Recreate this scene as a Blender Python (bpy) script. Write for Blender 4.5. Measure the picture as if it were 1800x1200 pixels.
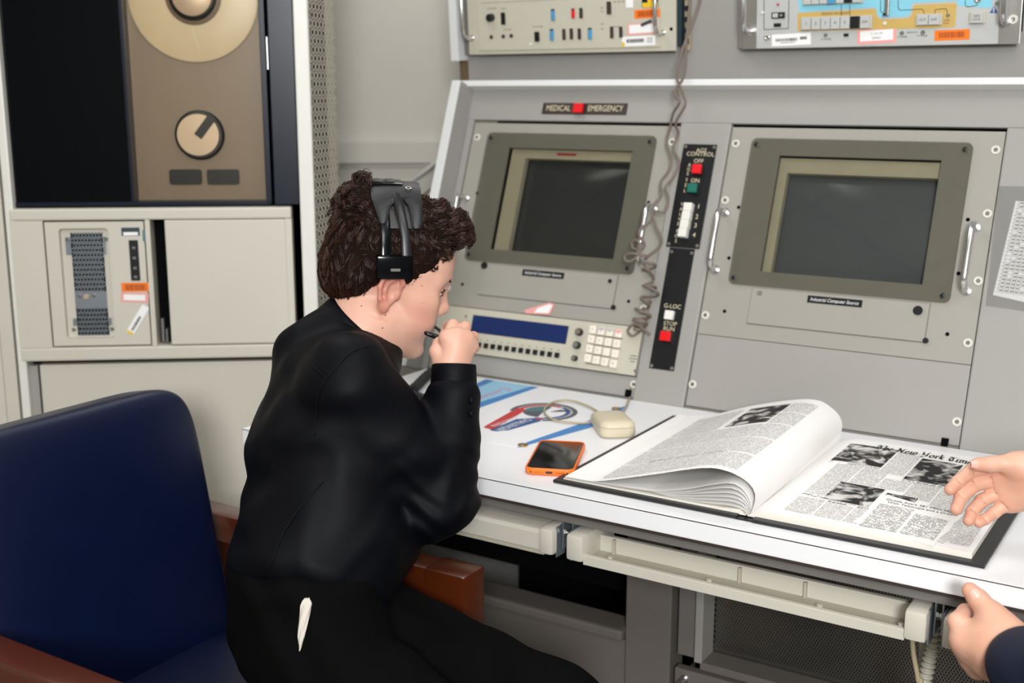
import bpy, bmesh, math, random
import numpy as np
from mathutils import Vector, Matrix

for o in list(bpy.data.objects):
    bpy.data.objects.remove(o, do_unlink=True)
scene = bpy.context.scene
COL = scene.collection
random.seed(4)
rng = np.random.default_rng(4)
V = lambda *a: np.array(a, float)

# ------------------------------------------------------------------ camera
# world: X along the console (to the right), Y into the console, Z up, metres
FOC = 2085.0
PITCH = math.radians(11.9)
YAW = math.radians(57.8)
HF = V(-math.cos(YAW), math.sin(YAW), 0)
RT = V(math.sin(YAW), math.cos(YAW), 0)
UP = V(0, 0, 1)
FW = HF * math.cos(PITCH) - UP * math.sin(PITCH)
DN = -UP * math.cos(PITCH) - HF * math.sin(PITCH)
CAM = V(0, 0, 1.31)
cam = bpy.data.cameras.new('camera')
cam.sensor_width = 36.0
cam.lens = 36.0 * FOC / 1800.0
cam.clip_start = 0.05
cam.dof.use_dof = True
cam.dof.focus_distance = 1.58
cam.dof.aperture_fstop = 4.5
camo = bpy.data.objects.new('camera', cam)
COL.objects.link(camo)
mw = Matrix.Identity(4)
for i in range(3):
    mw[i][0] = RT[i]; mw[i][1] = -DN[i]; mw[i][2] = -FW[i]; mw[i][3] = CAM[i]
camo.matrix_world = mw
scene.camera = camo

# ------------------------------------------------------------------ light
world = bpy.data.worlds.new('world')
scene.world = world
world.use_nodes = True
bgn = world.node_tree.nodes['Background']
bgn.inputs[0].default_value = (0.86, 0.9, 1.0, 1)
bgn.inputs[1].default_value = 0.12

def area_light(name, loc, target, sx, sy, power, color=(1, 1, 1)):
    l = bpy.data.lights.new(name, 'AREA')
    l.shape = 'RECTANGLE'; l.size = sx; l.size_y = sy
    l.energy = power; l.color = color
    o = bpy.data.objects.new(name, l)
    COL.objects.link(o)
    o.location = loc
    o.rotation_euler = (Vector(target) - Vector(loc)).to_track_quat('-Z', 'Y').to_euler()
    return o
# a photographer's soft flash held high beside the camera, and two ceiling troffers
area_light('flash_softbox', (0.9, -1.3, 1.86), (-0.75, 1.6, 1.0), 0.5, 0.5, 84, (0.98, 0.993, 1))
area_light('upper_console_fill', (0.5, -0.6, 2.64), (-0.95, 2.15, 1.45), 0.9, 0.9, 32, (0.99, 0.995, 1))  # fill lamp added near the ceiling to brighten the upper console
area_light('ceiling_panel_lamp', (0.3, 0.8, 2.66), (0.3, 0.8, 0), 1.2, 0.6, 13, (0.98, 0.99, 1))
area_light('ceiling_panel_lamp', (-1.8, 1.4, 2.66), (-1.8, 1.4, 0), 1.2, 0.6, 13, (0.98, 0.99, 1))
area_light('ceiling_panel_lamp', (-1.2, 2.6, 2.66), (-1.2, 2.6, 0), 1.2, 0.3, 8, (0.98, 0.99, 1))
vs = scene.view_settings
vs.view_transform = 'Standard'; vs.look = 'None'
vs.exposure = 0.0; vs.gamma = 1.0
vs.use_curve_mapping = False

# ------------------------------------------------------------------ materials
def lin(h):
    if isinstance(h, str):
        h = [int(h[i:i + 2], 16) for i in (0, 2, 4)]
    r = [(c / 255.0) for c in h]
    return tuple((c / 12.92 if c <= 0.04045 else ((c + 0.055) / 1.055) ** 2.4) for c in r) + (1.0,)

def mat(name, rgb, rough=0.5, metal=0.0, spec=0.5, var=0.06, scale=30.0, bump=0.0, bscale=None, coat=0.0, sss=0.0, stretch=None, rgb2=None):
    m = bpy.data.materials.new(name)
    m.use_nodes = True
    nt = m.node_tree; b = nt.nodes['Principled BSDF']
    tc = nt.nodes.new('ShaderNodeTexCoord')
    src = tc.outputs['Object']
    if stretch:
        mp = nt.nodes.new('ShaderNodeMapping'); mp.inputs['Scale'].default_value = stretch
        nt.links.new(src, mp.inputs['Vector']); src = mp.outputs['Vector']
    nz = nt.nodes.new('ShaderNodeTexNoise')
    nz.inputs['Scale'].default_value = scale; nz.inputs['Detail'].default_value = 4
    nt.links.new(src, nz.inputs['Vector'])
    c = lin(rgb)
    mx = nt.nodes.new('ShaderNodeMix'); mx.data_type = 'RGBA'
    mx.inputs['A'].default_value = tuple(x * (1 - var) for x in c[:3]) + (1,)
    mx.inputs['B'].default_value = (tuple(min(1, x * (1 + var)) for x in c[:3]) + (1,)) if rgb2 is None else lin(rgb2)
    nt.links.new(nz.outputs['Fac'], mx.inputs['Factor'])
    nt.links.new(mx.outputs['Result'], b.inputs['Base Color'])
    b.inputs['Roughness'].default_value = rough
    b.inputs['Metallic'].default_value = metal
    b.inputs['Specular IOR Level'].default_value = spec
    b.inputs['Coat Weight'].default_value = coat
    if sss:
        b.inputs['Subsurface Weight'].default_value = sss
        b.inputs['Subsurface Radius'].default_value = (0.01, 0.004, 0.002)
        b.inputs['Subsurface Scale'].default_value = 0.35
    if bump:
        n2 = nt.nodes.new('ShaderNodeTexNoise'); n2.inputs['Scale'].default_value = bscale or scale * 8
        n2.inputs['Detail'].default_value = 3
        nt.links.new(src, n2.inputs['Vector'])
        bp = nt.nodes.new('ShaderNodeBump'); bp.inputs['Strength'].default_value = bump; bp.inputs['Distance'].default_value = 0.002
        nt.links.new(n2.outputs['Fac'], bp.inputs['Height'])
        nt.links.new(bp.outputs['Normal'], b.inputs['Normal'])
    return m

def glass(name, tint, rough=0.03, gloss=0.05):
    """thin pane: tinted transparency with a mirror coat"""
    m = bpy.data.materials.new(name); m.use_nodes = True
    nt = m.node_tree; out = nt.nodes['Material Output']
    nt.nodes.remove(nt.nodes['Principled BSDF'])
    tr = nt.nodes.new('ShaderNodeBsdfTransparent'); tr.inputs[0].default_value = tuple(tint) + (1,)
    gl = nt.nodes.new('ShaderNodeBsdfGlossy'); gl.inputs['Roughness'].default_value = rough
    fr = nt.nodes.new('ShaderNodeLayerWeight'); fr.inputs[0].default_value = 0.25
    ad = nt.nodes.new('ShaderNodeMath'); ad.operation = 'MULTIPLY_ADD'; ad.inputs[1].default_value = 0.3; ad.inputs[2].default_value = gloss
    nt.links.new(fr.outputs['Fresnel'], ad.inputs[0])
    ms = nt.nodes.new('ShaderNodeMixShader')
    nt.links.new(ad.outputs[0], ms.inputs[0]); nt.links.new(tr.outputs[0], ms.inputs[1]); nt.links.new(gl.outputs[0], ms.inputs[2])
    nt.links.new(ms.outputs[0], out.inputs['Surface'])
    return m

M = {}
M['wall'] = mat('wall_paint', 'c2beb4', 0.8, bump=0.05, var=0.03)
M['ceil'] = mat('ceiling_tile', 'd8d6d0', 0.9, var=0.05, scale=60)
M['floor'] = mat('floor_vinyl', '77716a', 0.5, var=0.15)
M['beige'] = mat('beige_enamel', 'c8c3b6', 0.45, var=0.03, scale=12)
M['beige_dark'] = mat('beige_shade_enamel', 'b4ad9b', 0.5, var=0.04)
M['white_metal'] = mat('white_enamel', 'dcdad2', 0.4, var=0.03)
M['perf'] = mat('perforated_grey_paint', 'b9b3a4', 0.5)
M['black'] = mat('black_plastic', '101114', 0.35)
M['blackgloss'] = mat('black_gloss', '04060a', 0.15, spec=0.25)
M['void'] = mat('dark_interior', '060607', 0.9, spec=0.1)
M['navy_frame'] = mat('navy_black_anodised', '0c1422', 0.3, spec=0.3)
M['brown_panel'] = mat('brown_panel', '827260', 0.35, var=0.08, scale=5)
M['reel'] = mat('tan_reel_plastic', 'cdbb9a', 0.35, var=0.04)
M['reel_tape'] = mat('tape_brown', '6d5a45', 0.5)
M['chrome'] = mat('chrome', 'e6e6e8', 0.22, metal=1.0, var=0.02)
M['alu'] = mat('brushed_aluminium', 'b9b7b4', 0.35, metal=1.0, scale=200, stretch=(1, 1, 0.05))
M['bronze'] = mat('spun_bronze_metal', 'c0ab92', 0.4, metal=0.3)
M['zinc'] = mat('zinc_plate', '8e949b', 0.4, metal=0.7)
M['grey'] = mat('console_grey_paint', '9a9893', 0.5, var=0.03, scale=14, bump=0.04, bscale=900)
M['grey_light'] = mat('console_light_grey', '9b9893', 0.5, var=0.03)
M['grey_panel'] = mat('monitor_grey_panel', '9b988f', 0.45, var=0.03)
M['grey_dark'] = mat('dark_grey_paint', '6f6c68', 0.5)
M['trim'] = mat('white_edge_trim', 'dfe0e0', 0.35, var=0.02)
M['laminate'] = mat('white_laminate', 'efeff1', 0.35, var=0.015, scale=8)
M['brownline'] = mat('laminate_seam_brown', '3a2f2a', 0.6)
M['crt_bezel'] = mat('crt_cream_bezel', 'd2c8b0', 0.5)
M['crt'] = mat('crt_screen_glass', '6b6f76', 0.14, spec=0.5)
M['crt_dark'] = mat('dark_crt_screen_glass', '45484b', 0.14, spec=0.5)
M['acrylic'] = glass('smoked_acrylic', (0.775, 0.775, 0.75), 0.02, 0.004)
M['brownglass'] = glass('bronze_tinted_glass', (0.965, 0.95, 0.92), 0.04, 0.004)
M['clear'] = glass('clear_film', (0.93, 0.93, 0.93), 0.12, 0.05)
M['nylon'] = mat('white_nylon_washer', 'd9d6cc', 0.45)
M['steel'] = mat('screw_steel', 'a5a29c', 0.3, metal=0.9)
M['cream_plastic'] = mat('cream_plastic', 'c0bcab', 0.45, var=0.04)
M['cream_text'] = mat('cream_lettering', 'd8cdae', 0.6)
M['white_text'] = mat('white_lettering', 'ececec', 0.6)
M['dark_text'] = mat('dark_lettering', '33343a', 0.7)
M['grey_text'] = mat('grey_lettering', '77746c', 0.7)
M['red_btn'] = mat('red_button', 'e01018', 0.35)
M['green_btn'] = mat('green_button', '0c6a58', 0.4)
M['white_btn'] = mat('white_button', 'e4e2da', 0.4)
M['key_cream'] = mat('cream_key', 'ede3d6', 0.5)
M['pink'] = mat('pink_sticker', 'e6a29c', 0.6)
M['orange_st'] = mat('orange_sticker', 'f4780f', 0.6)
M['orange_bar'] = mat('orange_barcode_print', 'b0500c', 0.6)
M['white_st'] = mat('white_sticker', 'f0efee', 0.55)
M['yellow'] = mat('yellow_print', 'e8bd1e', 0.55)
M['lcd'] = mat('blue_lcd', '06245c', 0.12, var=0.25, scale=9)
M['blue_btn'] = mat('light_blue_button', '4a93c0', 0.45)
M['brown_btn'] = mat('dark_brown_button', '3b2c26', 0.5)
M['skyblue'] = mat('sky_blue_print', '84c8dc', 0.5)
M['mustard'] = mat('mustard_print', 'c6a75e', 0.5)
M['key_grey'] = mat('pale_grey_key', 'b9bab8', 0.45)
M['brownplate'] = mat('brown_engraved_plate', '3a302a', 0.4)
M['teal'] = mat('teal_case_side', '24383f', 0.5)
M['cord'] = mat('brown_grey_cord', '75685f', 0.6)
M['whitecable'] = mat('white_cable', 'c9c6c2', 0.5)
M['vinyl'] = mat('blue_vinyl', '020e2e', 0.40, var=0.1, scale=20, bump=0.08, bscale=500, spec=0.45)
M['wood'] = mat('red_brown_wood', '642b10', 0.25, var=0.4, scale=9, stretch=(2, 14, 14), rgb2='4c1e0a', coat=0.25)
M['orange_case'] = mat('orange_phone_case', 'fa7a1e', 0.45)
M['banner'] = mat('white_vinyl_banner', 'efeff2', 0.4, var=0.02)
M['strap_blue'] = mat('blue_print', '4584c4', 0.5)
M['pale_blue'] = mat('pale_blue_print', '9accE8'.lower(), 0.5)
M['print_red'] = mat('red_print', 'c2363a', 0.5)
M['print_navy'] = mat('navy_print', '34568c', 0.5)
M['print_grey'] = mat('slate_print', '51565e', 0.5)
M['print_teal'] = mat('teal_grey_print', '50757a', 0.5)
M['print_pink'] = mat('pink_script_print', 'd08aa6', 0.5)
M['brass'] = mat('brass_grommet', 'c8a04a', 0.3, metal=1.0)
M['mouse'] = mat('beige_mouse_plastic', 'd2c7ac', 0.45)
M['mouse_cord'] = mat('tan_cord', 'b0a284', 0.55)
M['paper'] = mat('book_paper', 'f6f4f1', 0.75, var=0.02)
M['page_edge'] = mat('page_edges', 'ede7dc', 0.85, var=0.15, scale=6, stretch=(1, 1, 400))
M['ink'] = mat('ink_black', '1a1a1c', 0.7)
M['skin'] = mat('skin', 'dfa992', 0.45, var=0.1, scale=22, bump=0.05, bscale=700, sss=0.12, rgb2='e0b29d', spec=0.35)
M['skin2'] = mat('skin_of_hands', 'dba288', 0.45, var=0.1, scale=25, bump=0.05, bscale=700, sss=0.12, rgb2='e4b49c', spec=0.35)
def flush(m, hexc):
    nt = m.node_tree; b = nt.nodes['Principled BSDF']; src = b.inputs['Base Color'].links[0].from_socket
    at = nt.nodes.new('ShaderNodeAttribute'); at.attribute_name = 'flush'
    mx = nt.nodes.new('ShaderNodeMix'); mx.data_type = 'RGBA'; mx.inputs['B'].default_value = lin(hexc)
    nt.links.new(at.outputs['Fac'], mx.inputs['Factor']); nt.links.new(src, mx.inputs['A']); nt.links.new(mx.outputs['Result'], b.inputs['Base Color'])
flush(M['skin'], 'c4685a'); flush(M['skin2'], 'cc6f5c')
M['kick'] = mat('under_desk_dark_grey', '6c6660', 0.55, var=0.05)  # set darker than the grey of the console face
M['blush'] = mat('flushed_skin', 'd98a78', 0.5)
M['lip'] = mat('lip_skin', 'c47f74', 0.45)
M['mole'] = mat('mole_brown', '7a4a36', 0.6)
M['nail'] = mat('fingernail', 'e6b6a6', 0.3)
M['hair'] = mat('dark_brown_hair', '21130c', 0.38, var=0.45, scale=70, spec=0.4, rgb2='46291b')
M['hair_base'] = mat('hair_roots', '1a0f0a', 0.9, spec=0.08)
M['shirt'] = mat('black_cotton_shirt', '030409', 0.58, var=0.15, bump=0.12, bscale=900, spec=0.13)
M['pants'] = mat('black_trousers', '060606', 0.85, var=0.2, bump=0.15, bscale=700, spec=0.06)
M['pocket'] = mat('cream_pocket_lining', 'cfc8bd', 0.8, bump=0.2, bscale=150)
M['navy_suit'] = mat('navy_sleeve_cloth', '07122e', 0.7, bump=0.15, bscale=800)
M['leather'] = mat('black_leatherette', '1b1c1e', 0.42, bump=0.12, bscale=500)
M['eyewhite'] = mat('eye_white', 'd9d2cc', 0.2)
M['iris'] = mat('dark_iris', '2a1a12', 0.15)
M['shoe'] = mat('black_shoe', '0c0c0d', 0.4)

# ------------------------------------------------------------------ frames
class Frame:
    def __init__(s, o, ax, ay):
        s.o = np.array(o, float); s.ax = np.array(ax, float); s.ay = np.array(ay, float)
        s.an = np.cross(s.ax, s.ay)
    def p(s, a, b, d=0.0):
        return s.o + s.ax * a + s.ay * b + s.an * d
    def hit(s, x, y, d=0.0):
        """the point of this plane (offset d) seen at pixel x, y of the 1800 x 1200 frame"""
        r = FW * FOC + RT * (x - 900) + DN * (y - 600)
        o = s.o + s.an * d
        q = CAM + r * (np.dot(o - CAM, s.an) / np.dot(r, s.an)) - s.o
        return float(np.dot(q, s.ax)), float(np.dot(q, s.ay))

def at_depth(x, y, d):
    return CAM + (FW * FOC + RT * (x - 900) + DN * (y - 600)) * (d / FOC)

DESK_Z = 0.74
TILT = math.radians(20)
PF = Frame((0, 1.961, DESK_Z), (1, 0, 0), (0, math.sin(TILT), math.cos(TILT)))        # console panel plane, normal to the sitter
DF = Frame((0, 0, DESK_Z), (1, 0, 0), (0, 1, 0))                                       # desk top
UF = Frame((0, 2.19, 1.387), (1, 0, 0), (0, -math.sin(math.radians(4)), math.cos(math.radians(4))))  # upper rack face
RA = math.radians(85)
RR = math.cos(RA) * HF + math.sin(RA) * RT
RB = math.sin(RA) * HF - math.cos(RA) * RT
RF = Frame(HF * 2.35, RR, UP)                                                          # tape rack face
WF = Frame((0, 0, 0), (1, 0, 0), (0, 0, 1))                                            # plain upright plane facing -Y

# ------------------------------------------------------------------ objects
def link(o, parent=None):
    COL.objects.link(o)
    if parent is not None:
        o.parent = parent
    return o
def wbase(o):
    b = np.zeros(3)
    while o is not None:
        b += np.array(o.location); o = o.parent
    return b
def thing(name, loc, label, cat, group=None):
    o = bpy.data.objects.new(name, None)
    o.empty_display_size = 0.05
    o.location = tuple(loc)
    o['label'] = label; o['category'] = cat
    if group: o['group'] = group
    return link(o)
def tag(o, label=None, cat=None, group=None, kind=None):
    if label: o['label'] = label
    if cat: o['category'] = cat
    if group: o['group'] = group
    if kind: o['kind'] = kind
    return o

class Mesh:
    def __init__(s):
        s.v = []; s.f = []; s.m = []; s.cur = 0; s.n = 0
    def add(s, v, f):
        v = np.asarray(v, float).reshape(-1, 3)
        s.v.append(v)
        for q in f:
            s.f.append(tuple(int(i) + s.n for i in q)); s.m.append(s.cur)
        s.n += len(v)
        return s
    def box(s, F, a0, a1, b0, b1, d0, d1, bev=0.0):
        if bev:
            bm = bmesh.new()
            vs = [bm.verts.new(c) for c in [(a0, b0, d0), (a1, b0, d0), (a1, b1, d0), (a0, b1, d0), (a0, b0, d1), (a1, b0, d1), (a1, b1, d1), (a0, b1, d1)]]
            for q in ((3, 2, 1, 0), (4, 5, 6, 7), (0, 1, 5, 4), (1, 2, 6, 5), (2, 3, 7, 6), (3, 0, 4, 7)):
                bm.faces.new([vs[i] for i in q])
            bmesh.ops.bevel(bm, geom=bm.edges[:], offset=bev, segments=2, affect='EDGES', profile=0.6)
            bm.verts.index_update()
            vv = [F.p(*v.co) for v in bm.verts]; ff = [[v.index for v in f.verts] for f in bm.faces]
            bm.free()
            return s.add(vv, ff)
        c = [F.p(*q) for q in [(a0, b0, d0), (a1, b0, d0), (a1, b1, d0), (a0, b1, d0), (a0, b0, d1), (a1, b0, d1), (a1, b1, d1), (a0, b1, d1)]]
        return s.add(c, [(3, 2, 1, 0), (4, 5, 6, 7), (0, 1, 5, 4), (1, 2, 6, 5), (2, 3, 7, 6), (3, 0, 4, 7)])
    def prism(s, F, pts, d0, d1):
        n = len(pts)
        area = sum(pts[i][0] * pts[(i + 1) % n][1] - pts[(i + 1) % n][0] * pts[i][1] for i in range(n))
        if area < 0: pts = list(pts)[::-1]
        v = [F.p(a, b, d0) for a, b in pts] + [F.p(a, b, d1) for a, b in pts]
        f = [tuple(range(n))[::-1], tuple(range(n, 2 * n))] + [(i, (i + 1) % n, (i + 1) % n + n, i + n) for i in range(n)]
        return s.add(v, f)
    def ring(s, F, outer, inner, d0, d1):
        """plate between two outlines of the same number of points"""
        n = len(outer)
        v = [F.p(a, b, d) for d in (d0, d1) for ol in (outer, inner) for a, b in ol]
        f = []
        for i in range(n):
            j = (i + 1) % n
            f += [(2 * n + i, 2 * n + j, 3 * n + j, 3 * n + i), (i, n + i, n + j, j), (i, j, 2 * n + j, 2 * n + i), (n + i, 3 * n + i, 3 * n + j, n + j)]
        return s.add(v, f)
    def cyl(s, F, a, b, r, d0, d1, n=20, r1=None):
        r1 = r if r1 is None else r1
        t = [2 * math.pi * i / n for i in range(n)]
        v = [F.p(a + r * math.cos(k), b + r * math.sin(k), d0) for k in t] + [F.p(a + r1 * math.cos(k), b + r1 * math.sin(k), d1) for k in t]
        f = [tuple(range(n))[::-1], tuple(range(n, 2 * n))] + [(i, (i + 1) % n, (i + 1) % n + n, i + n) for i in range(n)]
        return s.add(v, f)
    def lathe(s, F, a, b, prof, n=24):
        v = []
        for r, d in prof:
            for i in range(n):
                k = 2 * math.pi * i / n
                v.append(F.p(a + r * math.cos(k), b + r * math.sin(k), d))
        f = [tuple(range(n))[::-1], tuple((len(prof) - 1) * n + i for i in range(n))]
        for j in range(len(prof) - 1):
            for i in range(n):
                f.append((j * n + i, j * n + (i + 1) % n, (j + 1) * n + (i + 1) % n, (j + 1) * n + i))
        return s.add(v, f)
    def tube(s, pts, r, n=8, caps=True):
        pts = np.asarray(pts, float)
        k = len(pts)
        rad = np.full(k, r) if np.isscalar(r) else np.asarray(r, float)
        tg = np.gradient(pts, axis=0); tg /= np.linalg.norm(tg, axis=1)[:, None] + 1e-12
        up = V(0, 0, 1) if abs(tg[0][2]) < 0.9 else V(1, 0, 0)
        nn = np.cross(tg[0], up); nn /= np.linalg.norm(nn)
        v = []
        for i in range(k):
            nn = nn - tg[i] * np.dot(nn, tg[i]); nn /= np.linalg.norm(nn) + 1e-12
            bb = np.cross(tg[i], nn)
            for j in range(n):
                t = 2 * math.pi * j / n
                v.append(pts[i] + (nn * math.cos(t) + bb * math.sin(t)) * rad[i])
        f = []
        for i in range(k - 1):
            for j in range(n):
                f.append((i * n + j, i * n + (j + 1) % n, (i + 1) * n + (j + 1) % n, (i + 1) * n + j))
        if caps:
            f += [tuple(range(n))[::-1], tuple((k - 1) * n + j for j in range(n))]
        return s.add(v, f)
    def grid(s, P):
        """P: array h x w x 3"""
        h, w = P.shape[:2]
        f = [(i * w + j, i * w + j + 1, (i + 1) * w + j + 1, (i + 1) * w + j) for i in range(h - 1) for j in range(w - 1)]
        return s.add(P.reshape(-1, 3), f)
    def build(s, name, mats, parent=None, smooth=False, auto=None):
        if not isinstance(mats, (list, tuple)): mats = [mats]
        b = wbase(parent)
        me = bpy.data.meshes.new(name)
        v = np.concatenate(s.v) - b
        me.from_pydata(v.tolist(), [], s.f)
        for m in mats: me.materials.append(m)
        if len(mats) > 1:
            me.polygons.foreach_set('material_index', s.m)
        if smooth or auto:
            me.polygons.foreach_set('use_smooth', [True] * len(me.polygons))
        me.update()
        if auto: me.set_sharp_from_angle(angle=math.radians(auto))
        o = bpy.data.objects.new(name, me)
        return link(o, parent)

def rrect(a0, a1, b0, b1, r, n=5):
    out = []
    for cx, cy, st in ((a1 - r, b1 - r, 0), (a0 + r, b1 - r, 90), (a0 + r, b0 + r, 180), (a1 - r, b0 + r, 270)):
        for i in range(n + 1):
            t = math.radians(st + 90 * i / n)
            out.append((cx + r * math.cos(t), cy + r * math.sin(t)))
    return out
def bez(pts, n=12):
    """smooth Catmull-Rom line through the points"""
    P = np.asarray(pts, float)
    P = np.vstack([2 * P[0] - P[1], P, 2 * P[-1] - P[-2]])
    out = []
    for i in range(1, len(P) - 2):
        for t in np.linspace(0, 1, n, endpoint=False):
            a, b, c, d = P[i - 1], P[i], P[i + 1], P[i + 2]
            out.append(0.5 * (2 * b + (c - a) * t + (2 * a - 5 * b + 4 * c - d) * t * t + (3 * b - a - 3 * c + d) * t ** 3))
    out.append(P[-2])
    return np.array(out)

_tc = {}
def text_geo(s, size, ext=0.0):
    key = (s, size, ext)
    if key in _tc: return _tc[key]
    cu = bpy.data.curves.new('t', 'FONT'); cu.body = s; cu.size = size; cu.extrude = ext
    cu.align_x = 'CENTER'; cu.align_y = 'CENTER'; cu.resolution_u = 3
    o = bpy.data.objects.new('t', cu); COL.objects.link(o)
    dg = bpy.context.evaluated_depsgraph_get(); dg.update()
    me = bpy.data.meshes.new_from_object(o.evaluated_get(dg))
    v = np.array([q.co[:] for q in me.vertices]); f = [tuple(p.vertices) for p in me.polygons]
    bpy.data.objects.remove(o); bpy.data.curves.remove(cu); bpy.data.meshes.remove(me)
    _tc[key] = (v, f)
    return v, f
def put_text(ms, F, s, a, b, size, d, rot=0.0, sx=1.0, shear=0.0):
    v, f = text_geo(s, size)
    c, sn = math.cos(rot), math.sin(rot)
    P = []
    for x, y, z in v:
        x = x * sx + y * shear
        P.append(F.p(a + x * c - y * sn, b + x * sn + y * c, d))
    ms.add(P, f)
def put_text_mapped(ms, fn, s, u, w, size, sx=1.0, rot180=False):
    v, f = text_geo(s, size)
    sg = -1 if rot180 else 1
    ms.add([fn(u + sg * x * sx, w + sg * y) for x, y, z in v], f)

def inst(me, name, parent, Mx):
    """a piece that shares its mesh; Mx is its place in the world"""
    o = bpy.data.objects.new(name, me)
    link(o, parent)
    b = wbase(parent)
    o.matrix_local = Matrix.Translation(tuple(-b)) @ Mx
    return o
def fmat(F, a, b, d=0.0, rot=0.0):
    p = F.p(a, b, d)
    m = Matrix.Identity(4)
    ax = F.ax * math.cos(rot) + F.ay * math.sin(rot); ay = -F.ax * math.sin(rot) + F.ay * math.cos(rot)
    for i in range(3):
        m[i][0] = ax[i]; m[i][1] = ay[i]; m[i][2] = F.an[i]; m[i][3] = p[i]
    return m
LF = Frame((0, 0, 0), (1, 0, 0), (0, 1, 0))
def proto(ms, name, mats, auto=40):
    o = ms.build(name, mats, None, auto=auto)
    me = o.data
    bpy.data.objects.remove(o)
    return me
# washer with screw, shared by the console panels
_w = Mesh(); _w.lathe(LF, 0, 0, [(0.0076, 0), (0.0076, 0.0016), (0.0064, 0.0024), (0.0045, 0.0018)], 18); _w.cur = 1
_w.lathe(LF, 0, 0, [(0.0036, 0.0016), (0.0036, 0.003), (0.0026, 0.0042), (0.0012, 0.0042), (0.001, 0.003)], 12)
SCREW = proto(_w, 'screw', [M['nylon'], M['steel']])
_w = Mesh(); _w.lathe(LF, 0, 0, [(0.0033, 0), (0.0033, 0.001), (0.0022, 0.0019), (0.0008, 0.0019)], 12)
SMALL_SCREW = proto(_w, 'small_screw', [M['steel']])
_w = Mesh(); _w.lathe(LF, 0, 0, [(0.0042, 0), (0.0042, 0.0012), (0.003, 0.002), (0.0014, 0.0021), (0.0012, 0.001)], 12)
DARK_SCREW = proto(_w, 'dark_screw', [M['black']])
_w = Mesh(); _w.cyl(LF, 0, 0, 0.0034, 0.0002, 0.0007, 12)
HOLE = proto(_w, 'panel_hole', [M['void']])

def pull_handle(F, a, b0, b1, d, r, parent, name='handle', m=None):
    """chrome bow handle standing d off the plane"""
    pts = [F.p(a, b0, 0), F.p(a, b0, d * 0.55), F.p(a, b0 + d * 0.13, d * 0.87), F.p(a, b0 + d * 0.45, d), F.p(a, (b0 + b1) / 2, d),
           F.p(a, b1 - d * 0.45, d), F.p(a, b1 - d * 0.13, d * 0.87), F.p(a, b1, d * 0.55), F.p(a, b1, 0)]
    ms = Mesh(); ms.tube(pts, r, 10)
    for b in (b0, b1): ms.cyl(F, a, b, r * 1.5, 0, 0.002, 12)
    return ms.build(name, m or M['chrome'], parent, auto=50)
def perf_panel(F, a0, b0, nx, ny, px, py, r, stag=True, n=6):
    """sheet with real holes: every cell a square around a polygon"""
    ms = Mesh(); vv = []; ff = []; k = 0
    ang = [2 * math.pi * (i + 0.5) / 8 for i in range(8)]
    for j in range(ny):
        off = 0.5 * px if (stag and j % 2) else 0.0
        for i in range(nx):
            cx = a0 + (i + 0.5) * px + off; cy = b0 + (j + 0.5) * py
            for t in ang:
                c, s_ = math.cos(t), math.sin(t); q = max(abs(c), abs(s_))
                vv.append((cx + c / q * px / 2, cy + s_ / q * py / 2))
            for t in ang:
                vv.append((cx + r * math.cos(t), cy + r * math.sin(t)))
            for t in range(8):
                u = (t + 1) % 8
                ff.append((k + t, k + u, k + 8 + u, k + 8 + t))
            k += 16
    A = np.array(vv)
    P = F.o + A[:, :1] * F.ax + A[:, 1:2] * F.ay
    ms.add(P, ff)
    return ms
# ================================================================== room
RZ = Frame((0, 0, 0), RR, RB)      # room plan, aligned with the wall
def bx(ms, x0, x1, y0, y1, z0, z1, bev=0.0):
    return ms.box(WF, x0, x1, z0, z1, -y1, -y0, bev)
def struct(ms, name, m, label):
    return tag(ms.build(name, m), label, None, None, 'structure')
RM = (-2.3, 2.9, -1.9, 3.3, 2.7)
struct(Mesh().box(RZ, RM[0], RM[1], RM[2], RM[3], -0.05, 0), 'floor', M['floor'], 'grey vinyl floor of the control room')
struct(Mesh().box(RZ, RM[0], RM[1], RM[2], RM[3], RM[4], RM[4] + 0.05), 'ceiling', M['ceil'], 'pale tiled ceiling of the control room')
struct(Mesh().box(RZ, RM[0], RM[1], RM[3], RM[3] + 0.05, 0, RM[4]), 'wall_back', M['wall'], 'warm white wall behind the console and the tape rack')
struct(Mesh().box(RZ, RM[0], RM[1], RM[2] - 0.05, RM[2], 0, RM[4]), 'wall_front', M['wall'], 'warm white wall behind the viewer')
struct(Mesh().box(RZ, RM[0] - 0.05, RM[0], RM[2], RM[3], 0, RM[4]), 'wall_left', M['wall'], 'warm white wall left of the tape rack')
struct(Mesh().box(RZ, RM[1], RM[1] + 0.05, RM[2], RM[3], 0, RM[4]), 'wall_right', M['wall'], 'warm white wall at the right end of the room')
_m = Mesh()
for r in np.arange(RM[0] + 0.3, RM[1], 0.6): _m.box(RZ, r - 0.012, r + 0.012, RM[2], RM[3], RM[4] - 0.006, RM[4])
for b in np.arange(RM[2] + 0.3, RM[3], 0.6): _m.box(RZ, RM[0], RM[1], b - 0.012, b + 0.012, RM[4] - 0.007, RM[4] - 0.001)
struct(_m, 'trim_1', M['grey_dark'], 'dark bars of the ceiling grid')
# wall raceway between rack and console
WBF = Frame(RB * 3.3, RR, UP)
_m = Mesh(); _m.box(WBF, -0.6, 0.6, 1.118, 1.178, 0, 0.03, 0.003); _m.box(WBF, -0.6, 0.6, 1.108, 1.116, 0, 0.012)
struct(_m, 'trim_2', [M['wall']], 'painted raceway rail along the back wall')

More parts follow.
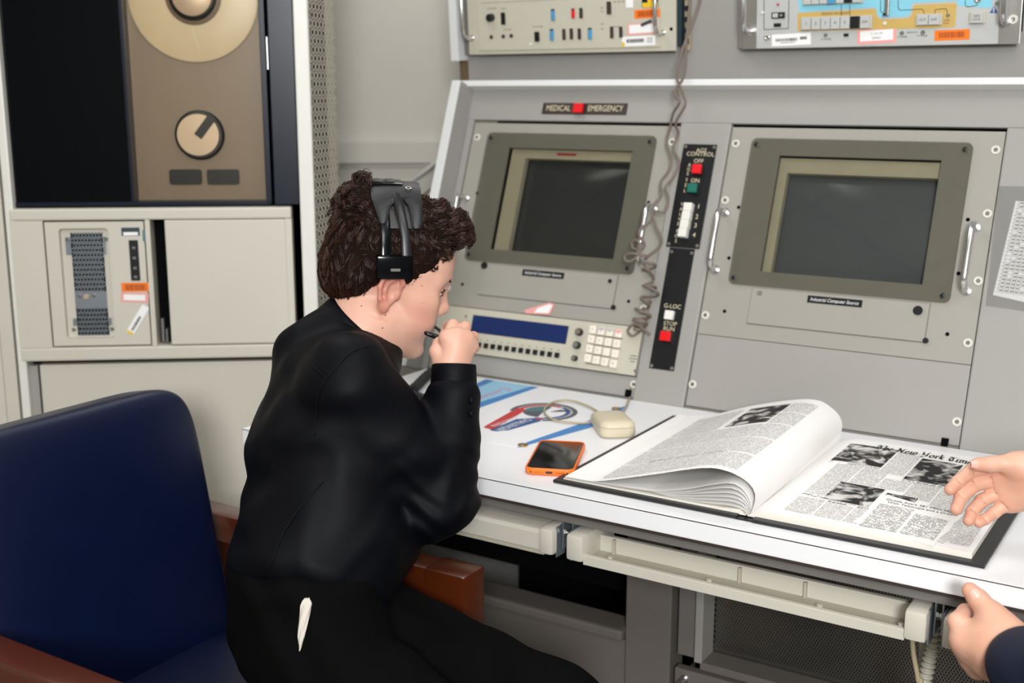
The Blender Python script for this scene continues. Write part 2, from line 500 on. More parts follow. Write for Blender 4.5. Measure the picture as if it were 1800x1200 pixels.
# ================================================================== tape rack
def RK(x, y, d=0.0): return RF.hit(x, y, d)
def quad(F, pts, d=0.0): return [F.hit(x, y, d) for x, y in pts]
rx0, rx1 = RK(3, 120)[0] - 0.012, RK(545, 100)[0]
base = RF.p((rx0 + rx1) / 2, 0, -0.4); base[2] = 0
rack = thing('tape_rack', base, 'tall beige equipment rack with perforated side holding the tape drive, behind the blue chair', 'rack')
px0 = RK(521, 150)[0]
_m = Mesh()
_m.box(RF, px0, rx1, 0, 1.95, -0.03, 0.018, 0.003)
_m.build('front_post', M['white_metal'], rack)
_m = Mesh(); _m.box(RF, rx0, rx0 + 0.016, 0, 1.95, -0.03, 0.018, 0.003); _m.build('front_post', M['white_metal'], rack)
_m = Mesh(); _m.box(RF, rx0, rx1, 1.95, 1.99, -0.78, 0.018, 0.003); _m.build('top_cover', M['white_metal'], rack)
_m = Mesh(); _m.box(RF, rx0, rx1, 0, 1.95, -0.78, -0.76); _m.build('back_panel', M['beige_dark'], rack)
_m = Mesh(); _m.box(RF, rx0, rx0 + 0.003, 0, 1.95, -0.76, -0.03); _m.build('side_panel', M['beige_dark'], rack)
SD_ = math.cos(math.radians(14)) * HF + math.sin(math.radians(14)) * RT
SF = Frame(RF.p(rx1 - 0.001, 0, 0.012), SD_, UP)      # right flank, normal towards the console
pm = perf_panel(SF, 0.004, 0.02, 7, 120, 0.0170, 0.016, 0.0052)
po = pm.build('perforated_panel', M['perf'], rack)
tag(po, 'perforated metal side panel')
_m = Mesh(); _m.box(SF, 0.004, 0.128, 0, 1.95, -0.03, -0.02); _m.build('shade_liner', M['void'], rack)  # near-black sheet that makes the perforations look dark
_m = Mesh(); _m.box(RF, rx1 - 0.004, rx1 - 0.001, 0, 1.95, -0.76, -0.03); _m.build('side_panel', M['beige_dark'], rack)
# blank panel below the drive unit
b0 = RK(52, 640)
_m = Mesh(); _m.box(RF, rx0 + 0.035, px0, 0.05, b0[1] - 0.002, -0.02, 0.0, 0.002); _m.build('blank_panel', M['beige'], rack)
_m = Mesh(); _m.box(RF, rx0 + 0.016, rx0 + 0.03, 0.05, b0[1] - 0.004, -0.02, -0.004); _m.build('gap_strip', M['grey_light'], rack)
_m = Mesh(); _m.box(RF, rx0, px0, 0.0, 0.05, -0.02, 0.0); _m.build('plinth', M['grey_dark'], rack)

# neighbouring rack at the far left
nb = thing('equipment_rack', RF.p(rx0 - 0.35, 0, -0.4) * V(1, 1, 0), 'plain beige rack standing left of the tape rack at the picture edge', 'rack')
_m = Mesh(); _m.box(RF, rx0 - 0.62, rx0 - 0.006, 0, 1.95, -0.75, 0.012, 0.004); _m.build('cabinet_body', M['beige'], nb)
_m = Mesh(); _m.box(RF, rx0 - 0.6, rx0 - 0.03, 0.1, 1.9, 0.012, 0.018, 0.003); _m.build('front_panel', M['beige'], nb)

# --- tape drive
tdz = RK(240, 356)[1]
td = thing('tape_drive', RF.p(-0.47, tdz, -0.2), 'black upright tape drive with brown tinted window in the tape rack', 'tape drive')
dx0, dx1 = rx0 + 0.017, px0 - 0.001
_m = Mesh(); _m.box(RF, dx0, dx1, tdz - 0.008, 1.93, -0.35, -0.04); _m.build('case', M['void'], td)
wx0, wx1 = RK(226, 180)[0], RK(461, 180)[0]
wz0, wz1 = tdz + 0.002, 1.86
_m = Mesh()
for a0, a1, c0, c1 in ((wx1, wx1 + 0.011, tdz - 0.006, 1.93), (dx0, wx1 + 0.011, tdz - 0.006, wz0), (wx0, wx1, wz1, 1.93)):
    _m.box(RF, a0, a1, c0, c1, -0.04, 0.004, 0.001)
_m.build('window_frame', M['navy_frame'], td)
_m = Mesh(); _m.box(RF, wx1 + 0.016, dx1, tdz - 0.006, 1.93, -0.04, 0.006, 0.002); _m.build('door_edge', M['navy_frame'], td)
_m = Mesh(); _m.box(RF, wx1 + 0.0125, wx1 + 0.0145, tdz + 0.25, tdz + 0.31, -0.02, 0.002); _m.build('hinge_pin', M['alu'], td)
_m = Mesh(); _m.box(RF, dx0, wx0 - 0.006, tdz - 0.006, 1.93, -0.04, 0.0, 0.002); _m.build('black_door', M['blackgloss'], td)
_m = Mesh(); _m.box(RF, wx0 - 0.006, wx0, tdz - 0.006, 1.93, -0.04, 0.004, 0.001); _m.build('window_stile', M['navy_frame'], td)
_m = Mesh(); _m.box(RF, wx0, wx1, wz0, wz1, -0.046, -0.036); _m.build('tape_deck_plate', M['brown_panel'], td)
hx, hz = RK(338, -7, -0.02)
rr_ = hz - RK(342, 109, -0.02)[1]
reel = Mesh()
reel.lathe(Frame(RF.p(hx, hz, -0.034), RR, UP), 0, 0, [(rr_, 0), (rr_, 0.003), (rr_ - 0.004, 0.004), (0.05, 0.004)], 64)
reel = reel.build('reel', M['reel'], td, auto=35)
_m = Mesh(); _m.lathe(Frame(RF.p(hx, hz, -0.030), RR, UP), 0, 0, [(0.052, 0), (0.052, 0.004), (0.046, 0.005)], 40); _m.build('tape_pack', M['reel_tape'], reel, auto=35)
_m = Mesh(); _m.lathe(Frame(RF.p(hx, hz, -0.025), RR, UP), 0, 0, [(0.044, 0), (0.044, 0.008), (0.040, 0.010)], 40); _m.build('hub_ring', M['black'], reel, auto=35)
_m = Mesh(); _m.lathe(Frame(RF.p(hx, hz, -0.016), RR, UP), 0, 0, [(0.037, 0), (0.037, 0.004), (0.035, 0.005)], 40); _m.build('hub_cap', M['bronze'], reel, auto=35)
_m = Mesh(); a, b = RK(344, 68, -0.03)
_m.box(Frame(RF.p(a, b, -0.0299), RR * 0.96 + UP * 0.28, UP * 0.96 - RR * 0.28), -0.001, 0.001, -0.02, 0.02, 0, 0.0006); _m.build('white_mark', M['cream_text'], reel)
kx, kz = RK(350, 237, -0.02)
kr = (RK(395, 237)[0] - RK(307, 237)[0]) / 2
knob = Mesh(); KF = Frame(RF.p(kx, kz, -0.036), RR, UP)
knob.lathe(KF, 0, 0, [(kr, 0), (kr, 0.012), (kr * 0.93, 0.015), (kr * 0.86, 0.015)], 48)
knob = knob.build('knob_rim', M['black'], td, auto=35)
_m = Mesh(); _m.lathe(Frame(RF.p(kx - 0.002, kz, -0.022), RR, UP), 0, 0, [(kr * 0.86, 0), (kr * 0.84, 0.003), (0.001, 0.0035)], 48); _m.build('knob_face', M['bronze'], knob, auto=35)
q = math.radians(52)
_m = Mesh(); _m.box(Frame(RF.p(kx, kz, -0.0195), RR * math.cos(q) + UP * math.sin(q), UP * math.cos(q) - RR * math.sin(q)), -0.004, kr * 0.95, -0.0085, 0.0085, 0, 0.002, 0.0005); _m.build('pointer_bar', M['black'], knob)
for x in (326, 392):
    a, b = RK(x, 311, -0.03)
    _m = Mesh(); _m.prism(RF, rrect(a - 0.031, a + 0.031, b - 0.0145, b + 0.0145, 0.005), -0.036, -0.031); _m.build('rocker_button', M['black'], td)
_m = Mesh(); _m.box(RF, wx0, wx1, wz0, wz1, -0.004, -0.001); _m.build('tinted_window', M['brownglass'], td)

# --- disk unit below
ux0, uz1 = RK(20, 366); ux1, _ = RK(513, 361); _, uz0 = RK(250, 628)
du = thing('disk_unit', RF.p((ux0 + ux1) / 2, uz0, -0.1), 'wide beige drive unit with grey metal grille below the tape drive', 'disk unit')
def rect(F, x0, y0, x1, y1, d=0.0):
    a0, b1 = F.hit(x0, y0, d); a1, b0 = F.hit(x1, y1, d)
    return a0, a1, b0, b1
UFD = 0.02
g0, g1, gz0, gz1 = rect(RF, 74, 388, 268, 608, UFD)
s0, s1 = RK(281, 490, UFD)[0] - 0.013, RK(281, 490, UFD)[0] + 0.014
d0, d1 = s1 + 0.001, ux1 - 0.012
fr = Mesh()
fr.box(RF, ux0, ux1, gz1, uz1, -0.02, UFD, 0.004)
fr.box(RF, ux0, ux1, uz0, gz0, -0.02, UFD, 0.004)
fr.box(RF, ux0, g0, gz0, gz1, -0.02, UFD - 0.0005)
fr.box(RF, g1, s0, gz0, gz1, -0.02, UFD - 0.0005)
fr.box(RF, d1, ux1, gz0, gz1, -0.02, UFD - 0.0005)
fr.build('surround', M['beige'], du)
_m = Mesh(); _m.box(RF, ux0 + 0.01, ux1 - 0.01, uz0 + 0.004, uz1 - 0.004, -0.3, -0.021); _m.build('case', M['void'], du)
_m = Mesh(); _m.box(RF, d0, d1, gz0 + 0.002, gz1 - 0.001, -0.01, UFD + 0.001, 0.002); dr = _m.build('blank_door', M['beige'], du)
_m = Mesh(); _m.box(RF, s0 + 0.006, s0 + 0.011, gz0 + 0.004, gz0 + 0.05, -0.012, 0.0); _m.box(RF, s0 + 0.015, s0 + 0.018, gz0 + 0.004, gz0 + 0.03, -0.012, 0.004); _m.build('inner_connector', M['grey_dark'], du)
# grille panel: plate with a rounded recess
e = 0.003
i0, i1, iz0, iz1 = rect(RF, 102, 402, 203, 594, UFD)
inner = rrect(i0, i1, iz0, iz1, 0.007, 5)
outer = []
for a, b in inner:
    outer.append((g0 + e if a < (i0 + i1) / 2 else g1 - e, gz0 + e if b < (iz0 + iz1) / 2 else gz1 - e))
gp = Mesh(); gp.ring(RF, outer, inner, -0.004, UFD - 0.002)
gp.prism(RF, inner, -0.006, 0.004)
gp = gp.build('grille_panel', M['beige'], du)
tag(gp, 'beige front panel with a rounded recess')
pw = RK(182, 500, 0.004)[0] - RK(126, 500, 0.004)[0]
pc = (RK(155, 408, 0.004)[0] + RK(162, 588, 0.004)[0]) / 2
z1, z0 = RK(153, 409, 0.004)[1], RK(165, 589, 0.004)[1]
plate_solid_z = (RK(160, 541, 0.004)[1], RK(160, 512, 0.004)[1])
ny1 = 12; h1 = z1 - plate_solid_z[1]
pm = perf_panel(Frame(RF.p(pc - pw / 2, plate_solid_z[1], 0.006), RR, UP), 0, 0, 9, ny1, pw / 9.5, h1 / ny1, 0.0027)
pm.build('upper_grille', M['zinc'], du)
h2 = plate_solid_z[0] - z0
pm = perf_panel(Frame(RF.p(pc - pw / 2, z0, 0.006), RR, UP), 0, 0, 9, 6, pw / 9.5, h2 / 6, 0.0028)
pm.build('lower_grille', M['zinc'], du)
_m = Mesh(); _m.box(RF, pc - pw / 2, pc + pw / 2, z0, z1, 0.0042, 0.0048); _m.build('grille_backing', M['void'], du)
_m = Mesh(); _m.box(RF, pc - pw / 2, pc + pw / 2, plate_solid_z[0], plate_solid_z[1], 0.0045, 0.0065)
_m.build('grille_plate', M['zinc'], du)
_m = Mesh(); _m.box(RF, pc - pw / 2 - 0.01, pc - pw / 2, z1 - 0.042, z1 - 0.008, 0.0045, 0.0065); _m.box(RF, pc + pw / 2, pc + pw / 2 + 0.005, z1 - 0.042, z1 - 0.008, 0.0045, 0.0065)
_m.build('grille_tab', M['zinc'], du)['kind'] = 'stuff'; _m = Mesh()
_m.box(RF, pc - pw / 2 - 0.007, pc - pw / 2, z0 + 0.02, z0 + 0.034, 0.0045, 0.0065); _m.box(RF, pc + pw / 2, pc + pw / 2 + 0.006, z0 + 0.02, z0 + 0.034, 0.0045, 0.0065)
_m.build('grille_tab', M['zinc'], du)['kind'] = 'stuff'
for x, y in ((119, 421), (186, 420), (130, 579), (197, 578), (140, 520), (165, 519)):
    inst(SMALL_SCREW, 'small_screw', du, fmat(RF, *RK(x, y, 0.0066), 0.0066) @ Matrix.Scale(1.15, 4))
_m = Mesh(); a, b = RK(152, 521, 0.0066); _m.cyl(RF, a, b, 0.005, 0.0065, 0.0095, 18); _m.cyl(RF, a, b, 0.0025, 0.0095, 0.0105, 12); _m.build('lock', M['bronze'], du, auto=40)
def sticker(F, x0, y0, x1, y1, d, name, m, parent, rot=0.0, label=None):
    a0, a1, c0, c1 = rect(F, x0, y0, x1, y1, d)
    ca, cb = (a0 + a1) / 2, (c0 + c1) / 2; w, h = (a1 - a0) / 2, (c1 - c0) / 2
    FF = Frame(F.p(ca, cb, 0), F.ax * math.cos(rot) + F.ay * math.sin(rot), F.ay * math.cos(rot) - F.ax * math.sin(rot))
    ms = Mesh(); ms.box(FF, -w, w, -h, h, d, d + 0.0004)
    o = ms.build(name, m, parent)
    if label: tag(o, label)
    return o, FF, w, h
def bars(FF, d, a0, a1, b0, b1, n, name, m, parent, fill=0.6, seed=1):
    r = random.Random(seed); ms = Mesh(); st = (a1 - a0) / n
    for i in range(n):
        ww = st * (0.35 + 0.5 * r.random()) * fill / 0.6
        ms.box(FF, a0 + i * st, a0 + i * st + ww, b0, b1, d, d + 0.0002)
    return ms.build(name, m, parent)
dd = UFD - 0.0018
o, FF, w, h = sticker(RF, 213, 400, 246, 414, dd, 'rating_label', M['teal'], du, label='dark green rating label')
_m = Mesh(); _m.box(FF, -w * 0.8, w * 0.8, -h * 0.9, -h * 0.1, dd + 0.0004, dd + 0.0008); _m.build('white_field', M['white_st'], o)
o, FF, w, h = sticker(RF, 226, 422, 247, 493, dd, 'indicator_strip', M['black'], du, label='black indicator strip')
_m = Mesh()
for k in (0.62, 0.12, -0.38, -0.82): _m.box(FF, -w * 0.35, w * 0.35, h * k - 0.002, h * k + 0.0025, dd + 0.0004, dd + 0.0007)
_m.build('legend', M['grey_text'], o)
o, FF, w, h = sticker(RF, 250, 404, 257, 424, dd, 'tape_scrap', M['print_teal'], du, label='scrap of teal tape')
o, FF, w, h = sticker(RF, 213, 497, 264, 512, dd, 'orange_sticker', M['orange_st'], du, label='orange barcode sticker')
bars(FF, dd + 0.0004, -w * 0.75, w * 0.75, -h * 0.65, h * 0.65, 22, 'barcode', M['orange_bar'], o, 0.8)
o, FF, w, h = sticker(RF, 212, 515, 262, 531, dd, 'pink_sticker', M['pink'], du, -0.05, 'pink edged sticker')
_m = Mesh(); _m.box(FF, -w * 0.8, w * 0.75, -h * 0.55, h * 0.65, dd + 0.0004, dd + 0.0007); wf = _m.build('white_field', M['white_st'], o)
o, FF, w, h = sticker(RF, 212, 556, 272, 568, dd, 'white_sticker', M['white_st'], du, math.radians(57), 'slanted white barcode sticker')
bars(FF, dd + 0.0004, -w * 0.75, w * 0.3, -h * 0.5, h * 0.2, 26, 'barcode', M['ink'], o, seed=3)
_m = Mesh(); _m.box(FF, -w, -w * 0.85, -h * 0.9, h * 0.9, dd + 0.0004, dd + 0.0007); _m.build('yellow_corner', M['yellow'], o)
# edges of the grille panel: dark joint already left open against the case

# cables on the back wall
_m = Mesh(); _m.tube(bez([WBF.p(-0.30, 1.02, 0.012), WBF.p(-0.12, 1.03, 0.012), WBF.p(-0.02, 1.055, 0.012), WBF.p(0.05, 1.10, 0.035), WBF.p(0.13, 1.165, 0.045), WBF.p(0.22, 1.21, 0.05)]), 0.006, 8)
tag(_m.build('wall_cable', M['whitecable'], smooth=True), 'thick white cable slanting across the back wall behind the console', 'cable')
_m = Mesh(); _m.tube(bez([WBF.p(0.0, 1.0, 0.01), WBF.p(0.08, 1.06, 0.012), WBF.p(0.12, 1.10, 0.034), WBF.p(0.22, 1.16, 0.04)]), 0.003, 8)
tag(_m.build('thin_cable', M['cord'], smooth=True), 'thin grey brown cable below the white cable on the back wall', 'cable')

# ================================================================== worktop
wt = thing('worktop', (-0.5, 1.7, DESK_Z - 0.028), 'long white laminate desk top along the console carrying the open book', 'worktop')
WX0, WX1, WY0, WY1 = -1.448, 0.5, 1.424, 1.958
_m = Mesh(); bx(_m, WX0, WX1, WY0, WY1, DESK_Z - 0.028, DESK_Z, 0.0012); _m.build('slab', M['laminate'], wt)
_m = Mesh(); bx(_m, WX0, WX1, WY0 - 0.0003, WY0 + 0.0006, DESK_Z - 0.0022, DESK_Z - 0.0008); bx(_m, WX0 - 0.0003, WX0 + 0.0006, WY0, WY1, DESK_Z - 0.0022, DESK_Z - 0.0008)
_m.build('edge_seam', M['brownline'], wt)
_m = Mesh(); bx(_m, WX0 + 0.01, WX1, WY0 + 0.004, WY0 + 0.012, DESK_Z - 0.034, DESK_Z - 0.028); _m.build('under_seam', M['brownline'], wt)

# ================================================================== console
con = thing('control_console', (-0.5, 2.1, 0), 'large grey control console with sloping instrument face behind the white desk', 'console')
PX = PF.hit
aL0, aL1 = -1.4449, -0.9654     # left bay
aR0, aR1 = -0.8596, -0.3733     # right bay
STOP = 0.541
XE = 0.5
CH = 0.055
_m = Mesh()
_m.box(PF, -1.50, XE, STOP + 0.0025, 0.613, -0.01, 0.0, 0.002); _m.build('fascia', M['grey'], con)
_m = Mesh(); _m.box(PF, aL1 + 0.001, aR0 - 0.001, -0.002, STOP + 0.002, -0.012, 0.003, 0.003); _m.build('centre_post', M['grey'], con)
_m = Mesh(); _m.box(PF, aR1 + 0.001, XE, -0.002, STOP + 0.002, -0.012, 0.003, 0.003); _m.build('right_facing', M['grey'], con)
_m = Mesh(); _m.box(PF, -1.462, aL0 - 0.002, -0.002, STOP + 0.002, -0.03, 0.001); _m.build('left_stile', M['grey'], con)
# end cheek with a white edge
ck = Mesh()
ck.box(PF, -1.482, -1.463, -0.005, 0.611, -0.03, CH - 0.002)
ck.build('end_cheek', M['grey'], con)
ck = Mesh(); ck.box(PF, -1.4835, -1.4625, -0.005, 0.611, CH - 0.002, CH + 0.001, 0.001); ck.box(PF, -1.4845, -1.4815, -0.005, 0.61, -0.03, CH); ck.build('cheek_edge', M['trim'], con)
hd = Mesh(); hd.box(PF, -1.4835, XE, 0.6085, 0.621, 0.0, 0.028, 0.001); hd.build('hood', M['trim'], con)
hd = Mesh(); hd.box(PF, -1.4835, XE, 0.612, 0.619, -0.16, 0.0); hd.build('hood_top', M['grey'], con)
# carcass behind the face
cc = Mesh()
cc.prism(Frame((-1.462, 0, 0), (0, 1, 0), (0, 0, 1)), [(2.09, 0.70), (2.56, 0.70), (2.56, 1.32), (2.285, 1.32)], 0, XE + 1.462)
cc.build('carcass', M['grey_dark'], con)
# blank panels under the instruments
s0b = PX(900, 632)[1]
_m = Mesh(); _m.box(PF, aL0, aL1, 0.004, 0.043, -0.012, -0.004, 0.001); _m.build('blank_panel', M['grey'], con)
_m = Mesh(); _m.box(PF, aR0 + 0.001, aR1 - 0.001, 0.004, 0.1385, -0.012, -0.002, 0.001); rb = _m.build('blank_panel', M['grey_light'], con)
tag(rb, 'paler blank panel below the right monitor')
_m = Mesh(); _m.box(PF, aL0, aL1, -0.01, 0.003, -0.012, 0.0); _m.box(PF, aR0, aR1, -0.01, 0.003, -0.012, 0.001); _m.build('toe_strip', M['grey_dark'], con)
for x, y in ((1217, 675), (1682, 741)):
    inst(SCREW, 'screw', con, fmat(PF, *PX(x, y), -0.002))
for x, y in ((1104, 690), (1661, 776)):
    a, b = PX(x, y); _m = Mesh(); _m.box(PF, a - 0.0055, a + 0.0055, b - 0.008, b + 0.006, -0.004, 0.0015); _m.build('edge_notch', M['void'], con)
inst(SCREW, 'screw', con, fmat(PF, *PX(1113, 675), -0.004))
# dark joint above the bays
# upper rack housing
_m = Mesh(); _m.box(UF, -1.535, -1.514, -0.065, -0.012, -0.06, -0.028); _m.build('corner_block', M['reel_tape'], con)
_m = Mesh(); _m.box(UF, -1.513, XE, -0.065, 0.02, -0.06, -0.03); _m.build('upper_band', M['grey'], con)
_m = Mesh(); _m.box(UF, -0.992, -0.875, 0.02, 0.30, -0.06, -0.03); _m.build('upper_divider', M['grey'], con)
_m = Mesh(); _m.box(UF, -0.374, XE, 0.0, 0.30, -0.06, -0.03); _m.build('upper_facing', M['grey'], con)
_m = Mesh(); _m.box(UF, -1.535, -1.515, -0.012, 0.30, -0.36, 0.004, 0.001); _m.build('upper_cheek', M['trim'], con)
_m = Mesh(); _m.box(UF, -1.535, XE, 0.30, 0.32, -0.36, 0.004); _m.build('upper_cover', M['grey'], con)
_m = Mesh(); _m.box(UF, -1.514, XE, -0.064, 0.30, -0.36, -0.34); _m.build('upper_back', M['grey_dark'], con)
_m = Mesh(); _m.box(UF, -1.514, -1.497, 0.0, 0.30, -0.06, -0.02); _m.build('upper_stile', M['grey_dark'], con)
_m = Mesh(); _m.box(UF, -0.876, -0.866, 0.003, 0.30, -0.06, -0.012); _m.build('upper_stile', M['alu'], con)
# lower cabinet
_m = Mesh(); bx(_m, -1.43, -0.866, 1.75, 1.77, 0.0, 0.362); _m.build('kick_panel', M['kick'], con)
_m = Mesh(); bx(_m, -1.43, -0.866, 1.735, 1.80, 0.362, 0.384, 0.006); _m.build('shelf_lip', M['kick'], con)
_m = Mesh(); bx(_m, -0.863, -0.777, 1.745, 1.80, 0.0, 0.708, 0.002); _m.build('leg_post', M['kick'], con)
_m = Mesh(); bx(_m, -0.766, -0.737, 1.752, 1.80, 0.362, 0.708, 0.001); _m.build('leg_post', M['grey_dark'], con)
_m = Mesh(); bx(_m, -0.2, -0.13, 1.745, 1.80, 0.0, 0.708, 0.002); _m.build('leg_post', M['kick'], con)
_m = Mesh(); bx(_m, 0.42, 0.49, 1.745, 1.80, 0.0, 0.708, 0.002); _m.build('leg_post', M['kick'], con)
_m = Mesh(); bx(_m, -1.446, -1.432, 1.47, 2.5, 0.0, 0.70, 0.001); _m.build('end_panel', M['grey'], con)
_m = Mesh(); bx(_m, 0.49, 0.5, 1.47, 2.5, 0.0, 0.70, 0.001); _m.build('end_panel', M['grey'], con)
_m = Mesh(); bx(_m, -1.43, 0.49, 2.30, 2.32, 0.0, 0.70); _m.build('rear_panel', M['void'], con)
_m = Mesh(); bx(_m, WX0 + 0.02, XE, 1.436, 1.452, 0.692, 0.7055); bx(_m, WX0 + 0.02, XE, 1.452, 1.95, 0.703, 0.7055); _m.build('desk_beam', M['grey_dark'], con)
_m = Mesh()
for z, x0, x1 in ((0.455, -1.40, -0.95), (0.49, -1.4, -1.12), (0.52, -1.05, -0.92)): bx(_m, x0, x1, 1.88, 1.886, z, z + 0.003)
_m.build('inner_rack', M['black'], con)['kind'] = 'stuff'
_m = Mesh(); bx(_m, -1.42, -0.87, 1.888, 1.90, 0.385, 0.66); _m.build('shade_board', M['void'], con)  # near-black board put in place of the shade inside the opening
_m = Mesh(); bx(_m, -1.431, -1.427, 1.475, 2.29, 0.385, 0.70); _m.build('shade_liner', M['void'], con)  # near-black sheet added so the end panel's inside looks unlit
# mesh screen in its frame
_m = Mesh(); bx(_m, -0.734, -0.720, 1.748, 1.80, 0.345, 0.66, 0.002); sc = _m.build('screen_stile', M['grey_light'], con)
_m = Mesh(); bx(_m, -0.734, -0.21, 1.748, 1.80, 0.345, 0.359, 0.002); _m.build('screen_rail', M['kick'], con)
pm = perf_panel(Frame((-0.720, 1.80, 0.359), (1, 0, 0), (0, 0, 1)), 0, 0, 102, 61, 0.0050, 0.0049, 0.0016)
po = pm.build('wire_screen', M['steel'], con); po['kind'] = 'stuff'; po['label'] = 'dark perforated metal screen'
_m = Mesh(); bx(_m, -0.72, -0.21, 1.815, 1.82, 0.359, 0.66); _m.build('screen_backing', M['void'], con)
# low unit under the screen
lo = thing('amplifier_unit', (-0.5, 1.9, 0.14), 'low grey rack unit with vent slots under the wire screen', 'rack unit')
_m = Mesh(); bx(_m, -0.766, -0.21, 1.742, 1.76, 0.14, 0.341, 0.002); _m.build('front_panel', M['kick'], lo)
_m = Mesh(); bx(_m, -0.75, -0.22, 1.76, 2.1, 0.15, 0.335); _m.build('case', M['grey_dark'], lo)
LFm = Frame((0, 1.742, 0), (1, 0, 0), (0, 0, 1))
pull_handle(LFm, -0.747, 0.2, 0.325, 0.03, 0.005, lo)
_m = Mesh()
for i in range(16): _m.box(LFm, -0.69 + i * 0.026, -0.69 + i * 0.026 + 0.012, 0.2, 0.312, 0.0002, 0.001)
_m.build('vent_slots', M['void'], lo)
_m = Mesh(); _m.box(LFm, -0.70, -0.25, 0.19, 0.322, -0.001, 0.0006); _m.build('vent_field', M['grey_dark'], lo)
# ================================================================== monitors
def make_monitor(a0, a1, label, side):
    t = thing('rack_monitor', PF.p((a0 + a1) / 2, 0.2, -0.1), label, 'monitor', 'rack monitors in the console')
    b0, b1 = 0.1395, STOP - 0.004
    ac = (a0 + a1) / 2
    A0, A1, B0, B1 = ac - 0.1985, ac + 0.1945, 0.2375, 0.5155       # acrylic sheet
    o0, o1, q0, q1 = ac - 0.1425, ac + 0.1455, 0.266, 0.485          # opening behind it
    inner = [(o1, q1), (o0, q1), (o0, q0), (o1, q0)]
    outer = [(a1 - 0.001, b1), (a0 + 0.001, b1), (a0 + 0.001, b0), (a1 - 0.001, b0)]
    ms = Mesh(); ms.ring(PF, outer, inner, -0.006, -0.002)
    tag(ms.build('mounting_panel', M['grey_panel'], t), 'grey rack panel with a rectangular opening')
    ms = Mesh(); ms.ring(PF, [(o1 + .004, q1 + .004), (o0 - .004, q1 + .004), (o0 - .004, q0 - .004), (o1 + .004, q0 - .004)], inner, -0.034, -0.006)
    ms.build('opening_liner', M['black'], t)
    # cathode tube set back in the opening, its cream surround showing on two sides
    ox, oy = ((0.0, 0.0) if side == 'L' else (-0.012, -0.008))
    T0, T1, S0, S1 = (ac - 0.104, ac + 0.20, 0.262, 0.466) if side == 'L' else (ac - 0.126, ac + 0.20, 0.225, 0.455)
    ms = Mesh()
    ms.ring(PF, [(T1 + .04, S1 + .028), (T0 - .035, S1 + .028), (T0 - .035, S0 - .035), (T1 + .04, S0 - .035)], [(T1, S1), (T0, S1), (T0, S0), (T1, S0)], -0.026, -0.012)
    ms.build('tube_surround', M['crt_bezel'], t)
    n = 15; P = np.zeros((n, n, 3))
    for i in range(n):
        for j in range(n):
            u, w = j / (n - 1), i / (n - 1)
            bul = 0.016 * (1 - (2 * u - 1) ** 2) * (1 - (2 * w - 1) ** 2)
            P[i, j] = PF.p(T0 - 0.004 + (T1 - T0 + 0.008) * u, S0 - 0.004 + (S1 - S0 + 0.008) * w, -0.031 + bul)
    ms = Mesh(); ms.grid(P); ms.build('screen', M['crt'] if side == 'R' else M['crt_dark'], t, smooth=True)
    if side == 'L':
        ms = Mesh(); ms.box(PF, ac - 0.03, ac + 0.015, S1 + 0.008, S1 + 0.013, -0.012, -0.0115); ms.build('red_marking', M['print_red'], t)
    ms = Mesh(); ms.prism(PF, rrect(A0, A1, B0, B1, 0.011, 6), -0.0015, 0.0035)
    tag(ms.build('acrylic_sheet', M['acrylic'], t), 'smoked see-through sheet with rounded corners')
    for a in (A0 + 0.010, A1 - 0.012):
        for b in (B0 + 0.012, B1 - 0.012):
            inst(DARK_SCREW, 'dark_screw', t, fmat(PF, a, b, 0.0036))
    # flap below
    d0, d1, e0, e1 = ac - 0.1505, ac + 0.163, 0.1685, 0.2345
    ms = Mesh(); ms.box(PF, d0, d1, e0, e1, -0.002, 0.0005, 0.0004); fl = ms.build('access_flap', M['grey_panel'], t)
    ms = Mesh(); ms.box(PF, d0 - 0.0012, d1 + 0.0012, e0 - 0.0016, e1 + 0.001, -0.0022, -0.0016); ms.build('flap_joint', M['grey_dark'], t)
    n0, n1 = (ac - 0.046, ac + 0.051) if side == 'R' else (ac - 0.052, ac + 0.045)
    ms = Mesh(); ms.box(PF, n0, n1, 0.2165, 0.2295, 0.0005, 0.0012); lb = ms.build('name_label', M['black'], fl)
    ms = Mesh(); put_text(ms, PF, 'Industrial Computer Source', (n0 + n1) / 2, 0.223, 0.0088, 0.0014, sx=0.86 * (n1 - n0) / 0.097, shear=0.2); ms.build('lettering', M['white_text'], fl)['kind'] = 'stuff'
    if side == 'R':
        ms = Mesh(); ms.lathe(PF, ac + 0.146, 0.2205, [(0.0078, 0), (0.0078, 0.004), (0.006, 0.0055)], 20); ms.build('flap_knob', M['black'], t, auto=40)
        ms = Mesh(); ms.box(PF, ac - 0.140, ac - 0.131, 0.2205, 0.2295, 0.0005, 0.001); ms.build('maker_badge', M['grey_text'], fl)
    else:
        ms = Mesh(); ms.lathe(PF, ac - 0.146, 0.2295, [(0.0072, 0), (0.0072, 0.004), (0.006, 0.0055)], 20); ms.build('flap_knob', M['black'], t, auto=40)
        ms = Mesh(); ms.cyl(PF, ac + 0.149, 0.2215, 0.004, 0.0004, 0.003, 12); ms.build('flap_stud', M['black'], t)
    ms = Mesh(); ms.cyl(PF, ac + 0.1655, 0.171, 0.0048, -0.0015, 0.002, 14); ms.build('flap_latch', M['black'], t)
    pull_handle(PF, a0 + 0.0155, 0.262, 0.372, 0.034, 0.0055, t)
    pull_handle(PF, a1 - 0.0250, 0.262, 0.372, 0.034, 0.0055, t)
    for b, k in ((0.505, 0), (0.395, 0.004), (0.175, 0.004)):
        for a in (a0 + 0.0125 - (k and 0.002), a1 - 0.0125 + (k and 0.002)):
            if side == 'L' and b == 0.395: continue
            inst(SCREW, 'screw', t, fmat(PF, a, b, -0.002))
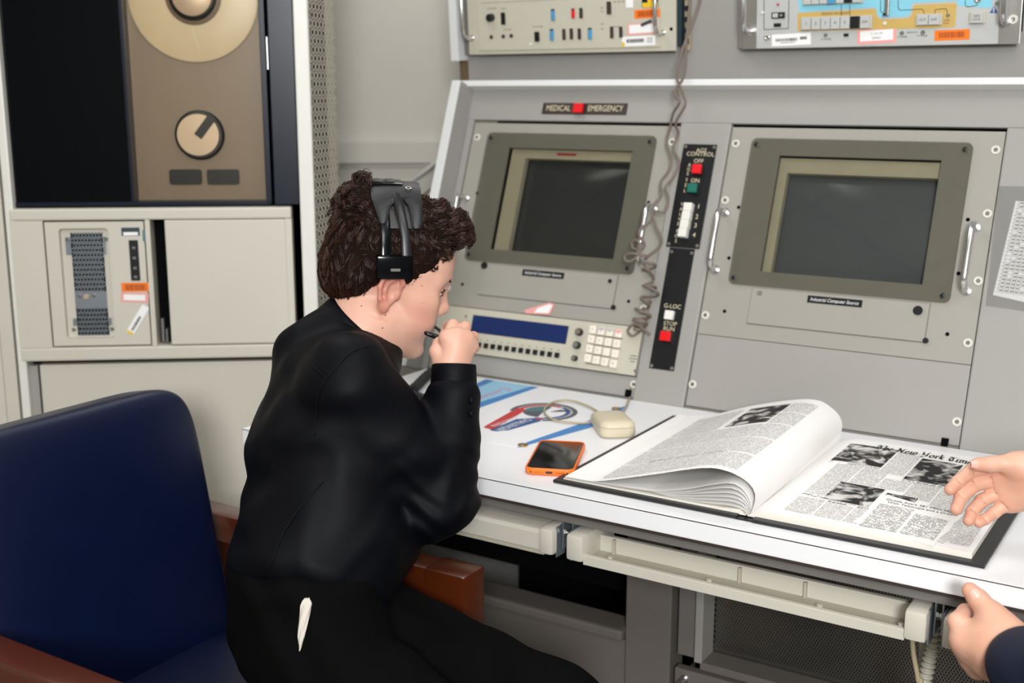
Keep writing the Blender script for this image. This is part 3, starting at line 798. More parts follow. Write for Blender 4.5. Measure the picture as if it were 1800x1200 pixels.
    if side == 'R':
        inst(SCREW, 'screw', t, fmat(PF, a1 - 0.009, 0.28, -0.002))
    for a, b in ((a0 + 0.039, 0.383), (a0 + 0.037, 0.286), (a1 - 0.040, 0.383), (a1 - 0.042, 0.29), (a1 - 0.045, 0.186), (a0 + 0.046, 0.186)):
        inst(HOLE, 'panel_hole', t, fmat(PF, a, b, -0.002))
    return t
monL = make_monitor(aL0, aL1, 'left of the two grey rack monitors, under the MEDICAL EMERGENCY plate', 'L')
monR = make_monitor(aR0, aR1, 'right of the two grey rack monitors, above the open book', 'R')
ms = Mesh()
pts = [PX(x, y, 0.002) for x, y in ((920, 545), (966, 531), (974, 534), (966, 553), (925, 551))]
ms.prism(PF, pts, -0.001, 0.0015); st = ms.build('peeling_sticker', M['pink'], monL); st['label'] = 'peeling pink and white sticker'
pts = [PX(x, y, 0.003) for x, y in ((945, 541), (966, 534), (970, 537), (963, 550), (938, 549))]
ms = Mesh(); ms.prism(PF, pts, 0.0015, 0.0018); ms.build('white_field', M['white_st'], st)

# ================================================================== display unit with keypad
dsp = thing('display_unit', PF.p(-1.2, 0.045, -0.05), 'cream control unit with wide blue display, black key row and keypad below left monitor', 'control unit')
ms = Mesh(); ms.box(PF, aL0 + 0.001, aL1 - 0.003, 0.0445, 0.1375, -0.03, 0.004, 0.0015); ms.build('front_panel', M['cream_plastic'], dsp)
lx0, lx1, lz0, lz1 = -1.3525, -1.1275, 0.0885, 0.123
ms = Mesh(); ms.box(PF, lx0 - 0.001, lx1 + 0.001, lz0 - 0.001, lz1 + 0.001, 0.0038, 0.0043); ms.build('display_bezel', M['black'], dsp)
ms = Mesh(); ms.box(PF, lx0, lx1, lz0, lz1, 0.0043, 0.0046); ms.build('display', M['lcd'], dsp)
k0 = PX(842, 606, 0.006); k1 = PX(979, 624, 0.006)
ms = Mesh(); ms.box(LF, -0.0048, 0.0048, -0.0052, 0.0052, 0, 0.004, 0.0008); KEY = proto(ms, 'black_key', [M['black']])
tk = Mesh()
for i in range(14):
    a = k0[0] + (k1[0] - k0[0]) * (i - 2) / 11.0; b = (k0[1] + k1[1]) / 2
    inst(KEY, 'black_key', dsp, fmat(PF, a, b, 0.004))
    tk.box(PF, a - 0.001, a + 0.002, b + 0.0095, b + 0.012, 0.004, 0.0042)
tk.build('key_legends', M['grey_text'], dsp)['kind'] = 'stuff'
for x, y, r in ((1017, 583, 0.0068), (1013, 606, 0.0068), (1009, 629, 0.0052)):
    a, b = PX(x, y, 0.01)
    ms = Mesh(); ms.lathe(PF, a, b, [(r * 1.12, 0.004), (r * 1.05, 0.012), (r, 0.013)], 20); kb = ms.build('knob', M['black'], dsp, auto=40)
    ms = Mesh(); ms.lathe(PF, a, b, [(r * 0.82, 0.013), (r * 0.78, 0.015)], 20); ms.build('knob_cap', M['alu'], kb, auto=40)
ms = Mesh(); ms.box(LF, -0.0073, 0.0073, -0.0078, 0.0078, 0, 0.005, 0.001); KEYC = proto(ms, 'cream_key', [M['key_cream']])
p00 = PX(1042, 579, 0.008); p30 = PX(1087, 586, 0.008); p03 = PX(1033, 629, 0.008); p33 = PX(1078, 639, 0.008)
leg = Mesh(); shd = Mesh()
for j in range(4):
    for i in range(4):
        u, w = i / 3, j / 3
        a = (p00[0] * (1 - u) + p30[0] * u) * (1 - w) + (p03[0] * (1 - u) + p33[0] * u) * w
        b = (p00[1] * (1 - u) + p30[1] * u) * (1 - w) + (p03[1] * (1 - u) + p33[1] * u) * w
        ko = inst(KEYC, 'cream_key', dsp, fmat(PF, a, b, 0.0042))
        s = '7894561230.-+CEM'[j * 4 + i]
        put_text(leg, PF, s, a, b, 0.006, 0.0094)
        if j == 0 and i:
            ms = Mesh(); ms.box(PF, a - 0.0065, a + 0.0065, b + 0.0015, b + 0.0068, 0.0092, 0.0096); ms.build('key_stripe', M['pink'] if i == 3 else M['key_grey'], dsp)
    wrow = Mesh(); w = j / 3
    bb = p00[1] * (1 - w) + p03[1] * w
    wrow.box(PF, p03[0] - 0.004 + (1 - w) * 0.003, p30[0] + 0.009 - w * 0.003, bb - 0.0112, bb - 0.0096, 0.004, 0.0052); wrow.build('key_rail', M['cord'], dsp)
leg.build('key_numbers', M['grey_text'], dsp)['kind'] = 'stuff'
ms = Mesh()
a, b = PX(1113, 630, 0.004)
for i, w in enumerate((0.014, 0.017, 0.010)): ms.box(PF, a - w / 2, a + w / 2, b + 0.004 - i * 0.0055, b + 0.006 - i * 0.0055, 0.004, 0.0043)
ms.build('small_print', M['grey_text'], dsp)['kind'] = 'stuff'
for x, y in ((1117, 652), (820, 556)):
    inst(SMALL_SCREW, 'small_screw', dsp, fmat(PF, *PX(x, y, 0.004), 0.004))

# ================================================================== button plates on the centre post
bp_ = thing('button_strip', PF.p(-0.915, 0.06, 0), 'tall black button strip lettered AGS CONTROL and G-LOC between the monitors', 'control panel')
ms = Mesh(); ms.box(PF, -0.9494, -0.8818, 0.2975, 0.5, 0.003, 0.0055, 0.0005); ms.build('upper_plate', M['black'], bp_)
ms = Mesh(); ms.box(PF, -0.9411, -0.8903, 0.063, 0.2965, 0.003, 0.0048, 0.0005); ms.build('lower_plate', M['black'], bp_)
def button(x0, y0, x1, y1, d, m, parent, dd0=0.0055):
    xm, ym = (x0 + x1) / 2, (y0 + y1) / 2
    w = PX(x1, ym, d)[0] - PX(x0, ym, d)[0]; h = PX(xm, y0, d)[1] - PX(xm, y1, d)[1]; ca, cb = PX(xm, ym, d)
    ms = Mesh(); ms.box(PF, ca - w / 2 - 0.0012, ca + w / 2 + 0.0012, cb - h / 2 - 0.0012, cb + h / 2 + 0.0012, dd0, dd0 + 0.004); bo = ms.build('button_collar', M['black'], parent)
    ms = Mesh(); ms.box(PF, ca - w / 2, ca + w / 2, cb - h / 2, cb + h / 2, dd0 + 0.001, d, 0.001); ms.build('button', m, bo)
    return ca, cb
BD = 0.016
button(1216, 288, 1231.5, 304, BD, M['red_btn'], bp_)
button(1208, 322, 1224, 337.5, BD, M['green_btn'], bp_)
for k, (x, y) in enumerate(((1208, 363), (1205, 378), (1202, 393), (1198.5, 408))):
    a, b = PX(x, y, 0.02)
    ms = Mesh(); ms.box(PF, a - 0.0085, a + 0.0085, b - 0.0083, b + 0.0083, 0.0055, 0.02, 0.0016); o = ms.build('paddle_switch', M['white_btn'], bp_)
button(1167.5, 545, 1183, 561, BD, M['white_btn'], bp_, 0.0048)
button(1159.5, 581.5, 1177, 598.5, BD, M['red_btn'], bp_, 0.0048)
ms = Mesh()
def lab(s, x, y, size, sx=1.0, d=0.0058):
    a, b = PX(x, y, d); put_text(ms, PF, s, a, b, size, d, sx=sx)
lab('AGS', 1233, 264.5, 0.0115); lab('CONTROL', 1231, 271, 0.0118, 1.0); lab('OFF', 1228, 283, 0.0115); lab('ON', 1222, 317.5, 0.0115)
for i, c in enumerate('AGS'): lab(c, 1212 - i * 1.6, 290 + i * 7.6, 0.0095)
for i, c in enumerate('SEL'): lab(c, 1207.0 - i * 1.7, 316 + i * 9.5, 0.0095)
for i, c in enumerate('VALVE'): lab(c, 1199 - i * 1.7, 359 + i * 8.6, 0.0095)
for i, c in enumerate('POS'): lab(c, 1190.5 - i * 1.3, 406 + i * 8.8, 0.0095)
for i, (x, y) in enumerate(((1228, 363), (1225, 381), (1222.5, 396.5), (1220, 413))): lab(str(i + 1), x, y, 0.0125)
lab('G-LOC', 1182, 538.5, 0.0115, d=0.005); lab('STOP', 1178, 569, 0.0115, d=0.005); lab('RUN', 1176, 578, 0.0115, d=0.005)
ms.build('lettering', M['cream_text'], bp_)['kind'] = 'stuff'
for a, b, d in ((-0.945, 0.4945, 0.0055), (-0.8862, 0.4945, 0.0055), (-0.9447, 0.303, 0.0055), (-0.8865, 0.303, 0.0055), (-0.9365, 0.2885, 0.0048), (-0.8952, 0.2885, 0.0048), (-0.9365, 0.068, 0.0048), (-0.8952, 0.068, 0.0048)):
    inst(SMALL_SCREW, 'small_screw', bp_, fmat(PF, a, b, d))

# medical emergency plate
me_ = thing('call_plate', PF.p(-1.185, 0.56, 0), 'small brown plate lettered MEDICAL EMERGENCY with red button above left monitor', 'sign')
a0, b1 = PX(956.5, 179.5); a1, b0 = PX(1100.5, 203.5)
ms = Mesh(); ms.box(PF, a0, a1, b0 + 0.0015, b1 - 0.002, 0.0, 0.002, 0.0004); ms.build('plate', M['brownplate'], me_)
ms = Mesh()
a, b = PX(981.5, 190.5, 0.002); put_text(ms, PF, 'MEDICAL', a, b, 0.0175, 0.0023, sx=0.80)
a, b = PX(1064, 191, 0.002); put_text(ms, PF, 'EMERGENCY', a, b, 0.0175, 0.0023, sx=0.80)
ms.build('lettering', M['cream_text'], me_)['kind'] = 'stuff'
button(1007, 181, 1023, 197, 0.013, M['red_btn'], me_, 0.002)

# taped sheet on the right facing
ts = thing('taped_sheet', PF.p(-0.3, 0.26, 0), 'printed white sheet in clear film taped beside the right monitor', 'paper')
P_ = [PX(1784, 356), PX(1745, 518)]
ms = Mesh()
pa = [PX(1786, 354), PX(1850, 360), PX(1812, 534), PX(1746, 519)]
ms.prism(PF, pa, 0.0032, 0.0036); ms.build('printed_sheet', M['white_st'], ts)
ms = Mesh()
pa = [PX(1756, 328), PX(1870, 330), PX(1830, 552), PX(1733, 538)]
ms.prism(PF, pa, 0.0042, 0.0046); ms.build('film_cover', M['clear'], ts)
ms = Mesh(); c0 = np.array(PX(1786, 354)); c1 = np.array(PX(1850, 360)); c3 = np.array(PX(1746, 519))
for i in range(1, 26):
    q = c0 + (c3 - c0) * i / 26
    e = q + (c1 - c0) * 0.97
    ms.prism(PF, [q + (0.002, 0.0002), e + (0, 0.0002), e + (0, -0.0002), q + (0.002, -0.0002)], 0.0036, 0.0038)
for i in range(0, 6):
    q = c0 + (c1 - c0) * (0.1 + i / 7); e = q + (c3 - c0) * 0.96
    ms.prism(PF, [q - (0.0002, 0), q + (0.0002, 0), e + (0.0002, 0), e - (0.0002, 0)], 0.0036, 0.0038)
r = random.Random(5)
for i in range(25):
    for j in range(5):
        q = c0 + (c3 - c0) * ((i + 0.35) / 26) + (c1 - c0) * (0.13 + j / 7)
        if r.random() < 0.8: ms.prism(PF, [q, q + (0.004 + 0.004 * r.random(), 0), q + (0.006, -0.0018), q + (0, -0.0018)], 0.0036, 0.0038)
ms.build('table_print', M['grey_text'], ts)['kind'] = 'stuff'

# ================================================================== upper instruments
UX = UF.hit
def feat(F, parent, name, m, x0, y0, x1, y1, d0, d1, bev=0.0):
    a0, a1, b0, b1 = rect(F, x0, y0, x1, y1, d1)
    ms = Mesh(); ms.box(F, a0, a1, b0, b1, d0, d1, bev)
    return ms.build(name, m, parent)
ul = thing('signal_unit', UF.p(-1.25, 0.0, -0.2), 'cream rack instrument with small coloured switches at top centre', 'rack instrument')
u0, _ = UX(825, 97); u1, _ = UX(1188, 90)
_, ub = UX(1000, 93)
ms = Mesh(); ms.box(UF, u0, u1, ub, 0.177, -0.006, 0.0, 0.001); ms.build('front_panel', M['cream_plastic'], ul)
i0 = UX(842, 60)[0]; i1 = UX(1161, 60)[0]
ms = Mesh(); ms.box(UF, i0, i1, ub + 0.008, 0.17, 0, 0.003, 0.0012); ms.build('inner_face', M['cream_plastic'], ul)
ms = Mesh(); ms.box(UF, i0 + 0.01, i1 - 0.005, UX(900, 3)[1] - 0.0004, UX(900, 3)[1] + 0.0004, 0.003, 0.0034)
ms.box(UF, UX(1139, 50)[0], UX(1139, 50)[0] + 0.0006, 0.018, 0.045, 0.003, 0.0033); ms.build('engraved_line', M['grey_text'], ul)
ms = Mesh(); ms.box(UF, u0 + 0.02, u1 - 0.004, ub + 0.012, 0.17, -0.28, -0.006); ms.build('case', M['teal'], ul)
ms = Mesh(); ms.box(UF, u1 - 0.0035, u1 + 0.006, ub + 0.01, 0.17, -0.026, -0.01); ms.build('side_flange', M['teal'], ul)
for a in (UX(820.5, 30)[0] + 0.012, UX(1163, 20)[0] + 0.003):
    pull_handle(UF, a, 0.036, 0.15, 0.036, 0.004, ul)
DU = 0.0045
for x0, y0, x1, y1, m in ((880, 22, 888, 43, 'black'), (939, 56, 948, 73, 'black'), (1066, 3, 1074, 25, 'brown_btn'), (968, 16, 975, 36, 'blue_btn'), (966, 51, 973, 71, 'blue_btn'),
                          (1004, 15, 1010, 32, 'red_btn'), (1018, 14, 1024, 32, 'brown_btn'), (988, 51, 994, 70, 'brown_btn'), (1001, 50, 1007, 69, 'brown_btn'), (1015, 50, 1021, 69, 'brown_btn'),
                          (1033, 49, 1040, 69, 'blue_btn'), (1072, 47, 1078, 67, 'brown_btn'), (1088, 47, 1094, 66, 'brown_btn')):
    o = feat(UF, ul, 'switch_slot', M['black'], x0, y0, x1, y1, 0.003, 0.0036)
    hh = (y1 - y0)
    feat(UF, o, 'slide_button', M[m], x0 + 0.3, y0 + hh * 0.15, x1 - 0.3, y1, 0.0036, 0.0062, 0.0008)
a, b = UX(861, 31, 0.01); ms = Mesh(); ms.lathe(UF, a, b, [(0.0085, 0.003), (0.0078, 0.014), (0.006, 0.015)], 18); ms.build('dial_knob', M['black'], ul, auto=40)
for x, y in ((864, 65), (885, 64), (899, 63)):
    a, b = UX(x, y, 0.003); ms = Mesh(); ms.lathe(UF, a, b, [(0.0042, 0.003), (0.0042, 0.0045), (0.003, 0.0048)], 14); ms.build('jack_socket', M['brown_btn'], ul, auto=40)
a, b = UX(933, 77, 0.003); ms = Mesh(); ms.cyl(UF, a, b, 0.003, 0.003, 0.0046, 12); ms.build('white_dot', M['white_btn'], ul)
for x, y in ((829, 65), (1180, 51)):
    inst(HOLE, 'panel_hole', ul, fmat(UF, *UX(x, y), 0))
ms = Mesh()
r = random.Random(8)
for x, y, w in ((864, 15, 16), (884, 15, 8), (891, 52, 14), (944, 47, 18), (1082, 47, 12), (1087, 3, 18), (1058, 14, 6), (1058, 20, 5), (1058, 42, 5), (1058, 51, 5)):
    a, b = UX(x, y, 0.003)
    for k in range(3):
        aa = a - w * 0.0006 + k * w * 0.0005; ms.box(UF, aa, aa + w * 0.00035, b - 0.001, b + 0.001, 0.003, 0.0032)
ms.build('small_print', M['grey_text'], ul)['kind'] = 'stuff'
o, FF, w, h = sticker(UF, 1115, 17, 1160, 31, 0.003, 'orange_sticker', M['orange_st'], ul, 0.03, 'orange barcode sticker')
bars(FF, 0.0034, -w * 0.75, w * 0.85, -h * 0.6, h * 0.65, 24, 'barcode', M['orange_bar'], o, 0.85)
o, FF, w, h = sticker(UF, 1103, 41, 1157, 60, 0.003, 'pink_sticker', M['pink'], ul, 0.03, 'torn pink edged sticker')
ms = Mesh(); ms.box(FF, -w * 0.88, w * 0.88, -h * 0.7, h * 0.75, 0.0034, 0.0036); ms.build('white_field', M['white_st'], o)
ms = Mesh(); ms.box(Frame(FF.p(w * 0.25, h * 0.9), FF.ax * 0.94 + FF.ay * 0.3, FF.ay * 0.94 - FF.ax * 0.3), -0.012, 0.012, -0.003, 0.003, 0.0036, 0.0052); ms.build('torn_flap', M['dark_text'], o)
o, FF, w, h = sticker(UF, 1093, 64, 1152, 80, 0.003, 'white_sticker', M['white_st'], ul, 0.02, 'white barcode sticker')
bars(FF, 0.0034, -w * 0.7, w * 0.35, -h * 0.3, h * 0.45, 26, 'barcode', M['ink'], o, seed=6)
ms = Mesh()
for k in (0.5, 0.1, -0.3): ms.box(FF, w * 0.5, w * 0.85, h * k - 0.0007, h * k + 0.0007, 0.0034, 0.0036)
ms.build('print', M['grey_text'], o)
ms = Mesh(); ms.box(FF, -w, -w * 0.84, -h, -h * 0.1, 0.0034, 0.0036); ms.build('yellow_corner', M['yellow'], o)
feat(UF, ul, 'white_scrap', M['white_st'], 1100, -8, 1113, 13, 0.003, 0.0034)
o = feat(UF, ul, 'warning_label', M['black'], 1128, -22, 1157, 13, 0.003, 0.0034); o['label'] = 'black and yellow warning label'
feat(UF, o, 'yellow_field', M['yellow'], 1129, 5, 1156, 12.5, 0.0034, 0.0037); feat(UF, o, 'yellow_stem', M['yellow'], 1138, -10, 1147, 5, 0.0034, 0.0037)
# terminal strip beside it
tsn = thing('terminal_strip', UF.p(-0.97, 0, -0.03), 'narrow tan terminal strip between the two upper instruments', 'connector strip')
ms = Mesh(); a = UX(1209, 50, -0.025)[0]; ms.box(UF, a - 0.0055, a + 0.0055, 0.0, 0.2, -0.03, -0.022, 0.001); ms.build('strip', M['mouse_cord'], tsn)
for i in range(9):
    ms = Mesh(); ms.box(UF, a - 0.004, a + 0.004, 0.012 + i * 0.021, 0.022 + i * 0.021, -0.022, -0.0205); ms.build('terminal', M['black'], tsn)

# --- video mixer, right
um = thing('video_mixer', UF.p(-0.6, 0.0, -0.2), 'silver video mixer with sky blue and mustard panels, upper right', 'rack instrument')
m0, _ = UX(1304, 88); m1, _ = UX(1792, 80)
_, mb = UX(1500, 83)
ms = Mesh(); ms.box(UF, m0, m1, mb, 0.222, -0.006, 0.0, 0.001); ms.build('front_panel', M['alu'], um)
f0 = UX(1331, 50)[0]; f1 = UX(1756, 50)[0]
ms = Mesh(); ms.box(UF, f0, f1, mb + 0.001, 0.22, 0, 0.004, 0.001); ms.build('inner_face', M['key_grey'], um)
w0 = UX(1535, 50)[0]
ms = Mesh(); ms.box(UF, m0 + 0.02, m1 - 0.02, mb + 0.01, 0.21, -0.28, -0.006); ms.build('case', M['grey_dark'], um)
pull_handle(UF, UX(1317, 30)[0] + 0.003, mb + 0.033, 0.16, 0.038, 0.0052, um)
pull_handle(UF, UX(1764, 30)[0] + 0.006, mb + 0.036, 0.16, 0.038, 0.0052, um)
def poly(F, px, d0, d1): return [F.hit(x, y, d1) for x, y in px]
dm = 0.004
ms = Mesh(); ms.prism(UF, poly(UF, [(1404, 21), (1540, 13), (1542, 26), (1548, 31), (1594, 29), (1600, 24), (1602, 9), (1606, 5), (1682, 1), (1684, 10), (1744, 14), (1744, -40), (1402, -40)], 0, dm), dm, dm + 0.0004)
b1_ = ms.build('sky_blue_field', M['skyblue'], um)
ms = Mesh(); ms.prism(UF, poly(UF, [(1402, 23), (1540, 15.5), (1541.5, 29), (1549, 34.5), (1596, 32), (1603, 26), (1605, 12), (1609, 8.5), (1680, 5.5), (1681.5, 9), (1679, 46), (1676, 48), (1402, 55)], 0, dm), dm, dm + 0.0005)
b2_ = ms.build('mustard_field', M['mustard'], um)
# bars of push keys
def keybar(x0, x1, y0, y1, labels, parent, cols=None, slope=0.0):
    a0, bt = UX(x0, y0, dm + 0.006); a1, bb = UX(x1, y1, dm + 0.006)
    ms = Mesh(); ms.box(UF, a0, a1, bb, bt, dm, dm + 0.005, 0.0006); bar = ms.build('key_bar', M['cream_plastic'], um)
    n = len(labels); st = (a1 - a0 - 0.006) / n; tx = Mesh()
    for i, s in enumerate(labels):
        q0 = a0 + 0.003 + i * st
        ms = Mesh(); ms.box(UF, q0 + 0.0006, q0 + st - 0.0006, bb + 0.001, bt - 0.001, dm + 0.005, dm + 0.009, 0.0008)
        ms.build('push_key', M[cols[i]] if cols and cols[i] else M['key_grey'], bar)
        if s:
            parts = s.split('/')
            for k, q in enumerate(parts):
                put_text(tx, UF, q, q0 + st / 2, (bb + bt) / 2 + (0.0028 if len(parts) > 1 else 0) - 0.0056 * k, 0.0075 if len(q) < 3 else 0.0058, dm + 0.0093, sx=1.0 if len(q) < 4 else 0.85)
    if tx.n: tx.build('key_lettering', M['dark_text'], bar)
keybar(1407, 1532, 30.5, 50, ['1', '2', '3', '4', '5', '', 'OFF'], um, [None] * 5 + ['black', None])
keybar(1410, 1516, -14, 5, ['', '', '', '', '', '', ''], um, [None, None, None, 'blue_btn', None, 'black', None])
keybar(1610, 1655, 25, 44, ['CUT', 'SUP'], um)
keybar(1704, 1731, 21, 41, ['GEN/LOCK'], um)
ms = Mesh(); a, b = UX(1468, 24, dm); put_text(ms, UF, 'PREVIEW PROGRAM', a, b, 0.0055, dm + 0.0007)
a, b = UX(1664, 36, dm); put_text(ms, UF, 'SUPER', a, b, 0.004, dm + 0.0007); put_text(ms, UF, 'LEVEL', a, b - 0.0045, 0.004, dm + 0.0007)
a, b = UX(1462, 8, dm); put_text(ms, UF, 'INPUT B', a, b, 0.005, dm + 0.0007)
for x, y, s in ((1452, 69, 'SC PHASE'), (1586, 65, 'H PHASE'), (1621, 63, 'SC PHASE'), (1604, 57, 'GENLOCK'), (1347, 76, '- - - -'), (1720, 71, '- - - - -'), (1528, 80, '- - - - - - - - - -')):
    a, b = UX(x, y, dm); put_text(ms, UF, s, a, b, 0.0042, dm + 0.0003)
def pline(px, w=0.0005):
    for (x0, y0), (x1, y1) in zip(px[:-1], px[1:]):
        p = np.array(UX(x0, y0, dm)); q = np.array(UX(x1, y1, dm)); t = (q - p) / (np.linalg.norm(q - p) + 1e-9); nn = np.array((-t[1], t[0])) * w
        ms.prism(UF, [p + nn, q + nn, q - nn, p - nn], dm + 0.0005, dm + 0.0008)
pline([(1579, 0), (1579, 14), (1582, 18), (1620, 16), (1624, 19), (1624, 25)]); pline([(1643, 24), (1644, 17), (1662, 15), (1665, 18), (1665, 25)])
pline([(1697, 0), (1697, 9), (1700, 12), (1716, 10), (1719, 7)]); pline([(1479, 8), (1479, 30)]); pline([(1494, 8), (1494, 30)])
pline([(1343, 0), (1343, 52), (1386, 50), (1387, 0)])
pline([(1548, 0), (1548, 20), (1554, 24)])
ms.build('printed_lettering', M['dark_text'], um)['kind'] = 'stuff'
a, b = UX(1747, 17, dm); ms = Mesh(); ms.prism(UF, [(a - 0.0065, b - 0.0055), (a + 0.0065, b - 0.0055), (a, b + 0.0065)], dm, dm + 0.0005); tri = ms.build('warning_triangle', M['print_navy'], um)
ms = Mesh(); ms.box(UF, a - 0.0006, a + 0.0006, b - 0.0028, b + 0.0035, dm + 0.0005, dm + 0.0007); ms.box(UF, a - 0.0006, a + 0.0006, b - 0.0045, b - 0.0034, dm + 0.0005, dm + 0.0007); ms.build('exclamation_mark', M['white_text'], tri)
ms = Mesh(); a, b = UX(1556.5, 10, 0.02); ms.box(UF, a - 0.0035, a + 0.0035, b - 0.017, b + 0.05, dm, 0.012, 0.0012); ms.build('fader_slot', M['steel'], um)
ms = Mesh(); a, b = UX(1557, 25, 0.006); ms.box(UF, a - 0.003, a + 0.003, b - 0.002, b + 0.002, dm, 0.014, 0.0006); ms.build('fader_foot', M['black'], um)
for x, y, r_, m in ((1451, 62, 0.0033, 'steel'), (1585, 58, 0.0036, 'steel'), (1622, 57, 0.0036, 'steel'), (1666, 27, 0.003, 'steel'), (1367, 8, 0.0022, 'print_red'), (1348, 66, 0.0055, 'steel'), (1555, 41, 0.0032, 'white_btn'), (1718, 0, 0.005, 'steel'), (1340, 22, 0.003, 'white_btn'), (1752, 6, 0.003, 'steel')):
    a, b = UX(x, y, dm + 0.003); ms = Mesh(); ms.lathe(UF, a, b, [(r_, dm), (r_, dm + 0.0025), (r_ * 0.7, dm + 0.0034), (r_ * 0.35, dm + 0.0022)], 14); ms.build('trimmer', M[m], um, auto=40)
inst(SCREW, 'screw', um, fmat(UF, *UX(1781, 34), 0.0))
o = feat(UF, um, 'rocker_switch', M['black'], 1356, 22, 1379, 32, dm, dm + 0.003, 0.0006)
feat(UF, o, 'white_half', M['key_grey'], 1358, 23.5, 1367, 30.5, dm + 0.003, dm + 0.0045)
ms = Mesh(); a, b = UX(1374, 27, dm); put_text(ms, UF, 'O', a, b, 0.006, dm + 0.0033); ms.build('lettering', M['white_text'], o)['kind'] = 'stuff'
feat(UF, um, 'slide_switch', M['black'], 1360, 41, 1372, 47, dm, dm + 0.003, 0.0005)
o = feat(UF, um, 'slide_switch', M['key_grey'], 1477, 57, 1493, 68, dm, dm + 0.0008); feat(UF, o, 'slider', M['black'], 1483, 59, 1491, 64, dm + 0.0008, dm + 0.003)
o, FF, w, h = sticker(UF, 1357, 60, 1425, 79, dm, 'white_sticker', M['white_st'], um, 0.03, 'white barcode sticker')
bars(FF, dm + 0.0004, -w * 0.8, w * 0.35, -h * 0.25, h * 0.25, 26, 'barcode', M['ink'], o, seed=7)
ms = Mesh(); ms.box(FF, w * 0.45, w * 0.8, -h * 0.1, h * 0.4, dm + 0.0004, dm + 0.0006); ms.box(FF, -w * 0.55, w * 0.2, -h * 0.55, -h * 0.42, dm + 0.0004, dm + 0.0006); ms.build('print', M['grey_text'], o)
o, FF, w, h = sticker(UF, 1507, 49, 1575, 76, dm, 'pink_sticker', M['pink'], um, 0.035, 'white sticker with pink border')
ms = Mesh(); ms.box(FF, -w * 0.84, w * 0.84, -h * 0.62, h * 0.66, dm + 0.0004, dm + 0.0006); wf = ms.build('white_field', M['white_st'], o)
ms = Mesh(); put_text(ms, FF, '11-3-L 09', 0, h * 0.25, 0.0055, dm + 0.0008); put_text(ms, FF, '200067', 0, -h * 0.3, 0.0055, dm + 0.0008); ms.build('lettering', M['grey_text'], o)['kind'] = 'stuff'
o, FF, w, h = sticker(UF, 1643, 53, 1704, 70, dm, 'orange_sticker', M['orange_st'], um, 0.02, 'orange barcode sticker')
bars(FF, dm + 0.0004, -w * 0.74, w * 0.74, -h * 0.5, h * 0.6, 26, 'barcode', M['orange_bar'], o, 0.8, seed=9)

# ================================================================== hanging cord
cd = []
for x, y, d in ((1222, -330, 0.10), (1221, -200, 0.07), (1215, -30, 0.05), (1208, 60, 0.05), (1203, 130, 0.04), (1189, 155, 0.07), (1188, 170, 0.075), (1194, 180, 0.08), (1183, 200, 0.06), (1178, 225, 0.04), (1172, 250, 0.03), (1180, 280, 0.03), (1176, 300, 0.03), (1162, 320, 0.03), (1162, 345, 0.04),
                (1150, 360, 0.045), (1146, 385, 0.045), (1126, 402, 0.05), (1124, 414, 0.05), (1131, 424, 0.05), (1133, 432, 0.045)):
    cd.append(PF.p(*PX(x, y, d), d))
cd = [np.array(p) for p in cd]
ms = Mesh(); ms.tube(bez(cd, 8), 0.0026, 7)
c2 = [PF.p(*PX(x, y, d), d) for x, y, d in ((1226, -330, 0.10), (1236, -180, 0.07), (1235, -30, 0.05), (1222, 30, 0.055), (1204, 75, 0.05), (1190, 130, 0.05), (1200, 165, 0.075), (1204, 185, 0.08), (1188, 215, 0.06), (1192, 235, 0.035), (1184, 262, 0.03), (1194, 285, 0.03), (1185, 310, 0.03), (1170, 330, 0.03), (1175, 350, 0.035), (1168, 372, 0.045), (1148, 372, 0.05), (1152, 395, 0.045), (1163, 420, 0.035), (1158, 435, 0.03), (1142, 448, 0.03), (1133, 456, 0.03))]
ms.tube(bez(c2, 8), 0.0026, 7)
lp = [PF.p(*PX(x, y, d), d) for x, y, d in ((1133, 432, 0.045), (1128, 438, 0.05), (1114, 437, 0.05), (1111, 427, 0.05), (1119, 422, 0.055), (1126, 432, 0.055), (1122, 446, 0.055), (1111, 458, 0.055), (1100, 458, 0.055), (1099, 449, 0.055), (1110, 445, 0.06), (1125, 448, 0.055), (1136, 449, 0.05), (1137, 455, 0.045))]
ms.tube(bez(lp, 8), 0.0026, 7)
axis = bez([PF.p(*PX(x, y, d), d) for x, y, d in ((1136, 452, 0.03), (1142, 478, 0.022), (1144, 505, 0.02), (1136, 530, 0.02), (1128, 555, 0.02), (1124, 578, 0.02))], 40)
k = len(axis); tt = np.linspace(0, 1, k)
tg = np.gradient(axis, axis=0); tg /= np.linalg.norm(tg, axis=1)[:, None]
nx = np.cross(tg, PF.an); nx /= np.linalg.norm(nx, axis=1)[:, None]
ph = 2 * math.pi * (4.2 * tt + 6.5 * tt ** 2)
rad = 0.011 + 0.005 * np.sin(tt * 17) + 0.003 * np.sin(tt * 41 + 1)
coil = axis + nx * (rad * np.cos(ph))[:, None] + PF.an * (0.011 * np.sin(ph))[:, None] + tg * (0.006 * np.sin(ph * 0.5 + 1))[:, None]
tail = [coil[-1], PF.p(*PX(1112, 590, 0.02), 0.02), PF.p(*PX(1104, 580, 0.02), 0.02), PF.p(*PX(1118, 570, 0.025), 0.025), PF.p(*PX(1143, 588, 0.02), 0.02)]
ms.tube(np.vstack([bez(coil[::2], 3), bez(tail, 8)[1:]]), 0.0026, 7)
tag(ms.build('curly_cord', M['cord'], smooth=True), 'brown grey curly cord hanging tangled from above beside left monitor', 'cord')

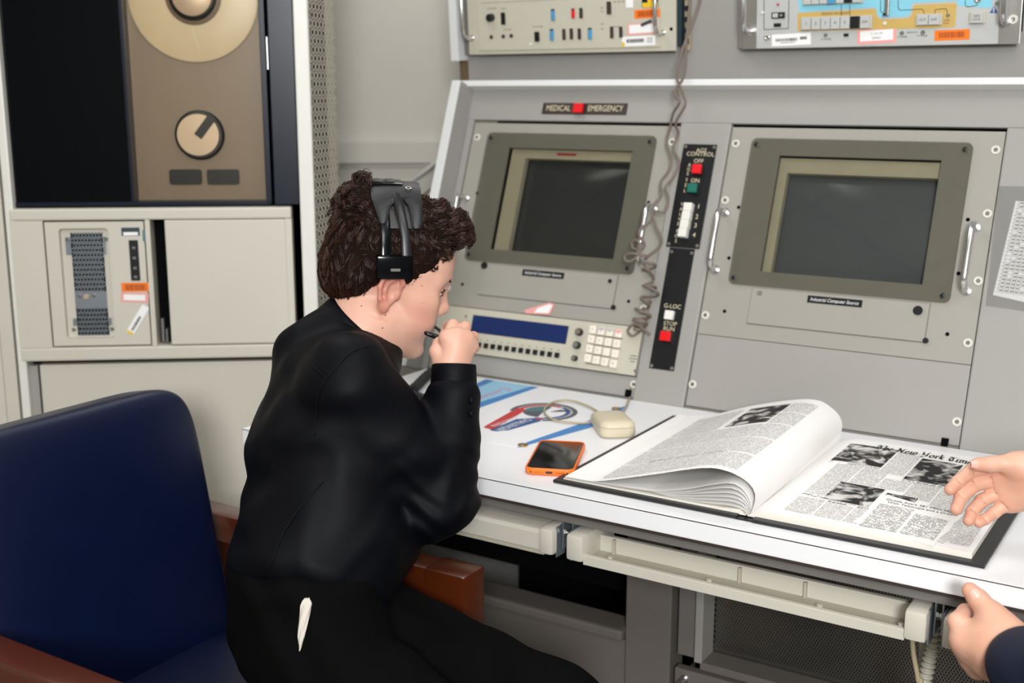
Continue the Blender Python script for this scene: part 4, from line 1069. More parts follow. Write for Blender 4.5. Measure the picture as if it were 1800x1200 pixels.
# ================================================================== trays under the desk
TF = Frame((0, 1.42, 0), (1, 0, 0), (0, 0, 1))
def end_cap(x0, x1, parent):
    ms = Mesh(); ms.box(TF, x0, x1, 0.643, 0.683, -0.10, 0.004, 0.006)
    return ms.build('end_cap', M['beige'], parent, auto=40)
tr = thing('keyboard_tray', (-0.54, 1.47, 0.63), 'long open beige drawer tray hanging under the desk beneath the book', 'tray', 'trays under the desk')
end_cap(-0.800, -0.772, tr); end_cap(-0.318, -0.290, tr)
ms = Mesh(); ms.box(TF, -0.773, -0.317, 0.640, 0.655, -0.008, 0.0, 0.001); ms.build('front_lip', M['beige'], tr)
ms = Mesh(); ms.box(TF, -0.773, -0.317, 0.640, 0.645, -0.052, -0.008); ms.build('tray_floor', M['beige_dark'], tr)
ms = Mesh(); ms.box(TF, -0.773, -0.317, 0.640, 0.669, -0.06, -0.052, 0.001); ms.build('back_wall', M['beige'], tr)
for x in (-0.555, -0.462, -0.75):
    ms = Mesh(); ms.box(TF, x, x + 0.004, 0.645, 0.667, -0.052, -0.047); ms.build('rib', M['beige_dark'], tr)
for x in (-0.738, -0.585, -0.43, -0.325):
    ms = Mesh(); ms.cyl(Frame((x, 1.437, 0.645), (1, 0, 0), (0, 1, 0)), 0, 0, 0.004, 0, 0.009, 12); ms.build('peg', M['beige'], tr, auto=40)
t2 = thing('keyboard_tray', (-1.1, 1.47, 0.63), 'closed beige drawer tray under the desk beside the seated boy', 'tray', 'trays under the desk')
ms = Mesh(); ms.prism(Frame((-1.32, 0, 0), (0, 1, 0), (0, 0, 1)), [(1.421, 0.647), (1.421, 0.672), (1.428, 0.676), (1.475, 0.680), (1.52, 0.680), (1.52, 0.647)], 0, 0.485); ms.build('drawer_front', M['beige'], t2)
ms = Mesh(); ms.box(TF, -1.32, -0.84, 0.640, 0.646, -0.10, -0.002); ms.build('lower_rail', M['beige_dark'], t2)
end_cap(-0.846, -0.822, t2)
t3 = thing('keyboard_tray', (0.0, 1.47, 0.63), 'beige drawer tray under the desk partly hidden by the lower hand', 'tray', 'trays under the desk')
end_cap(-0.272, -0.235, t3)
ms = Mesh(); ms.box(TF, -0.236, 0.22, 0.632, 0.648, -0.008, 0.0, 0.001); ms.build('front_lip', M['beige'], t3)
ms = Mesh(); ms.box(TF, -0.236, 0.22, 0.640, 0.683, -0.06, -0.052, 0.001); ms.build('back_wall', M['beige'], t3)
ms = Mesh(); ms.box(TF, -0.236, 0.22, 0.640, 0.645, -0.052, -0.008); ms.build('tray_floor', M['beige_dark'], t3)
end_cap(0.22, 0.247, t3)
for k, xs in enumerate(((-0.818, -0.802), (-0.286, -0.277))):
    br = thing('tray_bracket', (sum(xs) / 2, 1.46, 0.64), ('zinc bracket with bolts between the left and middle trays', 'zinc bracket with bolts between the middle and right trays')[k], 'bracket', 'tray brackets')
    for i, x in enumerate(xs):
        ms = Mesh(); bx(ms, x - 0.001, x + 0.001, 1.44, 1.50, 0.648, 0.7055); bx(ms, x - 0.001 + (0.004 if i else -0.004), x + 0.001 + (0.004 if i else -0.004), 1.428, 1.452, 0.638, 0.684); ms.build('hanger_plate', M['zinc'], br)
        sg = -1 if i else 1
        ms = Mesh(); ms.lathe(Frame((x, 1.446, 0.672), (0, 1, 0), (0, 0, 1)), 0, 0, [(0.0055, 0), (0.0055, sg * 0.004), (0.0028, sg * 0.004), (0.0028, sg * 0.008)], 6); ms.build('bolt', M['steel'], br)
# conduit and cables below the right end
P = lambda x, y, yv: tuple(TF_hit(x, y, yv))
def TF_hit(x, y, yv):
    F = Frame((0, yv, 0), (1, 0, 0), (0, 0, 1)); a, b = F.hit(x, y); return V(a, yv, b)
ax = bez([TF_hit(1643, 1085, 1.56), TF_hit(1640, 1130, 1.56), TF_hit(1630, 1175, 1.56), TF_hit(1622, 1230, 1.56), TF_hit(1615, 1400, 1.56), V(*TF_hit(1612, 1800, 1.56)[:2], 0.01)], 40)
L = np.concatenate([[0], np.cumsum(np.linalg.norm(np.diff(ax, axis=0), axis=1))])
ss = np.arange(0, L[-1], 0.0011); ax2 = np.stack([np.interp(ss, L, ax[:, i]) for i in range(3)], 1)
ms = Mesh(); ms.tube(ax2, 0.0085 + 0.0016 * np.clip(np.sin(ss / 0.0085 * 2 * math.pi) * 1.6, -1, 1), 12)
tag(ms.build('corrugated_conduit', M['cream_plastic'], smooth=True), 'cream corrugated conduit hanging below the desk near the lower hand', 'conduit')
ms = Mesh(); ms.tube(bez([TF_hit(1603, 1110, 1.52), TF_hit(1606, 1150, 1.52), TF_hit(1614, 1195, 1.52), TF_hit(1620, 1260, 1.52), V(*TF_hit(1622, 1700, 1.52)[:2], 0.01)], 10), 0.0035, 8)
tag(ms.build('tray_cable', M['mouse_cord'], smooth=True), 'tan cable dropping from the middle tray beside the conduit', 'cable')
ms = Mesh(); q0 = TF_hit(1624, 1106, 1.60); q1 = TF_hit(1618, 1240, 1.60)
ms.box(Frame(q0, (1, 0, 0), (q1 - q0) / np.linalg.norm(q1 - q0)), -0.005, 0.005, 0, 0.55, -0.001, 0.001)
tag(ms.build('flat_strap', M['cream_plastic']), 'flat pale strap hanging beside the conduit under the desk', 'strap')
# ================================================================== chair
ch = thing('armchair', (-1.15, 1.1, 0), 'blue vinyl armchair with red brown wooden arms under the boy', 'chair')
def pillow(cen, ax, ay, az, hx_, hy_, hz_, r, name, m, parent, n=14, bulge=0.0, e=5.0):
    """upholstered block: superellipsoid box"""
    ms = Mesh()
    nu, nv = n * 4, n * 2
    P_ = np.zeros((nv + 1, nu + 1, 3))
    for i in range(nv + 1):
        p_ = -math.pi / 2 + math.pi * i / nv
        for j in range(nu + 1):
            t = 2 * math.pi * j / nu
            sp = lambda c: math.copysign(abs(c) ** (2 / e), c)
            x = sp(math.cos(p_)) * sp(math.cos(t)); y = sp(math.cos(p_)) * sp(math.sin(t)); z = sp(math.sin(p_))
            P_[i, j] = np.array(cen) + np.array(ax) * x * hx_ + np.array(ay) * y * hy_ + np.array(az) * z * (hz_ * (1 + bulge * (1 - x * x) * (1 - y * y)))
    ms.grid(P_)
    return ms.build(name, m, parent, smooth=True)
tb = math.atan2(0.075, 0.40)
bu = V(-math.sin(tb), 0, math.cos(tb)); bn = V(math.cos(tb), 0, math.sin(tb))
pillow(V(-1.372, 1.075, 0.632) - bn * 0.045, bu, (0, 1, 0), bn, 0.232, 0.215, 0.046, 0.04, 'backrest', M['vinyl'], ch, 20, 0.12, 7.0)
pillow((-1.13, 1.09, 0.418), (1, 0, 0), (0, 1, 0), (0, 0, 1), 0.255, 0.222, 0.042, 0.03, 'seat', M['vinyl'], ch, 18, 0.12, 7.0)
for y0, y1, rev in ((0.808, 0.856, 0), (1.326, 1.374, 1)):
    ms = Mesh(); bx(ms, -1.50, -0.935, y0, y1, 0.572, 0.62, 0.005); ms.build('armrest', M['wood'], ch, auto=40)
    ms = Mesh(); bx(ms, -0.988, -0.915, y0 - 0.004, y1 + 0.004, 0.0, 0.622, 0.006); ms.build('front_leg', M['wood'], ch, auto=40)
    ms = Mesh(); bx(ms, -1.49, -1.43, y0, y1, 0.0, 0.574, 0.005); ms.build('rear_leg', M['wood'], ch, auto=40)
    ms = Mesh(); bx(ms, -1.432, -0.986, y0 + 0.008, y1 - 0.008, 0.335, 0.385, 0.004); ms.build('side_rail', M['wood'], ch, auto=40)
ms = Mesh(); bx(ms, -0.975, -0.93, 0.856, 1.326, 0.33, 0.38, 0.004); ms.build('front_rail', M['wood'], ch, auto=40)

# ================================================================== things on the desk
def dk(x, y, z=0.0): return np.array(DF.hit(x, y, z))
ban = thing('vinyl_banner', (-1.2, 1.75, DESK_Z), 'white banner sheet with blue bands and round emblem lying beside the boy', 'banner')
NR, FR = dk(908, 786), dk(1104, 713)
sd = (FR - NR) / np.linalg.norm(FR - NR)
NRl = np.array([-1.43, NR[1] - 0.02]); FRl = np.array([-1.40, 1.945])
FRR = np.array([FR[0], min(FR[1], 1.94)])
ms = Mesh(); ms.prism(DF, [NR, FRR, np.array([-1.05, 1.945]), FRl, NRl], 0.0002, 0.0008); ms.build('sheet', M['banner'], ban)
d1_, d2_ = 0.0008, 0.0011
ms = Mesh(); hp = [dk(x, y, d2_) for x, y in ((909, 786), (928, 776), (1030, 741), (1078, 719), (1104, 712), (1098, 722), (1083, 733), (1036, 751))]
ms.prism(DF, hp, d1_, d2_); hem = ms.build('blue_hem', M['strap_blue'], ban)
for x, y in ((919, 782), (1083, 718)):
    a, b = dk(x, y, d2_); ms = Mesh()
    ms.ring(DF, [(a + 0.0085 * math.cos(t), b + 0.0085 * math.sin(t)) for t in np.linspace(0, 2 * math.pi, 20, endpoint=False)], [(a + 0.004 * math.cos(t), b + 0.004 * math.sin(t)) for t in np.linspace(0, 2 * math.pi, 20, endpoint=False)], d2_, d2_ + 0.0012)
    ms.build('grommet', M['brass'], ban)
def stripe(u0, u1, l0, l1, name, m):
    """band between two sighted lines, run back to the near edge"""
    A, B = dk(*u0), dk(*u1); C_, D_ = dk(*l0), dk(*l1)
    def ext(p, q):
        t = (q - p) / np.linalg.norm(q - p)
        return p + t * ((1.69 - p[1]) / t[1]), q + t * ((min(1.944, q[1] + 0.02) - q[1]) / t[1])
    a, b = ext(A, B); c, d = ext(C_, D_)
    ms = Mesh(); ms.prism(DF, [a, b, d, c], d1_, d2_)
    return ms.build(name, m, ban)
stripe((838, 709), (931, 680.5), (838, 719), (944, 682), 'blue_band', M['strap_blue'])
stripe((838, 674.5), (866, 661), (838, 682.5), (883, 664), 'blue_band', M['strap_blue'])
stripe((838, 682.5), (883, 664), (838, 709), (931, 680.5), 'pale_band', M['pale_blue'])
tA, tB = dk(838, 700), dk(905, 676)
td_ = (tB - tA) / np.linalg.norm(tB - tA)
CF = Frame(DF.p(*dk(869, 692), 0), np.append(-td_, 0), np.append((td_[1], -td_[0]), 0))
ms = Mesh(); put_text(ms, CF, 'Center', 0.0, 0, 0.034, d2_ + 0.0002, shear=0.15); ms.build('band_lettering', M['print_pink'], ban)
# emblem
lc = (dk(690 + 1085 / 4.09, 630 + 386 / 4.09)); lr = 0.062
def arc(r0, r1, t0, t1, name, m, dz=0.0):
    tt = np.radians(np.linspace(t0, t1, 40))
    pts = [(lc[0] + r1 * math.cos(t), lc[1] + r1 * math.sin(t)) for t in tt] + [(lc[0] + r0 * math.cos(t), lc[1] + r0 * math.sin(t)) for t in tt[::-1]]
    ms = Mesh(); n = len(tt)
    v = [DF.p(a, b, d2_ + dz) for a, b in pts]
    ms.add(v, [(i, i + 1, 2 * n - 2 - i, 2 * n - 1 - i) for i in range(n - 1)])
    return ms.build(name, m, ban)
arc(lr * 0.86, lr, -62, 205, 'emblem_ring', M['print_grey'])
arc(lr * 0.80, lr * 0.85, -50, 190, 'emblem_ring', M['key_grey'])
arc(lr * 0.66, lr * 0.79, 75, 205, 'emblem_arc', M['print_red'], 0.0001)
arc(lr * 0.66, lr * 0.79, -80, 70, 'emblem_arc', M['print_navy'], 0.0001)
arc(0.0005, lr * 0.6, 95, 285, 'emblem_disc', M['print_teal'], 0.0001)
wz = lambda zx, zy: dk(690 + zx / 4.09, 630 + zy / 4.09)
ms = Mesh(); ms.prism(DF, [wz(655, 500), wz(668, 488), wz(900, 358), wz(960, 372), wz(900, 410), wz(720, 515)], d2_, d2_ + 0.0003); wr = ms.build('emblem_wedge', M['print_red'], ban)
arc(0.0005, lr * 0.6, 205, 285, 'emblem_ground', M['print_grey'], 0.00015)
ms = Mesh(); ms.prism(DF, [lc + (0.012, 0.006), lc + (0.043, 0.030), lc + (0.020, 0.026)], d2_, d2_ + 0.0004); ms.build('emblem_dart', M['ink'], ban)
ms = Mesh(); ms.prism(DF, [wz(1020, 440), wz(1075, 432), wz(1080, 440), wz(1040, 446)], d2_, d2_ + 0.0005); ms.build('emblem_spark', M['print_red'], ban)
ms = Mesh(); ms.prism(DF, [wz(700, 518), wz(740, 527), wz(830, 520), wz(1060, 455), wz(1075, 440), wz(1000, 432), wz(890, 440)], d2_, d2_ + 0.0003); wb = ms.build('emblem_wedge', M['print_navy'], ban)
ms = Mesh()
p0_, p1_ = wz(700, 495), wz(905, 425)
e_ = (p1_ - p0_) / np.linalg.norm(p1_ - p0_); EF = Frame(DF.p(*((p0_ + p1_) / 2), 0), np.append(-e_, 0), np.append((e_[1], -e_[0]), 0))
def fit_text(s, q0, q1, size):
    e = (q1 - q0); w = np.linalg.norm(e); e = e / w; g, _ = text_geo(s, size)
    FF = Frame(DF.p(*((q0 + q1) / 2), 0), np.append(-e, 0), np.append((e[1], -e[0]), 0)); put_text(ms, FF, s, 0, 0, size, d2_ + 0.0006, sx=w / (g[:, 0].max() - g[:, 0].min()))
fit_text('LEARNING CENTER', wz(710, 492), wz(900, 424), 0.015)
fit_text('CHALLENGER', wz(760, 522), wz(985, 440), 0.022)
ms2_ = ms
ms.build('emblem_lettering', M['white_text'], ban)

# phone
ph_ = thing('phone', (-0.895, 1.552, DESK_Z + 0.0005), 'black smartphone in a bright orange case on the white desk', 'phone')
PHF = Frame((-0.895, 1.552, DESK_Z + 0.0005), (0.928, 0.372, 0), (-0.372, 0.928, 0))
def stack(F, levels, name, m, parent, w, l, r, zf=None, n=7, auto=50, cap=True):
    ms = Mesh(); v = []; k = None
    for z, s_ in levels:
        ol = rrect(-w + s_, w - s_, -l + s_, l - s_, max(r - s_, 0.0005), n)
        k = len(ol)
        for a, b in ol: v.append(F.p(a, b, z if zf is None else zf(a, b, z)))
    f = [(j * k + i, j * k + (i + 1) % k, (j + 1) * k + (i + 1) % k, (j + 1) * k + i) for j in range(len(levels) - 1) for i in range(k)]
    f += [tuple(range(k))[::-1]]
    if cap: f += [tuple((len(levels) - 1) * k + i for i in range(k))]
    ms.add(v, f)
    return ms.build(name, m, parent, auto=auto)
pwid, plen = 0.0382, 0.0765
stack(PHF, [(0, 0.003), (0.001, 0.0012), (0.003, 0), (0.0085, 0), (0.0108, 0.0008), (0.0112, 0.0022), (0.0098, 0.003)], 'case', M['orange_case'], ph_, pwid, plen, 0.0125)
stack(PHF, [(0.0085, 0.0028), (0.0103, 0.0028), (0.0105, 0.0032)], 'screen', M['blackgloss'], ph_, pwid, plen, 0.0115)
EFr = Frame(PHF.p(0, -plen, 0), PHF.ax, (0, 0, 1))
ms = Mesh(); ms.prism(EFr, rrect(-0.0055, 0.0055, 0.0035, 0.0072, 0.0016), -0.001, 0.0004); ms.build('charging_port', M['brownline'], ph_)
ms = Mesh()
for a in [-0.022 + i * 0.0028 for i in range(5)] + [0.0105 + i * 0.0028 for i in range(5)]: ms.cyl(EFr, a, 0.0053, 0.0008, 0, 0.0004, 8)
for a in (-0.028, 0.028): ms.cyl(EFr, a, 0.0053, 0.0014, 0, 0.0004, 10)
ms.build('speaker_holes', M['brownline'], ph_)

# mouse
mo = thing('computer_mouse', (-0.9, 1.753, DESK_Z), 'old beige computer mouse on the edge of the white banner', 'mouse')
MFm = Frame((-0.9, 1.753, DESK_Z + 0.0012), (0.77, 0.64, 0), (-0.64, 0.77, 0))
zf = lambda a, b, z: z * (1.0 - 2.6 * max(0.0, b + 0.02) * (1 if z > 0.006 else 0.0) - 30 * (b / 0.05) ** 2 * 0.001)
stack(MFm, [(0, 0.004), (0.002, 0.001), (0.008, 0), (0.017, 0.0005), (0.0175, 0.0015)], 'lower_shell', M['mouse'], mo, 0.031, 0.052, 0.016, zf)
stack(MFm, [(0.0178, 0.0015), (0.0182, 0.0004), (0.022, 0.0012), (0.0255, 0.004), (0.0275, 0.009), (0.0285, 0.016)], 'upper_shell', M['mouse'], mo, 0.031, 0.052, 0.018, zf)
ms = Mesh()
cpts = [MFm.p(0, 0.05, 0.008)] + [DF.p(*dk(x, y, 0.005), 0.005) for x, y in ((1030, 743), (1000, 742), (975, 738), (958, 727), (960, 714), (978, 705), (1003, 704), (1030, 712), (1052, 724), (1055, 733))]
cpts2 = [DF.p(*dk(x, y, 0.004), 0.004) for x, y in ((1095, 722), (1103, 708), (1109, 692))] + [PF.p(*PX(1109, 680, 0.004), 0.004)]
ms.tube(bez(cpts, 8), 0.0019, 7)
ms.tube(bez([cpts[-1], MFm.p(0.012, 0.056, 0.004), DF.p(*dk(1085, 728, 0.004), 0.004)] + cpts2, 8), 0.0019, 7)
ms.build('cord', M['mouse_cord'], mo, smooth=True)

# black coiled headset lead lying behind the cuff
ax = bez([V(-1.22, 1.70, DESK_Z + 0.012)] + [DF.p(*dk(x, y, 0.011), 0.011) for x, y in ((715, 690), (728, 682), (742, 668), (754, 657), (768, 651), (790, 648))], 30)
L = np.concatenate([[0], np.cumsum(np.linalg.norm(np.diff(ax, axis=0), axis=1))]); ss = np.arange(0, L[-1], 0.0012)
ax = np.stack([np.interp(ss, L, ax[:, i]) for i in range(3)], 1)
tg = np.gradient(ax, axis=0); tg /= np.linalg.norm(tg, axis=1)[:, None]
n1 = np.cross(tg, UP); n1 /= np.linalg.norm(n1, axis=1)[:, None]; n2 = np.cross(n1, tg)
phs = ss / 0.0068 * 2 * math.pi
ms = Mesh(); ms.tube(ax + n1 * (0.0085 * np.cos(phs))[:, None] + n2 * (0.0085 * np.sin(phs))[:, None], 0.0022, 6)
tag(ms.build('coiled_lead', M['black'], smooth=True), 'black coiled lead lying on the white banner behind the cuff', 'cord')

# ================================================================== open book
bk = thing('open_book', (-0.546, 1.66, DESK_Z), 'large open black book of newspaper front pages on the desk', 'book')
BX, BY, BZ = -0.546, 1.4615, DESK_Z + 0.0006
ms = Mesh(); ms.box(DF, -0.846, -0.557, 1.4575, 1.883, 0.0006, 0.0052, 0.0012); ms.build('cover_board', M['leather'], bk)
ms = Mesh(); ms.box(DF, -0.535, -0.236, 1.4555, 1.882, 0.0006, 0.0052, 0.0012); ms.build('cover_board', M['leather'], bk)
ms = Mesh(); ms.box(DF, -0.560, -0.532, 1.4575, 1.882, 0.0004, 0.0022, 0.0006); ms.build('spine', M['leather'], bk)
PW, PH = 0.292, 0.408
Y0 = 1.4685
def prof_fn(front, back):
    def res(p):
        c = bez([(x, z, 0) for x, z in p], 16)[:, :2]
        L = np.concatenate([[0], np.cumsum(np.linalg.norm(np.diff(c, axis=0), axis=1))])
        return c, L
    cf, lf = res(front); cb, lb = res(back)
    def fn(u, v):
        u = min(max(u, 0), 1)
        a = np.array([np.interp(u * lf[-1], lf, cf[:, k]) for k in (0, 1)]); b = np.array([np.interp(u * lb[-1], lb, cb[:, k]) for k in (0, 1)])
        q = a * (1 - v) + b * v
        return V(BX + q[0], Y0 + PH * v, DESK_Z + q[1])
    return fn
FRONT = [(0.004, 0.006), (0.0085, 0.02), (0.0105, 0.0345), (0.005, 0.0465), (-0.010, 0.0565), (-0.0348, 0.0628), (-0.0689, 0.0602), (-0.1432, 0.0375), (-0.2264, 0.0130), (-0.262, 0.0095)]
BACK = [(0.000, 0.010), (0.004, 0.023), (0.0048, 0.0351), (-0.0005, 0.049), (-0.0145, 0.061), (-0.0368, 0.0705), (-0.0762, 0.0664), (-0.152, 0.0449), (-0.2195, 0.02), (-0.262, 0.012)]
PL = prof_fn(FRONT, BACK)
def sheet(fn, name, m, nu=40, nv=12, th=0.0003):
    P_ = np.array([[fn(i / nu, j / nv) for i in range(nu + 1)] for j in range(nv + 1)])
    ms = Mesh(); ms.grid(P_)
    return ms.build(name, m, bk, smooth=True)
sheet(PL, 'turned_page', M['paper'])
for k, h in enumerate((0.046, 0.039, 0.032, 0.026, 0.020, 0.014)):
    fl = 0.0095 - 0.0008 * k; dr_ = 0.004 * math.sin(k * 2.1)
    f_ = [(0.001, 0.004), (0.0045 - 0.001 * k, h * 0.45), (-0.006, h * 0.85), (-0.024, h), (-0.055, h * 0.82), (-0.10 + dr_, h * 0.42 + 0.003), (-0.16 + dr_, fl + 0.002 + 0.001 * k), (-0.286 + 0.002 * k, fl)]
    b_ = [(x, z * 1.02) for x, z in f_]
    sheet(prof_fn(f_, b_), 'leaf', M['paper'], 30, 4)
ms = Mesh(); ms.prism(Frame((0, Y0, DESK_Z), (1, 0, 0), (0, 0, 1)), [(BX - 0.288, 0.0038), (BX - 0.288, 0.0065), (BX - 0.04, 0.0085), (BX - 0.012, 0.011), (BX - 0.002, 0.004)], -PH, 0)
ms.build('left_page_block', M['page_edge'], bk)
def zr(u): return 0.0035 + 0.0125 * (1 - math.exp(-u / 0.014)) - 0.0035 * (u / PW) ** 2
def PR(x, y, d=0.0):
    """point on the right page at desk position x, y"""
    u = max(0.0, min(PW, x - BX))
    return V(x, y, DESK_Z + zr(u) + d)
ms = Mesh()
us = [PW * (i / 40) ** 1.6 for i in range(41)]
n = len(us)
top = [(BX + u, zr(u)) for u in us]; bot = [(BX + u, 0.0038) for u in us]
v = [V(x, Y0, DESK_Z + z) for x, z in top] + [V(x, Y0 + PH, DESK_Z + z) for x, z in top] + [V(x, Y0, DESK_Z + z) for x, z in bot] + [V(x, Y0 + PH, DESK_Z + z) for x, z in bot]
f = [(i, i + 1, n + i + 1, n + i) for i in range(n - 1)]
ms.add(v, f)
ms.cur = 1
f2 = [(2 * n + i, 2 * n + i + 1, i + 1, i) for i in range(n - 1)] + [(n + i, n + i + 1, 3 * n + i + 1, 3 * n + i) for i in range(n - 1)] + [(n - 1, 3 * n - 1, 4 * n - 1, 2 * n - 1)]
for q in f2: ms.f.append(q); ms.m.append(1)
ms.build('right_page_block', [M['paper'], M['page_edge']], bk)

# printed matter: text and halftone materials read the block's own metric coordinates
def print_mat(name, pitch, dens, contrast=0.9, kind='text', seed=0.0):
    m = bpy.data.materials.new(name); m.use_nodes = True
    nt = m.node_tree; b = nt.nodes['Principled BSDF']; b.inputs['Roughness'].default_value = 0.75
    N_ = nt.nodes.new; Lk = nt.links.new
    uv = N_('ShaderNodeUVMap'); sp = N_('ShaderNodeSeparateXYZ'); Lk(uv.outputs[0], sp.inputs[0])
    def mth(op, a, b_=None, c=None):
        q = N_('ShaderNodeMath'); q.operation = op
        for i, w in enumerate((a, b_, c)):
            if w is None: continue
            if isinstance(w, (int, float)): q.inputs[i].default_value = w
            else: Lk(w, q.inputs[i])
        return q.outputs[0]
    x, y = sp.outputs[0], sp.outputs[1]
    cr = N_('ShaderNodeMix'); cr.data_type = 'RGBA'
    if kind == 'text':
        ln = mth('DIVIDE', y, pitch); row = mth('FLOOR', ln); fr = mth('FRACT', ln)
        inrow = mth('LESS_THAN', fr, 0.62)
        cmb = N_('ShaderNodeCombineXYZ'); Lk(mth('MULTIPLY', x, 1.0 / pitch), cmb.inputs[0]); Lk(mth('MULTIPLY', row, 7.37), cmb.inputs[1]); cmb.inputs[2].default_value = seed
        nz = N_('ShaderNodeTexNoise'); nz.inputs['Scale'].default_value = 1.6; nz.inputs['Detail'].default_value = 1; Lk(cmb.outputs[0], nz.inputs['Vector'])
        c2 = N_('ShaderNodeCombineXYZ'); Lk(mth('MULTIPLY', x, 0.35 / pitch), c2.inputs[0]); Lk(mth('MULTIPLY', row, 3.1), c2.inputs[1]); c2.inputs[2].default_value = seed + 4
        n2 = N_('ShaderNodeTexNoise'); n2.inputs['Scale'].default_value = 1.5; n2.inputs['Detail'].default_value = 0; Lk(c2.outputs[0], n2.inputs['Vector'])
        let = mth('GREATER_THAN', nz.outputs['Fac'], 0.44); wrd = mth('GREATER_THAN', n2.outputs['Fac'], 0.34)
        fac = mth('MULTIPLY', mth('MULTIPLY', inrow, let), mth('MULTIPLY', wrd, dens))
        Lk(fac, cr.inputs['Factor']); cr.inputs['A'].default_value = lin('f0eeea'); cr.inputs['B'].default_value = lin('1c1c1e')
    else:
        cmb = N_('ShaderNodeCombineXYZ'); Lk(x, cmb.inputs[0]); Lk(y, cmb.inputs[1]); cmb.inputs[2].default_value = seed
        nz = N_('ShaderNodeTexNoise'); nz.inputs['Scale'].default_value = 1.0 / pitch; nz.inputs['Detail'].default_value = 5; nz.inputs['Distortion'].default_value = 1.2; Lk(cmb.outputs[0], nz.inputs['Vector'])
        vo = N_('ShaderNodeTexVoronoi'); vo.inputs['Scale'].default_value = 0.9 / pitch; Lk(cmb.outputs[0], vo.inputs['Vector'])
        s2 = mth('ADD', nz.outputs['Fac'], mth('MULTIPLY', vo.outputs['Distance'], -0.28))
        fac = mth('MULTIPLY_ADD', s2, 5.0 * contrast, -1.55 * contrast - dens)
        q = mth('MINIMUM', mth('MAXIMUM', fac, 0.0), 1.0)
        Lk(q, cr.inputs['Factor']); cr.inputs['A'].default_value = lin('18181a'); cr.inputs['B'].default_value = lin('dddad6')
    Lk(cr.outputs['Result'], b.inputs['Base Color'])
    return m
TXT = print_mat('newsprint_small', 0.0021, 0.62)
TXT2 = print_mat('newsprint_article', 0.0034, 0.75, seed=3.0)
HEAD = print_mat('newsprint_headline', 0.0050, 0.85, seed=8.0)
PHO = [print_mat('halftone_photo', 0.028, 0.12, 1.0, 'photo', s_) for s_ in (1.3, 5.1, 9.7, 2.2)]
def patch(fn, u0, u1, v0, v1, name, m, scale_u=1.0, scale_v=1.0, nu=8, nv=4, rot=False):
    me = bpy.data.meshes.new(name)
    vs_ = []; uvs = []
    for j in range(nv + 1):
        for i in range(nu + 1):
            u = u0 + (u1 - u0) * i / nu; v_ = v0 + (v1 - v0) * j / nv
            vs_.append(fn(u, v_)); uvs.append((u * scale_u, v_ * scale_v))
    fs = [(j * (nu + 1) + i, j * (nu + 1) + i + 1, (j + 1) * (nu + 1) + i + 1, (j + 1) * (nu + 1) + i) for j in range(nv) for i in range(nu)]
    me.from_pydata((np.array(vs_) - wbase(bk)).tolist(), [], fs)
    ul_ = me.uv_layers.new(name='UVMap')
    for lp_ in me.loops: ul_.data[lp_.index].uv = uvs[lp_.vertex_index]
    me.materials.append(m); me.update()
    o = bpy.data.objects.new(name, me); return link(o, bk)
PGF = Frame((0, 0, DESK_Z + 0.014), (1, 0, 0), (0, 1, 0))
def pg(x, y): return np.array(PGF.hit(x, y))
def pz(zx, zy): return pg(1440 + zx / 6.0, 740 + zy / 6.0)
prr = lambda e: (lambda x, y: PR(x, y, e))
def pblock(c0, c1, name, m, e=0.0003, **k):
    a, b = pz(*c0), pz(*c1)
    return patch(prr(e), min(a[0], b[0]), max(a[0], b[0]), min(a[1], b[1]), max(a[1], b[1]), name, m, **k)
XL = pz(0, 640)[0] - 0.004; XR = pz(1600, 900)[0] + 0.03
# photographs (left-top corner, right-bottom corner)
pblock((330, 240), (650, 500), 'news_photo', PHO[0]); pblock((1090, 400), (1335, 690), 'news_photo', PHO[1])
pblock((230, 650), (520, 915), 'news_photo', PHO[2]); pblock((720, 765), (1010, 865), 'news_photo', PHO[3])
yT = pz(330, 240)[1]; yM = pz(170, 400)[1]
A1 = pz(330, 240); A2 = pz(650, 500); B1_ = pz(1090, 400); B2_ = pz(1335, 690); C1 = pz(230, 650); C2 = pz(520, 915)
# text columns around them
def tb(x0, x1, y0, y1, m=TXT, name='news_column', e=0.0003):
    if x1 - x0 > 0.004 and y1 - y0 > 0.003: patch(prr(e), x0, x1, y0, y1, name, m, nu=2, nv=2)
gut = 0.003
tb(A2[0] + gut, B1_[0] - gut, B2_[1] + 0.01, A1[1] - 0.012); tb(A2[0] + gut, B1_[0] - gut, A1[1] - 0.011, A1[1], HEAD, 'news_headline')
tb(A1[0], A2[0], A2[1] - 0.011, A2[1] - 0.002, HEAD, 'news_headline'); tb(B1_[0], B2_[0], B2_[1] - 0.011, B2_[1] - 0.002, HEAD, 'news_headline')
cw = (XR - XL) / 6
yb = Y0 + 0.018
for i in range(6):
    x0, x1 = XL + i * cw + 0.0012, XL + (i + 1) * cw - 0.0012
    top_ = A2[1] - 0.013 if x1 < B1_[0] else B2_[1] - 0.013
    if x0 < C1[0] - cw * 0.5:
        tb(x0, x1, C2[1] + 0.012, top_); tb(x0, x1, yb, C2[1] - 0.006); tb(x0, x1, C2[1] + 0.001, C2[1] + 0.010, HEAD, 'news_headline')
    elif x0 < C2[0] - cw * 0.3:
        tb(x0, x1, C1[1] + 0.002, top_); tb(x0, x1, yb, C2[1] - 0.012); tb(x0, x1, C2[1] - 0.010, C2[1] - 0.003, HEAD, 'news_headline')
    else:
        tb(x0, x1, pz(1010, 840)[1] + 0.004 if i < 4 else yb, top_)
